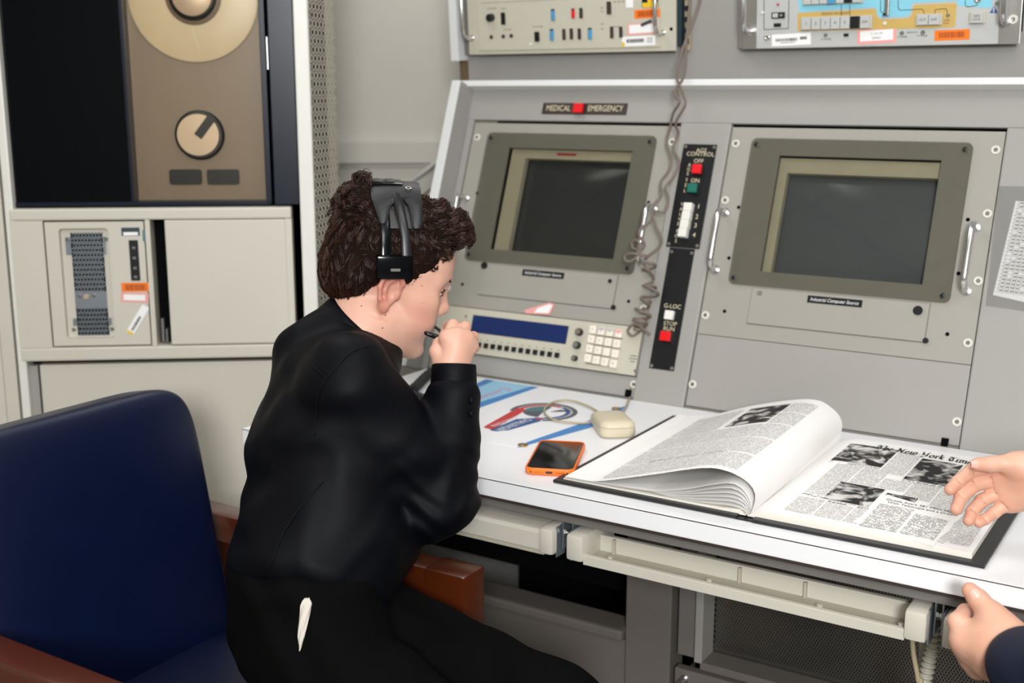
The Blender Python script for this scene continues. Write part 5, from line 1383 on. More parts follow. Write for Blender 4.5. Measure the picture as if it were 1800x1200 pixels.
# torn clipping with the article
K = [pz(*c) for c in ((715, 770), (1450, 990), (1535, 1000), (1490, 1045), (1455, 1080), (1440, 1110), (1400, 1150), (1385, 1180), (1340, 1250), (1300, 1215), (820, 1100), (360, 1090), (440, 1010), (500, 930), (560, 900), (640, 850))]
kk = [pg(1420 + x / 6, 860 + y / 6) for x, y in ((835, 70), (1560, 270), (1650, 262), (1600, 320), (1545, 352), (1520, 400), (1490, 440), (1440, 475), (1380, 520), (1350, 560), (1330, 595), (920, 490), (480, 350), (560, 300), (640, 220), (720, 160), (790, 90))]
ms = Mesh(); n = len(kk); cen_ = np.mean(kk, axis=0)
v = [PR(q[0], q[1], 0.0011) for q in kk] + [PR(q[0], q[1], 0.0004) for q in kk] + [PR(cen_[0], cen_[1], 0.0011)]
ms.add(v, [(i, (i + 1) % n, 2 * n) for i in range(n)] + [(i, i + n, (i + 1) % n + n, (i + 1) % n) for i in range(n)])
clip = ms.build('torn_clipping', M['paper'], bk)
kp = lambda x, y: pg(1420 + x / 6, 860 + y / 6)
def tb2(c0, c1):
    a, b = kp(*c0), kp(*c1); tb(min(a[0], b[0]), max(a[0], b[0]), min(a[1], b[1]), max(a[1], b[1]), TXT2, 'article_column', 0.0013)
tb2((760, 165), (925, 465)); tb2((1135, 265), (1330, 545))
ms = Mesh()
def hl(s, c0, c1, size, e):
    a, b = kp(*c0), kp(*c1); w = b[0] - a[0]
    g, _ = text_geo(s, size); sx = w / (g[:, 0].max() - g[:, 0].min())
    put_text_mapped(ms, lambda x, y: PR(x, y, e), s, (a[0] + b[0]) / 2, (a[1] + b[1]) / 2, size, sx)
hl('Shuttle Soars 381 Miles High,', (845, 100), (1555, 272), 0.0115, 0.0013); hl('With Telescope and a Dream', (855, 132), (1560, 300), 0.0115, 0.0013)
ms.build('clipping_headline', M['ink'], bk)
a = kp(1350, 560); tb(kp(1400, 440)[0] + 0.006, kp(1640, 290)[0], a[1] + 0.002, kp(1560, 330)[1] - 0.006)
# masthead in a broad-nib black letter
GL = {
 'T': (0.62, [[(.02, .60), (.1, .75), (.3, .68), (.58, .80)], [(.3, .66), (.14, .5), (.12, .2), (.28, .0), (.54, .14)], [(.36, .7), (.35, .14)]]),
 'h': (0.44, [[(.0, .74), (.09, .84), (.09, .04), (.15, .0)], [(.09, .4), (.22, .5), (.34, .4), (.34, .08), (.24, -.1)]]),
 'e': (0.38, [[(.3, .1), (.17, .0), (.05, .1), (.05, .4), (.18, .5), (.3, .4), (.07, .24)]]),
 'N': (0.68, [[(.0, .68), (.13, .8), (.15, .08), (.03, .0)], [(.13, .76), (.46, .04)], [(.46, .0), (.47, .7), (.6, .82)]]),
 'w': (0.62, [[(.0, .46), (.09, .52), (.09, .1), (.18, .0), (.29, .1), (.29, .52)], [(.29, .1), (.39, .0), (.52, .12), (.52, .42), (.42, .54)]]),
 'Y': (0.66, [[(.0, .66), (.1, .8), (.13, .42), (.26, .32), (.46, .44)], [(.6, .84), (.46, .74), (.46, .12), (.28, -.12), (.06, -.02)]]),
 'o': (0.44, [[(.06, .1), (.06, .4), (.2, .5), (.34, .4), (.34, .1), (.2, .0), (.06, .1)]]),
 'r': (0.32, [[(.0, .44), (.09, .52), (.09, .04), (.16, .0)], [(.09, .42), (.2, .52), (.27, .44)]]),
 'k': (0.42, [[(.0, .74), (.09, .84), (.09, .04)], [(.09, .3), (.25, .5), (.31, .42), (.12, .27), (.3, .02), (.37, .06)]]),
 'i': (0.24, [[(.0, .44), (.09, .52), (.09, .06), (.16, .0), (.21, .05)], [(.08, .68), (.12, .74)]]),
 'm': (0.66, [[(.0, .44), (.09, .52), (.09, .04), (.15, .0)], [(.09, .42), (.2, .52), (.31, .42), (.31, .04)], [(.31, .42), (.42, .52), (.53, .42), (.53, .06), (.6, .0)]]),
 's': (0.36, [[(.3, .44), (.16, .52), (.06, .4), (.28, .14), (.16, .0), (.02, .08)]]),
 ' ': (0.26, [])}
ms = Mesh()
m0_, m1_ = pg(1545, 783), pg(1697, 818)
tot = sum(GL[c][0] for c in 'The New York Tim'); full = 'The New York Times'
sc_ = (m1_[0] - m0_[0]) / tot; hy = 0.0235 / 0.8
nib = np.array((0.062, 0.048)); x = m0_[0]; ybase = (m0_[1] + m1_[1]) / 2 - 0.009
for c in full:
    w, st = GL[c]
    for pl in st:
        for p, q in zip(pl[:-1], pl[1:]):
            p = np.array(p); q = np.array(q); d = q - p
            if abs(d[0] * nib[1] - d[1] * nib[0]) < 0.004: nb = np.array((nib[0] * 0.4, -nib[1] * 0.4))
            else: nb = nib
            cs = [p - nb, p + nb, q + nb, q - nb]
            ms.add([PR(x + k_[0] * sc_, ybase + k_[1] * hy, 0.0005) for k_ in cs], [(0, 1, 2, 3)])
    x += w * sc_
ms.build('masthead', M['ink'], bk)
# left, turned page: columns, picture and its printed underside
def pl_(e):
    def fn(u, v):
        p = PL(u, v); q = PL(min(1, u + 0.004), v); r_ = PL(max(0, u - 0.004), v)
        t = q - r_; nrm = np.cross(t, V(0, 1, 0)); nrm /= np.linalg.norm(nrm)
        return p - nrm * e if nrm[2] < 0 else p + nrm * e
    return fn
SU, SV = 0.34, PH
for i in range(5):
    u0 = 0.235 + i * 0.135; u1 = u0 + 0.128
    if i == 4: u1 = 0.905
    for j, (v0, v1) in enumerate(((0.035, 0.2), (0.215, 0.40), (0.415, 0.60), (0.615, 0.77), (0.785, 0.93))):
        if i in (1, 2) and j >= 3 : continue
        patch(pl_(0.0004), u0, u1, v0, v1, 'news_column', TXT, SU, SV, 8, 2)
patch(pl_(0.0004), 0.375, 0.60, 0.63, 0.92, 'news_photo', PHO[3], SU, SV, 10, 2)
patch(pl_(-0.0005), 0.33, 0.92, 0.0, 0.9, 'underside_print', print_mat('newsprint_back', 0.0026, 1.0, seed=11.0), SU, SV, 16, 2)
for i in (1, 2, 3):
    patch(pl_(0.0004), 0.235 + i * 0.135, 0.235 + i * 0.135 + 0.128, 0.205, 0.212, 'news_headline', HEAD, SU, SV, 6, 1)
# ================================================================== people
# bodies are signed distance fields meshed on a sparse lattice, so each is one continuous skin
class Field:
    def __init__(s, disp=None):
        s.pr = []; s.disp = disp
    def _add(s, kind, op, k, bb0, bb1, data):
        s.pr.append((kind, op, k, np.array(bb0) - k, np.array(bb1) + k, data)); return s
    def cap(s, a, b, ra, rb, k=0.01, op='u'):
        a = np.array(a, float); b = np.array(b, float); m = max(ra, rb)
        return s._add('c', op, k, np.minimum(a, b) - m, np.maximum(a, b) + m, (a, b, ra, rb))
    def chain(s, pts, rs, k=0.006, op='u'):
        for i in range(len(pts) - 1): s.cap(pts[i], pts[i + 1], rs[i], rs[i + 1], k, op)
        return s
    def ell(s, c, r, R=None, k=0.01, op='u'):
        c = np.array(c, float); r = np.array(r, float); R = np.eye(3) if R is None else np.array(R, float)   # columns = axes
        e = np.sqrt(((R * r) ** 2).sum(1))
        return s._add('e', op, k, c - e, c + e, (c, r, R))
    def ecap(s, a, b, fw_, r0, r1, k=0.03, op='u', dome=0.5):
        """elliptic limb a>b, radii (fore-aft, lateral)"""
        a = np.array(a, float); b = np.array(b, float); ax = (b - a) / np.linalg.norm(b - a)
        f = np.array(fw_, float); f = f - ax * np.dot(f, ax); f /= np.linalg.norm(f); l = np.cross(ax, f)
        m = max(max(r0), max(r1))
        return s._add('t', op, k, np.minimum(a, b) - m, np.maximum(a, b) + m, (a, b, ax, f, l, r0, r1, dome))
    def box(s): return np.min([p[3] for p in s.pr if p[1] == 'u'], 0), np.max([p[4] for p in s.pr if p[1] == 'u'], 0)
    def ev(s, P, prims):
        d = np.full(P.shape[0], 0.2)
        for kind, op, k, b0, b1, D in prims:
            if kind == 'c':
                a, b, ra, rb = D; ab = b - a; L2 = np.dot(ab, ab) + 1e-12
                pa = P - a; t = np.clip(pa @ ab / L2, 0, 1)
                q = np.sqrt(((pa - t[:, None] * ab) ** 2).sum(1)) - (ra + (rb - ra) * t)
            elif kind == 'e':
                c, r, R = D; v = (P - c) @ R
                k0 = np.sqrt(((v / r) ** 2).sum(1)); k1 = np.sqrt(((v / r ** 2) ** 2).sum(1)) + 1e-9
                q = k0 * (k0 - 1) / k1
            else:
                a, b, ax, f, l, r0, r1, dome = D; L = np.dot(b - a, ax); pa = P - a
                h = pa @ ax; t = np.clip(h / L, 0, 1); x = pa @ f; y = pa @ l; z = h - t * L
                rf = r0[0] + (r1[0] - r0[0]) * t; rl = r0[1] + (r1[1] - r0[1]) * t; rm = np.minimum(rf, rl)
                v2 = np.stack([x / rf, y / rl, z / (rm * dome)], 1)
                k0 = np.sqrt((v2 ** 2).sum(1)); g = np.sqrt((x / rf ** 2) ** 2 + (y / rl ** 2) ** 2 + (z / (rm * dome) ** 2) ** 2) + 1e-9
                q = np.where(k0 < 0.3, (k0 - 1) * rm * 0.7, k0 * (k0 - 1) / g)
            if op == 'u':
                h = np.clip(0.5 + 0.5 * (d - q) / k, 0, 1); d = d + (q - d) * h - k * h * (1 - h)
            else:
                q = -q; h = np.clip(0.5 - 0.5 * (d - q) / k, 0, 1); d = d + (q - d) * h + k * h * (1 - h)
        if s.disp is not None: d = d + s.disp(P, d)
        return d
    def mesh(s, h, B=36):
        lo, hi = s.box(); lo = lo - 2 * h; nb = np.ceil((hi - lo) / (h * B)).astype(int)
        big = 1 << 20
        keyf = lambda c: (c[:, 0] * big + c[:, 1]) * big + c[:, 2]
        g = np.arange(B + 1)
        G = np.stack(np.meshgrid(g, g, g, indexing='ij'), -1)
        co = [(i, j, k) for i in (0, 1) for j in (0, 1) for k in (0, 1)]
        ed = [(a, b) for a in range(8) for b in range(a + 1, 8) if sum(x != y for x, y in zip(co[a], co[b])) == 1]
        KV, VV, Q = [], [], []
        for bi in np.ndindex(*nb):
            o = np.array(bi) * B; p0 = lo + o * h; p1 = p0 + B * h
            pr = [p for p in s.pr if np.all(p[3] <= p1 + h) and np.all(p[4] >= p0 - h)]
            if not any(p[1] == 'u' for p in pr): continue
            cc = s.ev(((p0 + p1) / 2)[None], pr)[0]
            if abs(cc) > B * h * 0.95 + 0.03 and cc < 0.15: continue
            d = s.ev((p0 + G.reshape(-1, 3) * h), pr).reshape(B + 1, B + 1, B + 1)
            sg = d < 0
            if sg.all() or not sg.any(): continue
            cs = [sg[i:B + i, j:B + j, k:B + k] for i, j, k in co]
            n = sum(c.astype(np.int8) for c in cs); act = np.argwhere((n > 0) & (n < 8))
            if len(act) == 0: continue
            dv = np.stack([d[act[:, 0] + i, act[:, 1] + j, act[:, 2] + k] for i, j, k in co], 1)
            pos = np.zeros((len(act), 3)); cnt = np.zeros(len(act))
            for a, b in ed:
                x = (dv[:, a] < 0) != (dv[:, b] < 0)
                t = np.where(x, dv[:, a] / np.where(x, dv[:, a] - dv[:, b], 1), 0)
                q = np.array(co[a]) + (np.array(co[b]) - np.array(co[a])) * t[:, None]
                pos += q * x[:, None]; cnt += x
            KV.append(keyf(act + o)); VV.append(p0 + (act + pos / cnt[:, None]) * h)
            for axn in range(3):
                sl = [slice(0, B)] * 3; sl2 = [slice(0, B)] * 3; sl2[axn] = slice(1, B + 1)
                s0 = sg[tuple(sl)]; s1 = sg[tuple(sl2)]
                e = np.argwhere(s0 != s1)
                if len(e) == 0: continue
                fl = s0[e[:, 0], e[:, 1], e[:, 2]]
                e = e + o; u = (axn + 1) % 3; w = (axn + 2) % 3
                c0 = e.copy(); c1 = e.copy(); c1[:, u] -= 1; c2 = c1.copy(); c2[:, w] -= 1; c3 = e.copy(); c3[:, w] -= 1
                ks = np.stack([keyf(c0), keyf(c1), keyf(c2), keyf(c3)], 1)
                ks[~fl] = ks[~fl][:, ::-1]
                Q.append(ks)
        K = np.concatenate(KV); Vt = np.concatenate(VV); Q = np.concatenate(Q)
        od = np.argsort(K); K = K[od]; Vt = Vt[od]
        ix = np.searchsorted(K, Q); ix = np.clip(ix, 0, len(K) - 1)
        ok = (K[ix] == Q).all(1)
        return Vt, ix[ok]
def sdf_obj(F, h, name, mats, parent, face_mat=None, smooth_it=1):
    v, q = F.mesh(h)
    me = bpy.data.meshes.new(name)
    for _ in range(smooth_it):
        acc = np.zeros_like(v); c = np.zeros(len(v))
        for a, b in ((0, 1), (1, 2), (2, 3), (3, 0)):
            np.add.at(acc, q[:, a], v[q[:, b]]); np.add.at(acc, q[:, b], v[q[:, a]]); np.add.at(c, q[:, a], 1); np.add.at(c, q[:, b], 1)
        v = v * 0.5 + 0.5 * acc / np.maximum(c, 1)[:, None]
    w = v - wbase(parent)
    me.vertices.add(len(w)); me.vertices.foreach_set('co', w.astype(np.float32).ravel())
    me.loops.add(q.size); me.loops.foreach_set('vertex_index', q.astype(np.int32).ravel())
    me.polygons.add(len(q)); me.polygons.foreach_set('loop_start', np.arange(0, q.size, 4, dtype=np.int32)); me.polygons.foreach_set('loop_total', np.full(len(q), 4, dtype=np.int32))
    for m in (mats if isinstance(mats, (list, tuple)) else [mats]): me.materials.append(m)
    if face_mat is not None:
        me.polygons.foreach_set('material_index', face_mat(v[q].mean(1)).astype(np.int32))
    me.polygons.foreach_set('use_smooth', [True] * len(q))
    me.update(calc_edges=True); me.validate()
    o = bpy.data.objects.new(name, me); link(o, parent)
    return o, v, q

class Head:
    """local axes: x forward, y to the left, z up; origin between the ears"""
    def __init__(s, O, yaw, pitch, roll, sc):
        dh = math.sin(yaw) * RT + math.cos(yaw) * HF
        f = dh * math.cos(pitch) - UP * math.sin(pitch); l = np.cross(UP, dh); u = np.cross(f, l)
        s.l = l * math.cos(roll) + u * math.sin(roll); s.u = u * math.cos(roll) - l * math.sin(roll); s.f = f
        s.O = np.array(O); s.s = sc; s.R = np.stack([s.f, s.l, s.u], 1)
    def w(s, x, y, z): return s.O + s.s * (s.f * x + s.l * y + s.u * z)
    def loc(s, P): return (P - s.O) @ s.R / s.s
    def sculpt(s, F):
        k_ = s.s; W = s.w
        def E(c, r, k=0.012, op='u', rot=None):
            R = s.R if rot is None else s.R @ rot
            F.ell(W(*c), np.array(r) * k_, R, k * k_, op)
        def C(a, b, ra, rb, k=0.008, op='u'): F.cap(W(*a), W(*b), ra * k_, rb * k_, k * k_, op)
        def ry(t): c, q = math.cos(t), math.sin(t); return np.array([[c, 0, q], [0, 1, 0], [-q, 0, c]])
        E((-0.012, 0, 0.053), (0.092, 0.074, 0.090))
        E((0.040, 0, 0.046), (0.056, 0.064, 0.066), 0.03)
        E((0.040, 0, -0.020), (0.050, 0.056, 0.074), 0.03)
        for q in (-1, 1):
            E((0.052, q * 0.034, -0.034), (0.036, 0.030, 0.036), 0.022)      # cheeks
            E((0.050, q * 0.047, 0.000), (0.028, 0.017, 0.018), 0.02)         # cheek bones
            C((0.008, q * 0.050, -0.046), (0.068, q * 0.014, -0.084), 0.019, 0.017, 0.022)   # jaw
            C((0.087, q * 0.010, 0.036), (0.066, q * 0.048, 0.034), 0.009, 0.008, 0.014)     # brow
        E((0.074, 0, -0.086), (0.019, 0.021, 0.017), 0.014)
        E((0.036, 0, -0.074), (0.044, 0.042, 0.026), 0.02)
        for q in (-1, 1):
            E((0.096, q * 0.031, 0.020), (0.020, 0.016, 0.012), 0.014, 's')   # eye sockets
            E((0.0735, q * 0.0325, 0.0195), (0.0135, 0.0155, 0.0115), 0.003)  # lids and globe
            C((0.0845, q * 0.020, 0.0265), (0.0745, q * 0.047, 0.0235), 0.0028, 0.0024, 0.004)
            C((0.0865, q * 0.022, 0.0185), (0.0795, q * 0.044, 0.0175), 0.0016, 0.0012, 0.003, 's')
        C((0.0865, 0, 0.026), (0.1005, 0, -0.008), 0.0072, 0.0105, 0.012)     # nose
        E((0.1010, 0, -0.0115), (0.0108, 0.0118, 0.0098), 0.006)
        for q in (-1, 1):
            E((0.0925, q * 0.0115, -0.0145), (0.0105, 0.0075, 0.0085), 0.006)
            E((0.0950, q * 0.0065, -0.0225), (0.0045, 0.003, 0.003), 0.003, 's')
        C((0.0845, 0, -0.022), (0.0855, 0, -0.036), 0.011, 0.0105, 0.012)
        for q in (-1, 1):
            C((0.0925, 0, -0.0435), (0.0785, q * 0.024, -0.0490), 0.0058, 0.0032, 0.004)     # upper lip
            C((0.0915, 0, -0.0575), (0.0780, q * 0.022, -0.0535), 0.0062, 0.0034, 0.004)     # lower lip
            C((0.0985, 0, -0.0500), (0.0795, q * 0.0285, -0.0500), 0.0018, 0.0016, 0.003, 's')
        C((0.095, -0.012, -0.0715), (0.095, 0.012, -0.0715), 0.005, 0.005, 0.012, 's')
        for q in (-1, 1):      # ears: rim, inner ridge, bowl, lobe
            T = lambda x, y, z: (x - 0.001, q * (0.0715 + y), z + 0.002)
            E(T(-0.003, 0.001, 0.004), (0.0165, 0.0055, 0.026), 0.006, 'u', ry(-0.18))
            rim = [(0.012, 0.0, 0.004), (0.0135, 0.006, 0.018), (0.007, 0.009, 0.029), (-0.006, 0.0115, 0.0315), (-0.0185, 0.013, 0.021), (-0.0205, 0.013, 0.004), (-0.0145, 0.010, -0.014), (-0.0075, 0.006, -0.024)]
            for a, b in zip(rim[:-1], rim[1:]): C(T(*a), T(*b), 0.0038, 0.0038, 0.003)
            E(T(-0.003, 0.004, -0.0255), (0.0075, 0.005, 0.0085), 0.006)
            E(T(-0.003, 0.0105, 0.006), (0.0115, 0.006, 0.019), 0.004, 's', ry(-0.15))
            rid = [(0.002, 0.005, 0.024), (-0.009, 0.006, 0.012), (-0.0105, 0.006, 0.0), (-0.006, 0.0055, -0.012)]
            for a, b in zip(rid[:-1], rid[1:]): C(T(*a), T(*b), 0.0034, 0.0032, 0.004)
            E(T(0.003, 0.0085, -0.002), (0.008, 0.006, 0.0095), 0.003, 's')
            E(T(0.0115, 0.002, -0.003), (0.0045, 0.004, 0.007), 0.004)
    def skin_mats(s, P):
        """0 skin, 1 lips, 2 flushed (ear, cheek, nose)"""
        L = s.loc(P); m = np.zeros(len(P), int)
        x, y, z = L.T; ay = np.abs(y)
        m[(x > 0.076) & (ay < 0.027 - np.abs(z + 0.050) * 0.5) & (z > -0.0635) & (z < -0.0405)] = 1
        return m
def hand(F, wrist, mcps, fingers, thumb, rs=0.0082, palm_r=0.0125, tr=0.0098, k=0.0028):
    for m in mcps: F.cap(wrist, m, palm_r * 1.15, palm_r * 0.92, 0.012)
    for a, b in zip(mcps[:-1], mcps[1:]): F.cap(a, b, palm_r * 0.9, palm_r * 0.85, 0.008)
    for i, fg in enumerate(fingers):
        r = rs * (1.0, 1.03, 0.97, 0.84)[i]
        F.chain([mcps[i]] + fg, [r * 1.12, r * 1.06, r * 0.97, r * 0.86][:len(fg) + 1], k)
    F.chain(thumb, [tr * 1.5, tr * 1.25, tr * 1.05, tr * 0.88][-len(thumb):], k * 1.5)
def nail(p_tip, dirn, nrm, w, l, name, parent):
    """a small curved nail plate"""
    d = dirn / np.linalg.norm(dirn); n = nrm - d * np.dot(nrm, d); n /= np.linalg.norm(n); sde = np.cross(d, n)
    P_ = np.zeros((7, 7, 3))
    for i in range(7):
        for j in range(7):
            u, v = (j / 3 - 1), (i / 3 - 1)
            ww = w * (1 - 0.25 * max(0, v) ** 2)
            P_[i, j] = p_tip + d * v * l + sde * u * ww - n * (u * u * w * 0.45 + max(0, v) ** 2 * 0.0006)
    ms = Mesh(); ms.grid(P_); return ms.build(name, M['nail'], parent, smooth=True)
AD = at_depth
def set_flush(o, v, H, spots):
    L = H.loc(v); x, y, z = L.T; ay = np.abs(y)
    g = lambda c, r: np.exp(-(((L[:, 0] - c[0]) / r[0]) ** 2 + ((ay - c[1]) / r[1]) ** 2 + ((L[:, 2] - c[2]) / r[2]) ** 2))
    f = 0.30 * g((0.062, 0.052, -0.022), (0.026, 0.03, 0.022)) + 0.22 * g((0.106, 0.0, -0.010), (0.012, 0.02, 0.012))
    f = f + 0.5 * np.clip((ay - 0.0735) / 0.004, 0, 1) * (np.abs(x + 0.006) < 0.03) * (np.abs(z) < 0.045)
    lip = np.clip(1.4 - np.sqrt((z + 0.0505) ** 2 / 0.0105 ** 2 + ay ** 2 / 0.024 ** 2), 0, 0.4) / 0.4 * np.clip((x - 0.074) / 0.006, 0, 1)
    f = np.maximum(f, 0.55 * lip)
    for s_ in spots: f = np.maximum(f, 0.32 * np.exp(-((v - s_) ** 2).sum(1) / 0.009 ** 2))
    a = o.data.attributes.new('flush', 'FLOAT', 'POINT'); a.data.foreach_set('value', np.clip(f, 0, 1).astype(np.float32))
# ---------------------------------------------------------------- the boy
boy = thing('person', (-1.05, 1.1, 0.0), 'dark haired boy in black shirt and trousers seated at the desk, wearing headset', 'person')
HD = Head(AD(677.4, 499, 1.735), math.radians(76.5), math.radians(19.2), math.radians(2.2), 0.910)
LAT = 0.3 * RT - 0.954 * HF            # his right side
FWD = 0.954 * RT + 0.3 * HF
nb_ = AD(626, 594, 1.72)
pel = AD(548, 1092, 1.63)
sp = [pel, AD(582, 930, 1.665), AD(594, 775, 1.685), AD(592, 668, 1.70), nb_]
shR = AD(615, 672, 1.575); shL = 2 * AD(592, 660, 1.70) - shR
elR = AD(770, 872, 1.625); wrR = AD(797, 664, 1.64)
elL = AD(620, 900, 1.86); wrL = AD(585, 985, 1.80)
hipR = pel + LAT * 0.085 - UP * 0.015; knR = V(-0.735, 1.045, 0.515); anR = V(-0.70, 1.06, 0.09)
hipL = pel - LAT * 0.085 - UP * 0.015; knL = V(-0.715, 1.235, 0.505); anL = V(-0.69, 1.24, 0.09)
B = Field()
B.ecap(sp[0], sp[1], FWD, (0.085, 0.12), (0.085, 0.115)); B.ecap(sp[1], sp[2], FWD, (0.085, 0.115), (0.085, 0.12)); B.ecap(sp[2], sp[3], FWD, (0.085, 0.12), (0.06, 0.11))
B.cap(sp[3], nb_, 0.045, 0.042, 0.02); B.cap(shR, shL, 0.04, 0.04, 0.03)
for a, b, c in ((shR, elR, wrR), (shL, elL, wrL)): B.chain([a, b, c], [0.045, 0.035, 0.026], 0.015)
for a, b, c in ((hipR, knR, anR), (hipL, knL, anL)): B.chain([a, b, c], [0.065, 0.048, 0.032], 0.02)
HD.sculpt(B)
B.cap(HD.w(-0.026, 0, -0.030), AD(636, 582, 1.722), 0.050, 0.050, 0.025)
B.cap(AD(636, 582, 1.722), AD(618, 612, 1.715), 0.049, 0.046, 0.02)
# right hand closed on the microphone boom
hw = AD(797, 656, 1.64)
mR = [AD(786, 594, 1.632), AD(803, 591, 1.634), AD(818, 595, 1.642), AD(827, 606, 1.652)]
fR = [[AD(796, 571, 1.646), AD(787, 574, 1.672), AD(781, 587, 1.672)], [AD(817, 575, 1.652), AD(803, 578, 1.682), AD(788, 590, 1.682)],
      [AD(831.5, 592, 1.662), AD(818, 592, 1.692), AD(803, 600, 1.688)], [AD(834, 611, 1.67), AD(824, 613, 1.70), AD(810, 616, 1.695)]]
tR = [AD(776, 642, 1.64), AD(768, 618, 1.637), AD(772, 604, 1.645), AD(780, 595, 1.655)]
hand(B, hw, mR, fR, tR, 0.0079, 0.0112, 0.0085, 0.0018)
B.cap(AD(790, 640, 1.632), AD(803, 612, 1.634), 0.016, 0.014, 0.012)
hl_ = wrL + V(0.05, 0.0, -0.02)
mL = [wrL + FWD * 0.06 + LAT * (0.028 - 0.018 * i) - UP * 0.02 for i in range(4)]
fL = [[m + FWD * 0.03 - UP * 0.008, m + FWD * 0.048 - UP * 0.02, m + FWD * 0.058 - UP * 0.033] for m in mL]
hand(B, wrL, mL, fL, [wrL + LAT * 0.02, wrL + FWD * 0.03 + LAT * 0.045 - UP * 0.01, wrL + FWD * 0.055 + LAT * 0.05 - UP * 0.018, wrL + FWD * 0.075 + LAT * 0.046 - UP * 0.024], 0.0078, 0.012, 0.0088)
body, bv, bq = sdf_obj(B, 0.0018, 'body', M['skin'], boy, None)
set_flush(body, bv, HD, [mR[0], mR[1], mR[2], fR[0][0], fR[1][0], fR[2][0]])
# eyes
for q in (-1, 1):
    ms = Mesh(); EFm = Frame(HD.w(0.0705, q * 0.0318, 0.0195), HD.l, HD.u)
    ms.lathe(EFm, 0, 0, [(0.0005, -0.0005)] + [(0.0125 * HD.s * math.sin(t), 0.0165 * HD.s * math.cos(t)) for t in np.linspace(1.5, 0.02, 8)], 20)
    ms.cur = 1; e0 = Frame(HD.w(0.0868, q * 0.031, 0.0175), HD.l, HD.u); ms.lathe(e0, 0, 0, [(0.0058, -0.003), (0.0052, 0.0003), (0.002, 0.0012)], 16)
    ms.build('eye', [M['eyewhite'], M['iris']], boy, smooth=True)
# brows, lashes
for q in (-1, 1):
    ms = Mesh(); r = random.Random(3)
    for i in range(90):
        t = r.random(); x0 = 0.0975 - 0.022 * t ** 1.5; y0 = q * (0.012 + 0.036 * t); z0 = 0.0365 + 0.004 * math.sin(t * 2.6) + (r.random() - 0.5) * 0.006
        a = np.array((x0, y0, z0)); d = np.array((-0.002, q * 0.007, 0.0022 - 0.004 * t))
        ms.tube([HD.w(*a), HD.w(*(a + d * 0.6 + (0.001, 0, 0))), HD.w(*(a + d))], [0.0006, 0.0005, 0.0002], 3, False)
    ms.build('eyebrow', M['hair_base'], boy)
    ms = Mesh()
    for i in range(26):
        t = i / 25; a = np.array((0.0868 - 0.0095 * t, q * (0.020 + 0.026 * t), 0.0235 + 0.002 * math.sin(t * 3) - 0.003 * t))
        ms.tube([HD.w(*a), HD.w(*(a + (0.0045, q * 0.001, -0.0012))), HD.w(*(a + (0.0075, q * 0.002, 0.0006)))], [0.0005, 0.0004, 0.0001], 3, False)
    ms.build('eyelashes', M['ink'], boy)
# a few moles, set on the skin
for x, y, rr2 in ((767, 477, 0.0021), (745, 505, 0.0011), (681, 554, 0.0015), (676, 579, 0.0016), (635, 534, 0.0014), (749, 536, 0.0008)):
    o_ = CAM; dr2 = FW * FOC + RT * (x - 900) + DN * (y - 600); dr2 = dr2 / np.linalg.norm(dr2)
    rel = bv - o_; tt_ = rel @ dr2; dist = np.linalg.norm(rel - tt_[:, None] * dr2, axis=1)
    near = np.where(dist < 0.004)[0]
    if len(near):
        pnt = bv[near[np.argmin(tt_[near])]]
        ms = Mesh(); ms.lathe(Frame(pnt - dr2 * -0.0003, RT, UP), 0, 0, [(rr2, -0.0006), (rr2 * 0.8, 0.0003), (rr2 * 0.3, 0.0006)], 10); ms.build('mole', M['mole'], boy, smooth=True)

# hair: a clumped mass with loose strands rooted in it
_ph = rng.uniform(0, 6.28, (24, 1)); _kv = rng.normal(size=(24, 3)); _kv /= np.linalg.norm(_kv, axis=1)[:, None]
def swirl(P, f0, amp):
    L = P * 1.0; out = 0
    for i in range(0, 24, 3):
        w_ = f0 * (0.7 + 0.09 * i)
        out = out + np.sin(L @ _kv[i] * w_ + _ph[i] + 1.5 * np.sin(L @ _kv[i + 1] * w_ * 0.6 + _ph[i + 1]))
    return out * amp / 8
UB = V(-0.30, 0, 0.954); WB = V(0.954, 0, 0.30); CB = V(-0.002, 0, 0.0134)     # headset band plane, head local
def hairline(L):
    x, y, z = L.T
    side = np.where(x > 0.016, 0.004 + (x - 0.016) * 1.35, np.where(x > -0.018, 0.018 + 0.014 * np.sin(np.clip((x + 0.018) / 0.034, 0, 1) * math.pi) - 0.014 * np.clip((x + 0.018) / 0.034, 0, 1), 0.018 + (x + 0.018) * 1.75))
    side = np.maximum(side, -0.044)
    ctr = np.clip((np.abs(y) - 0.030) / 0.03, 0, 1)
    front = 0.070 - 0.0 * x
    return np.where(x > 0.05, np.maximum(side * ctr + front * (1 - ctr), side), side)
def hair_disp(P, d):
    L = HD.loc(P); x, y, z = L.T
    top = np.clip((z - 0.075) / 0.04, 0, 1)
    dd = swirl(L, 150, 0.0032) * (0.45 + 1.0 * top) + swirl(L + 3, 330, 0.0012)
    hl2 = hairline(L) + swirl(L, 260, 0.0022)
    cut = (hl2 - z) * 0.8
    b = (L - CB) @ WB; u_ = (L - CB) @ UB
    rr3 = np.sqrt((L[:, 1] / 0.0855) ** 2 + (u_ / 0.1435) ** 2)
    groove = np.where((b > -0.034) & (b < 0.052) & (u_ > 0), (rr3 - 0.99) * 0.09, -1.0)
    return np.maximum(np.maximum(dd, cut - d), groove - d)
Hf = Field(hair_disp)
def HE(c, r, k=0.02): Hf.ell(HD.w(*c), np.array(r) * HD.s, HD.R, k * HD.s)
HE((-0.015, 0, 0.054), (0.097, 0.080, 0.092)); HE((-0.058, 0, 0.010), (0.053, 0.066, 0.060)); HE((0.026, 0, 0.066), (0.058, 0.071, 0.066))
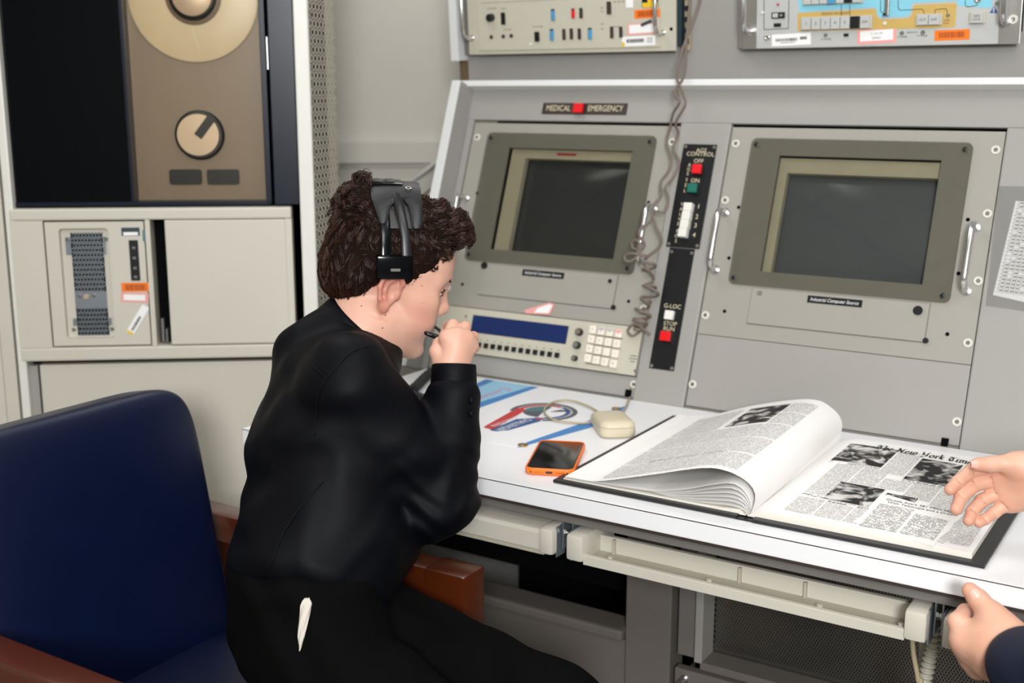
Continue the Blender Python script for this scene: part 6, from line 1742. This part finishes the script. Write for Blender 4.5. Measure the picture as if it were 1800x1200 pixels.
HE((-0.010, 0, 0.124), (0.072, 0.062, 0.028)); HE((-0.062, 0.0, 0.106), (0.047, 0.057, 0.046)); HE((0.056, -0.004, 0.112), (0.038, 0.050, 0.032)); HE((0.080, -0.010, 0.112), (0.014, 0.034, 0.016))
hair, hv, hq = sdf_obj(Hf, 0.0026, 'hair', [M['hair_base'], M['hair']], boy, None, 0)
e1 = hv[hq[:, 2]] - hv[hq[:, 0]]; e2 = hv[hq[:, 3]] - hv[hq[:, 1]]
fn = np.cross(e1, e2); fn /= np.linalg.norm(fn, axis=1)[:, None] + 1e-12; fc = hv[hq].mean(1)
Lc = HD.loc(fc); Ln = fn @ HD.R
keep = ((Ln * (Lc - V(-0.01, 0, 0.04))).sum(1) > 0.0)
idx = np.where(keep)[0]; NS = 15000
pick = rng.choice(idx, NS); p0 = Lc[pick] + rng.normal(0, 0.0012, (NS, 3)); nn = Ln[pick]
nn = nn / (np.linalg.norm(nn, axis=1)[:, None] + 1e-9)
crown = V(-0.070, 0.0, 0.125)
flow = p0 - crown; flow[:, 2] -= 0.6 * np.clip(0.10 - p0[:, 2], 0, 1)
flow += np.stack([swirl(p0, 60, 0.05), swirl(p0 + 1, 60, 0.05), swirl(p0 + 2, 60, 0.03)], 1)
flow -= nn * (flow * nn).sum(1)[:, None]; flow /= np.linalg.norm(flow, axis=1)[:, None] + 1e-9
bi = np.cross(nn, flow)
topw = np.clip((p0[:, 2] - 0.07) / 0.04, 0, 1)
ub_ = (p0 - CB) @ UB; wb_ = (p0 - CB) @ WB
inband = (wb_ > -0.040) & (wb_ < 0.058) & (ub_ > -0.01)
ln = (0.012 + 0.010 * topw) * rng.uniform(0.7, 1.3, NS); ln[inband] *= 0.5
curl = 0.0014 + 0.0058 * topw; curl[inband] *= 0.2
phs = rng.uniform(0, 6.28, NS) * 0.2 + swirl(p0, 110, 12.0)
NC = 900; cidx = rng.choice(NS, NC, replace=False); own = np.zeros(NS, int)
for i in range(0, NS, 1000):
    own[i:i + 1000] = np.argmin(((p0[i:i + 1000, None] - p0[cidx][None]) ** 2).sum(2), axis=1)
own = cidx[own]
phs = phs[own] + rng.normal(0, 0.25, NS); flow = flow[own] * 0.75 + flow * 0.25
flow -= nn * (flow * nn).sum(1)[:, None]; flow /= np.linalg.norm(flow, axis=1)[:, None] + 1e-9; bi = np.cross(nn, flow)
ln = ln[own] * rng.uniform(0.85, 1.15, NS)
sg_ = 6; strand = np.zeros((NS, sg_, 3))
for i in range(sg_):
    t = i / (sg_ - 1); a = phs + t * (1.5 + 4.6 * topw)
    strand[:, i] = p0 - nn * 0.001 + flow * (ln * t)[:, None] + nn * ((((0.0012 + 0.0022 * topw) * (1 - 0.9 * inband)) * t * 1.2 + curl * (np.cos(a) - np.cos(phs)) * 0.7))[:, None] + bi * (curl * (np.sin(a) - np.sin(phs)))[:, None]
for i in range(sg_):
    t = i / (sg_ - 1); strand[:, i] += (strand[own, i] - strand[:, i]) * (0.72 * t)
rad = rng.uniform(0.0004, 0.0008, NS)
S = HD.O + HD.s * (strand @ HD.R.T)
tgs = np.gradient(S, axis=1); tgs /= np.linalg.norm(tgs, axis=2)[:, :, None] + 1e-9
rf = (bi @ HD.R.T)[:, None, :]; n1 = np.cross(tgs, rf); n1 /= np.linalg.norm(n1, axis=2)[:, :, None] + 1e-9; n2 = np.cross(tgs, n1)
prof = np.array([1.0, 1.0, 0.95, 0.8, 0.6, 0.15])
RV = np.zeros((NS, sg_, 3, 3))
for j in range(3):
    t = 2 * math.pi * j / 3
    RV[:, :, j] = S + (n1 * math.cos(t) + n2 * math.sin(t)) * (rad[:, None] * prof[None])[:, :, None]
bidx = np.arange(NS)[:, None, None] * (sg_ * 3) + np.arange(sg_ - 1)[None, :, None] * 3
jj = np.arange(3)[None, None, :]; j2 = (jj + 1) % 3
FQ = np.stack([bidx + jj, bidx + j2, bidx + 3 + j2, bidx + 3 + jj], -1).reshape(-1, 4)
me = bpy.data.meshes.new('hair_strands'); vv = RV.reshape(-1, 3) - wbase(boy)
me.vertices.add(len(vv)); me.vertices.foreach_set('co', vv.astype(np.float32).ravel())
me.loops.add(FQ.size); me.loops.foreach_set('vertex_index', FQ.astype(np.int32).ravel())
me.polygons.add(len(FQ)); me.polygons.foreach_set('loop_start', np.arange(0, FQ.size, 4, dtype=np.int32)); me.polygons.foreach_set('loop_total', np.full(len(FQ), 4, dtype=np.int32))
me.polygons.foreach_set('use_smooth', [True] * len(FQ)); me.materials.append(M['hair']); me.update(calc_edges=True)
hs = bpy.data.objects.new('hair_strands', me); link(hs, hair); hs['kind'] = 'stuff'

# shirt
def shirt_disp(P, d):
    k1 = np.sin(P @ V(26, 9, -38) + 1.6 * np.sin(P @ V(-14, 22, 18))) * 0.0022
    k2 = np.sin(P @ V(-33, 41, 55) + 2.2 * np.sin(P @ V(19, -13, 21) + 1)) * 0.0016
    k3 = np.sin(P @ V(70, -40, 95) + 2.5 * np.sin(P @ V(31, 27, -23))) * 0.0007
    e = np.exp(-((P - elR) ** 2).sum(1) / 0.075 ** 2)
    ax_ = (wrR - elR) / np.linalg.norm(wrR - elR); s_ = (P - elR) @ ax_
    k4 = e * np.sin(s_ * 150 + 3.0 * np.sin(P @ V(38, 47, 20)) + 1.0) * 0.0026
    return k1 + k2 + k3 + k4
Sh = Field(shirt_disp)
Sh.ecap(pel + UP * 0.045, sp[1], FWD, (0.118, 0.145), (0.116, 0.146), 0.05); Sh.ecap(sp[1], sp[2], FWD, (0.116, 0.146), (0.113, 0.148), 0.05)
Sh.ecap(sp[2], sp[3], FWD, (0.113, 0.150), (0.082, 0.135), 0.05); Sh.cap(sp[3] - UP * 0.01, nb_ - UP * 0.02, 0.080, 0.062, 0.04); Sh.cap(AD(543, 622, 1.70), AD(592, 600, 1.71), 0.045, 0.050, 0.04)
Sh.cap(shR, shL, 0.054, 0.054, 0.035)
Sh.chain([shR, elR], [0.062, 0.052], 0.02); Sh.chain([elR, AD(790, 770, 1.63), AD(797, 700, 1.638)], [0.053, 0.042, 0.037], 0.016)
Sh.chain([shL, elL, wrL], [0.062, 0.05, 0.036], 0.02)
Sh.ell(AD(748, 900, 1.615), (0.032, 0.03, 0.04), None, 0.03)
# open at neck and wrist
nax = RT * 0.62 + UP * 0.78; nax = nax / np.linalg.norm(nax); ncen = AD(642, 573, 1.722)
Sh.cap(ncen - nax * 0.03, ncen + nax * 0.06, 0.050, 0.056, 0.006, 's')
shirt, sv_, sq_ = sdf_obj(Sh, 0.003, 'shirt', M['shirt'], boy)
# yoke and armhole seams lie on the cloth as fine welts
def on_cloth(pts, verts, off=0.0006):
    out = []
    for x, y in pts:
        dr2 = FW * FOC + RT * (x - 900) + DN * (y - 600); dr2 = dr2 / np.linalg.norm(dr2)
        rel = verts - CAM; tt_ = rel @ dr2; dist = np.linalg.norm(rel - tt_[:, None] * dr2, axis=1)
        near = np.where(dist < 0.006)[0]
        if len(near): out.append(verts[near[np.argmin(tt_[near])]] - dr2 * off)
    return out
for nm, pts in (('armhole_seam', ((652, 602), (620, 612), (590, 636), (566, 665), (553, 700), (549, 735), (546, 768))), ('yoke_seam', ((494, 606), (520, 622), (545, 642), (566, 662))), ('side_seam', ((560, 846), (520, 890), (490, 935), (472, 985), (466, 1028)))):
    pp = on_cloth(pts, sv_)
    if len(pp) > 3:
        ms = Mesh(); ms.tube(bez(pp, 6), 0.0011, 6); ms.build(nm, M['shirt'], shirt, smooth=True)
# collar
fx = RT * 0.78 - UP * 0.62; fx = fx - nax * np.dot(fx, nax); fx /= np.linalg.norm(fx); ly = np.cross(nax, fx)
ms = Mesh(); P_ = []
for r_, z_ in ((0.056, -0.030), (0.0545, -0.012), (0.053, 0.001), (0.0545, 0.004), (0.0575, 0.001), (0.0605, -0.014), (0.0645, -0.032), (0.0625, -0.036), (0.058, -0.024), (0.056, -0.012)):
    row = []
    for t in np.linspace(math.radians(16), math.radians(344), 60):
        c, q = math.cos(t), math.sin(t); back = (1 - c) / 2
        row.append(ncen + fx * c * r_ * 1.12 + ly * q * r_ * 1.02 + nax * (z_ * (0.95 + 0.25 * back) + 0.004 * back))
    P_.append(row)
ms.grid(np.array(P_)); ms.build('collar', M['shirt'], shirt, smooth=True)
# cuff
ca_ = AD(797, 694, 1.638); cb_ = AD(798, 644, 1.641); axn = (cb_ - ca_) / np.linalg.norm(cb_ - ca_)
cfx = RT - axn * np.dot(RT, axn); cfx /= np.linalg.norm(cfx); cly = np.cross(axn, cfx)
ms = Mesh(); P_ = []
for r_, z_ in ((0.0325, -0.004), (0.0345, -0.002), (0.0350, 0.002), (0.0335, 0.03), (0.0328, 0.041), (0.0315, 0.0425), (0.0295, 0.041), (0.028, 0.02)):
    P_.append([ca_ + cfx * math.cos(t) * r_ * 0.94 + cly * math.sin(t) * r_ * 0.92 + axn * z_ for t in np.linspace(0, 2 * math.pi, 41)])
ms.grid(np.array(P_)); ms.build('cuff', M['shirt'], shirt, smooth=True)
ms = Mesh(); pp = on_cloth(((836, 702), (835, 728)), sv_, 0.001)
for p_ in pp: ms.lathe(Frame(p_, -HF, UP), 0, 0, [(0.0045, -0.001), (0.0045, 0.0015), (0.003, 0.002)], 12)
if ms.n: ms.build('cuff_button', M['shirt'], shirt)
# trousers
Tr = Field(lambda P, d: np.sin(P @ V(30, 60, 20) + 2 * np.sin(P @ V(25, -20, 30))) * 0.0025 + np.sin(P @ V(-60, 30, 75)) * 0.0012)
Tr.ecap(pel - UP * 0.01, pel + UP * 0.08, FWD, (0.112, 0.155), (0.110, 0.140), 0.04)
Tr.chain([hipR, knR, anR], [0.088, 0.068, 0.055], 0.03); Tr.chain([hipL, knL, anL], [0.088, 0.068, 0.055], 0.03)
tro, tv_, tq_ = sdf_obj(Tr, 0.004, 'trousers', M['pants'], boy)
for a in (anR, anL):
    S_ = Field(); S_.ell(a + V(0.055, -0.01, -0.045), (0.115, 0.045, 0.038), None, 0.02); S_.cap(a + V(0, 0, -0.02), a + V(0, 0, -0.06), 0.045, 0.042, 0.02)
    sdf_obj(S_, 0.004, 'shoe', M['shoe'], boy)
# pocket lining turned out at the hip, and the belt edge
pp = on_cloth(((533, 1050), (530, 1080), (524, 1110), (519, 1143)), np.vstack([tv_, sv_]), 0.004)
if len(pp) == 4:
    ms = Mesh(); P_ = []
    for i, (p_, w_) in enumerate(zip(bez(pp, 4), np.interp(np.linspace(0, 1, 13), [0, 0.12, 0.4, 0.75, 1], [0.003, 0.0068, 0.0065, 0.0042, 0.0007]))):
        P_.append([p_ + RT * w_ * u + (-HF) * (0.005 * (1 - u * u) * (1 if w_ > 0.003 else 0.2) + 0.002 * math.sin(u * 7 + i)) for u in np.linspace(-1, 1, 9)])
    ms.grid(np.array(P_)); ms.grid(np.array(P_)[:, ::-1] + HF * 0.004); po = ms.build('pocket_lining', M['pocket'], tro, smooth=True); po['label'] = 'cream pocket lining turned inside out'

# ---------------------------------------------------------------- headset
hst = thing('headset', HD.O, 'black headset with padded leather saddle worn by the seated boy', 'headset')
def hb(phi, w, dr=0.0):
    ry_, ru = 0.0845 + dr, 0.1425 + dr
    p = CB + V(0, -1, 0) * ry_ * math.cos(phi) + UB * ru * math.sin(phi) + WB * w
    return HD.w(*p)
def band(rows, t, name, m, parent, d0=0.0):
    """rows: (phi degrees, w0, w1); a strap of thickness t"""
    nw = 9; top = []; bot = []
    for ph, w0, w1 in rows:
        ws = np.linspace(w0, w1, nw)
        top.append([hb(math.radians(ph), w, d0 + t * (1 - 0.35 * abs(2 * k / (nw - 1) - 1) ** 3)) for k, w in enumerate(ws)]); bot.append([hb(math.radians(ph), w, d0) for w in ws])
    top = np.array(top); bot = np.array(bot); ms = Mesh()
    R_ = np.concatenate([top, bot[:, ::-1], top[:, :1]], 1)
    ms.grid(R_)
    k = R_.shape[1]
    for row in (0, len(rows) - 1):
        ms.f.append(tuple(range(row * k, row * k + k - 1)) if row else tuple(range(row * k, row * k + k - 1))[::-1]); ms.m.append(0)
    return ms.build(name, m, parent, auto=50)
def lerp_rows(keys, n=30):
    ks = np.array(keys, float); ph = np.linspace(ks[0, 0], ks[-1, 0], n)
    return [(p, np.interp(p, ks[:, 0], ks[:, 1]), np.interp(p, ks[:, 0], ks[:, 2])) for p in ph]
for sgn in (0, 1):
    fl = (lambda k: [(180 - a, b, c) for a, b, c in k][::-1]) if sgn else (lambda k: k)
    band(lerp_rows(fl([(12, -0.021, -0.004), (30, -0.020, -0.004), (62, -0.019, -0.005)])), 0.0035, 'strap', M['blackgloss'], hst, 0.003)
    band(lerp_rows(fl([(12, 0.012, 0.027), (30, 0.011, 0.025), (48, 0.005, 0.019), (64, 0.001, 0.0155)])), 0.0045, 'strap', M['black'], hst, 0.0065)
    band(lerp_rows(fl([(37, -0.010, 0.036), (40, -0.014, 0.042), (64, -0.024, 0.044)])), 0.003, 'inner_pad', M['leather'], hst, -0.001)
    band(lerp_rows(fl([(38.5, -0.019, -0.013), (40, -0.0215, -0.009), (44, -0.0235, -0.007), (53, -0.028, -0.002), (57, -0.030, 0.006), (60, -0.031, 0.019)])), 0.006, 'pad_lobe', M['leather'], hst, 0.004)
    band(lerp_rows(fl([(35.5, 0.031, 0.041), (38, 0.0285, 0.0445), (46, 0.0275, 0.046), (54, 0.025, 0.047), (60, 0.018, 0.047)])), 0.006, 'pad_lobe', M['leather'], hst, 0.003)
    s_ = -1 if not sgn else 1
    C0 = HD.w(*(CB + V(0, s_ * 0.0845, 0) + UB * 0.030))
    axw = HD.R @ WB; axu = HD.R @ UB; axo = HD.R @ V(0, s_, 0)
    if s_ < 0: EB = Frame(C0, axw, axu)
    else: EB = Frame(C0, -axw, axu)
    ms = Mesh(); ms.box(EB, -0.0250, 0.0250, -0.0165, 0.0165, -0.008, 0.011, 0.0035); eb = ms.build('ear_block', M['blackgloss'], hst, auto=40)
    ms = Mesh(); ms.prism(EB, rrect(-0.006, 0.008, -0.0045, -0.0005, 0.0018), 0.012, 0.0128); ms.build('badge', M['steel'], eb)
band(lerp_rows([(60, -0.031, 0.047), (75, -0.031, 0.048), (90, -0.030, 0.048), (105, -0.031, 0.048), (120, -0.031, 0.047)]), 0.0065, 'saddle_pad', M['leather'], hst, 0.003)
band(lerp_rows([(76, -0.030, 0.020), (104, -0.030, 0.020)], 12), 0.003, 'adjuster_plate', M['blackgloss'], hst, 0.0095)
for w0 in (-0.026, -0.006):
    band(lerp_rows([(78, w0, w0 + 0.014), (88, w0, w0 + 0.014)], 6), 0.0012, 'buckle', M['black'], hst, 0.0125)
rp = hb(math.radians(71), 0.028, 0.0095)
nrm = hb(math.radians(71), 0.028, 0.02) - rp; nrm /= np.linalg.norm(nrm); axw = HD.R @ WB
RFm = Frame(rp, axw, np.cross(nrm, axw))
ms = Mesh(); tc_ = np.linspace(0, 2 * math.pi, 20, endpoint=False)
ms.ring(RFm, [(0.0045 * math.cos(t), 0.0045 * math.sin(t)) for t in tc_], [(0.0026 * math.cos(t), 0.0026 * math.sin(t)) for t in tc_], -0.001, 0.0012)
rv = ms.build('rivet', M['steel'], hst); ms = Mesh(); ms.cyl(RFm, 0, 0, 0.0026, -0.001, 0.0003, 14); ms.build('rivet_hole', M['void'], rv)
bm_ = bez([HD.w(0.0, 0.094, 0.010), HD.w(0.035, 0.096, -0.018), HD.w(0.085, 0.072, -0.045), HD.w(0.114, 0.034, -0.052), HD.w(0.1165, 0.0, -0.053), HD.w(0.110, -0.022, -0.053), AD(749, 585, 1.664), AD(760, 590, 1.655), AD(774, 595, 1.650)], 8)
ms = Mesh(); ms.tube(bm_, np.interp(np.linspace(0, 1, len(bm_)), [0, 0.6, 1], [0.0022, 0.0028, 0.0034]), 8); ms.build('microphone_boom', M['black'], hst, smooth=True)
ms = Mesh(); ms.tube([AD(768, 593, 1.652), AD(772, 594, 1.651), AD(786, 598, 1.650), AD(789, 599, 1.650)], [0.003, 0.0058, 0.0058, 0.003], 10); ms.build('microphone', M['black'], hst, smooth=True)

# ---------------------------------------------------------------- the second person, at the right edge
p2 = thing('person', (0.34, 1.12, 0), 'person in navy sleeves at the right edge gesturing with both hands over the book', 'person')
D2 = 1.455
tp = lambda zx, zy, d=D2: AD(1640 + zx / 7.056, 770 + zy / 7.06, d)
Q = Field()
wrT = tp(1560, 520, 1.43)
mT = [tp(800, 355, 1.452), tp(815, 500, 1.455), tp(865, 640, 1.455), tp(940, 790, 1.452)]
fT = [[tp(480, 400, 1.455), tp(310, 540, 1.445), tp(210, 640, 1.435)], [tp(520, 575, 1.455), tp(345, 730, 1.442), tp(288, 885, 1.43)],
      [tp(610, 770, 1.455), tp(490, 905, 1.442), tp(440, 1025, 1.43)], [tp(760, 925, 1.45), tp(650, 1005, 1.44), tp(570, 1055, 1.432)]]
hand(Q, wrT, mT, fT, [tp(1330, 330, 1.425), tp(1010, 300, 1.43), tp(720, 325, 1.432), tp(548, 325, 1.43)], 0.0082, 0.0120, 0.0092, 0.0025)
Q.ell(tp(1120, 560, 1.447), (0.024, 0.022, 0.03), None, 0.02)
Q.ell(tp(1200, 400, 1.43), (0.022, 0.018, 0.016), None, 0.02)
bp = lambda zx, zy, d=1.36: AD(1580 + zx / 6.668, 1020 + zy / 6.668, d)
wrB = bp(1480, 880, 1.30)
mB = [bp(770, 690, 1.352), bp(810, 800, 1.362), bp(860, 900, 1.372), bp(930, 1010, 1.38)]
fB = [[bp(680, 480, 1.36), bp(780, 370, 1.385), bp(850, 440, 1.40)], [bp(740, 640, 1.395), bp(830, 560, 1.41), bp(900, 640, 1.41)],
      [bp(810, 760, 1.405), bp(900, 680, 1.42), bp(960, 750, 1.415)], [bp(900, 900, 1.41), bp(980, 820, 1.42), bp(1030, 880, 1.415)]]
hand(Q, wrB, mB, fB, [bp(1300, 600, 1.325), bp(1090, 390, 1.345), bp(930, 220, 1.36), bp(835, 118, 1.365)], 0.0098, 0.0150, 0.0108, 0.003)
Q.chain([bp(1120, 640, 1.338), bp(1150, 800, 1.335), bp(1100, 950, 1.345)], [0.022, 0.024, 0.018], 0.02)
Q.cap(bp(1120, 640, 1.338), bp(800, 720, 1.352), 0.018, 0.014, 0.015)
c2 = V(0.36, 1.12, 1.02)                         # chest; he stands facing the boy
f2 = V(-0.96, 0.28, 0); f2 /= np.linalg.norm(f2); l2 = np.cross(UP, f2)
s2R = c2 - l2 * 0.16 + UP * 0.13; s2L = c2 + l2 * 0.16 + UP * 0.13
e2R = V(0.16, 1.38, 0.93); e2L = V(0.16, 0.98, 0.86)
Q.chain([s2R, e2R, wrT], [0.045, 0.036, 0.025], 0.02); Q.chain([s2L, e2L, wrB], [0.045, 0.036, 0.026], 0.02)
pl2 = V(0.38, 1.11, 0.72)
Q.ecap(pl2, c2 - UP * 0.05, f2, (0.09, 0.13), (0.085, 0.125)); Q.ecap(c2 - UP * 0.05, c2 + UP * 0.1, f2, (0.085, 0.125), (0.07, 0.12)); Q.cap(s2R, s2L, 0.04, 0.04, 0.03)
n2 = c2 + UP * 0.20; Q.cap(c2 + UP * 0.1, n2 + UP * 0.05, 0.055, 0.05, 0.03)
h2l = [pl2 - l2 * 0.08, pl2 + l2 * 0.08]
for q in h2l: Q.chain([q, q * V(1, 1, 0) + UP * 0.42 + f2 * 0.01, q * V(1, 1, 0) + UP * 0.09], [0.07, 0.05, 0.035], 0.02)
yaw2 = math.atan2(np.dot(f2, RT), np.dot(f2, HF))
H2 = Head(n2 + UP * 0.13 + f2 * 0.03, yaw2, math.radians(22), 0, 0.95); H2.sculpt(Q)
Q.cap(H2.w(-0.03, 0, -0.03), n2, 0.05, 0.052, 0.03)
def crease(p, a, b, r):
    vd = (CAM - p) / np.linalg.norm(CAM - p); t = b - a; t /= np.linalg.norm(t); s_ = np.cross(t, vd); s_ /= np.linalg.norm(s_)
    q = p + vd * (r * 1.02); Q.chain([p + r * 1.02 * (math.cos(a_) * vd + math.sin(a_) * s_) for a_ in (-0.9, -0.45, 0, 0.45, 0.9)], [0.0009] * 5, 0.0016, 's')
for m_, f_ in zip(mT, fT):
    crease(m_ * 0.7 + f_[0] * 0.3, m_, f_[0], 0.0088); crease(f_[0], m_, f_[1], 0.0084); crease(f_[1], f_[0], f_[2], 0.0078)
b2, b2v, _q = sdf_obj(Q, 0.0017, 'body', M['skin2'], p2, None)
set_flush(b2, b2v, H2, [f[-1] for f in fT + fB] + [tp(548, 325, 1.43), bp(835, 118, 1.365)])
for pxs, d0_, d1_n, w_, l_ in (((1709, 1039), bp(930, 220, 1.36), bp(835, 118, 1.365), 0.0058, 0.0068), ((1725, 813), tp(720, 325, 1.432), tp(548, 325, 1.43), 0.0048, 0.0062)):
    q_ = on_cloth((pxs,), b2v, 0.0007)
    if q_:
        vd = (CAM - q_[0]) / np.linalg.norm(CAM - q_[0]); ax_ = (d0_ + d1_n) / 2
        nv_ = q_[0] - ax_; tdir = d1_n - d0_; tdir = tdir / np.linalg.norm(tdir); nv_ = nv_ - tdir * np.dot(nv_, tdir); nv_ = nv_ / np.linalg.norm(nv_)
        nail(q_[0] + nv_ * 0.0004, tdir, nv_, w_, l_, 'thumb_nail', p2)
J = Field(lambda P, d: np.sin(P @ V(40, 25, -50) + 2 * np.sin(P @ V(20, -30, 25))) * 0.002)
cuT = wrT + (e2R - wrT) * 0.12; cuB = bp(1330, 1010, 1.315)
J.chain([s2R, e2R, cuT], [0.062, 0.05, 0.04], 0.02); J.chain([s2L, e2L], [0.062, 0.054], 0.02); J.chain([e2L, bp(1480, 1000, 1.29)], [0.054, 0.043], 0.02)
J.ecap(pl2 - UP * 0.08, c2, f2, (0.125, 0.165), (0.115, 0.16), 0.05); J.ecap(c2, c2 + UP * 0.1, f2, (0.115, 0.16), (0.08, 0.14), 0.05); J.cap(s2R, s2L, 0.055, 0.055, 0.03)
J.cap(n2 - UP * 0.04, n2 + UP * 0.2, 0.056, 0.07, 0.006, 's')
sdf_obj(J, 0.0035, 'jacket', M['navy_suit'], p2)
T2 = Field()
for q in h2l: T2.chain([q + UP * 0.02, q * V(1, 1, 0) + UP * 0.42 + f2 * 0.01, q * V(1, 1, 0) + UP * 0.08], [0.092, 0.072, 0.06], 0.03)
sdf_obj(T2, 0.005, 'trousers', M['pants'], p2)
for q in h2l:
    S_ = Field(); S_.ell(q * V(1, 1, 0) + f2 * 0.06 + UP * 0.042, (0.12, 0.048, 0.04), np.stack([f2, l2, UP], 1), 0.02); sdf_obj(S_, 0.005, 'shoe', M['shoe'], p2)
H2f = Field(lambda P, d: np.maximum(swirl(H2.loc(P), 160, 0.003), (np.where(H2.loc(P)[:, 0] > 0.02, 0.01 + (H2.loc(P)[:, 0] - 0.02) * 0.95, np.maximum(0.02 + (H2.loc(P)[:, 0]) * 1.3, -0.06)) - H2.loc(P)[:, 2]) * 0.8 - d))
H2f.ell(H2.w(-0.014, 0, 0.05), np.array((0.104, 0.082, 0.094)) * H2.s, H2.R, 0.02); H2f.ell(H2.w(-0.058, 0, 0.0), np.array((0.056, 0.066, 0.07)) * H2.s, H2.R, 0.02)
sdf_obj(H2f, 0.004, 'hair', M['hair'], p2)
for q in (-1, 1):
    ms = Mesh(); e0 = Frame(H2.w(0.0868, q * 0.031, 0.0185), H2.l, H2.u); ms.lathe(e0, 0, 0, [(0.0058, -0.003), (0.0052, 0.0003), (0.002, 0.0012)], 16); ms.build('eye', M['iris'], p2, smooth=True)
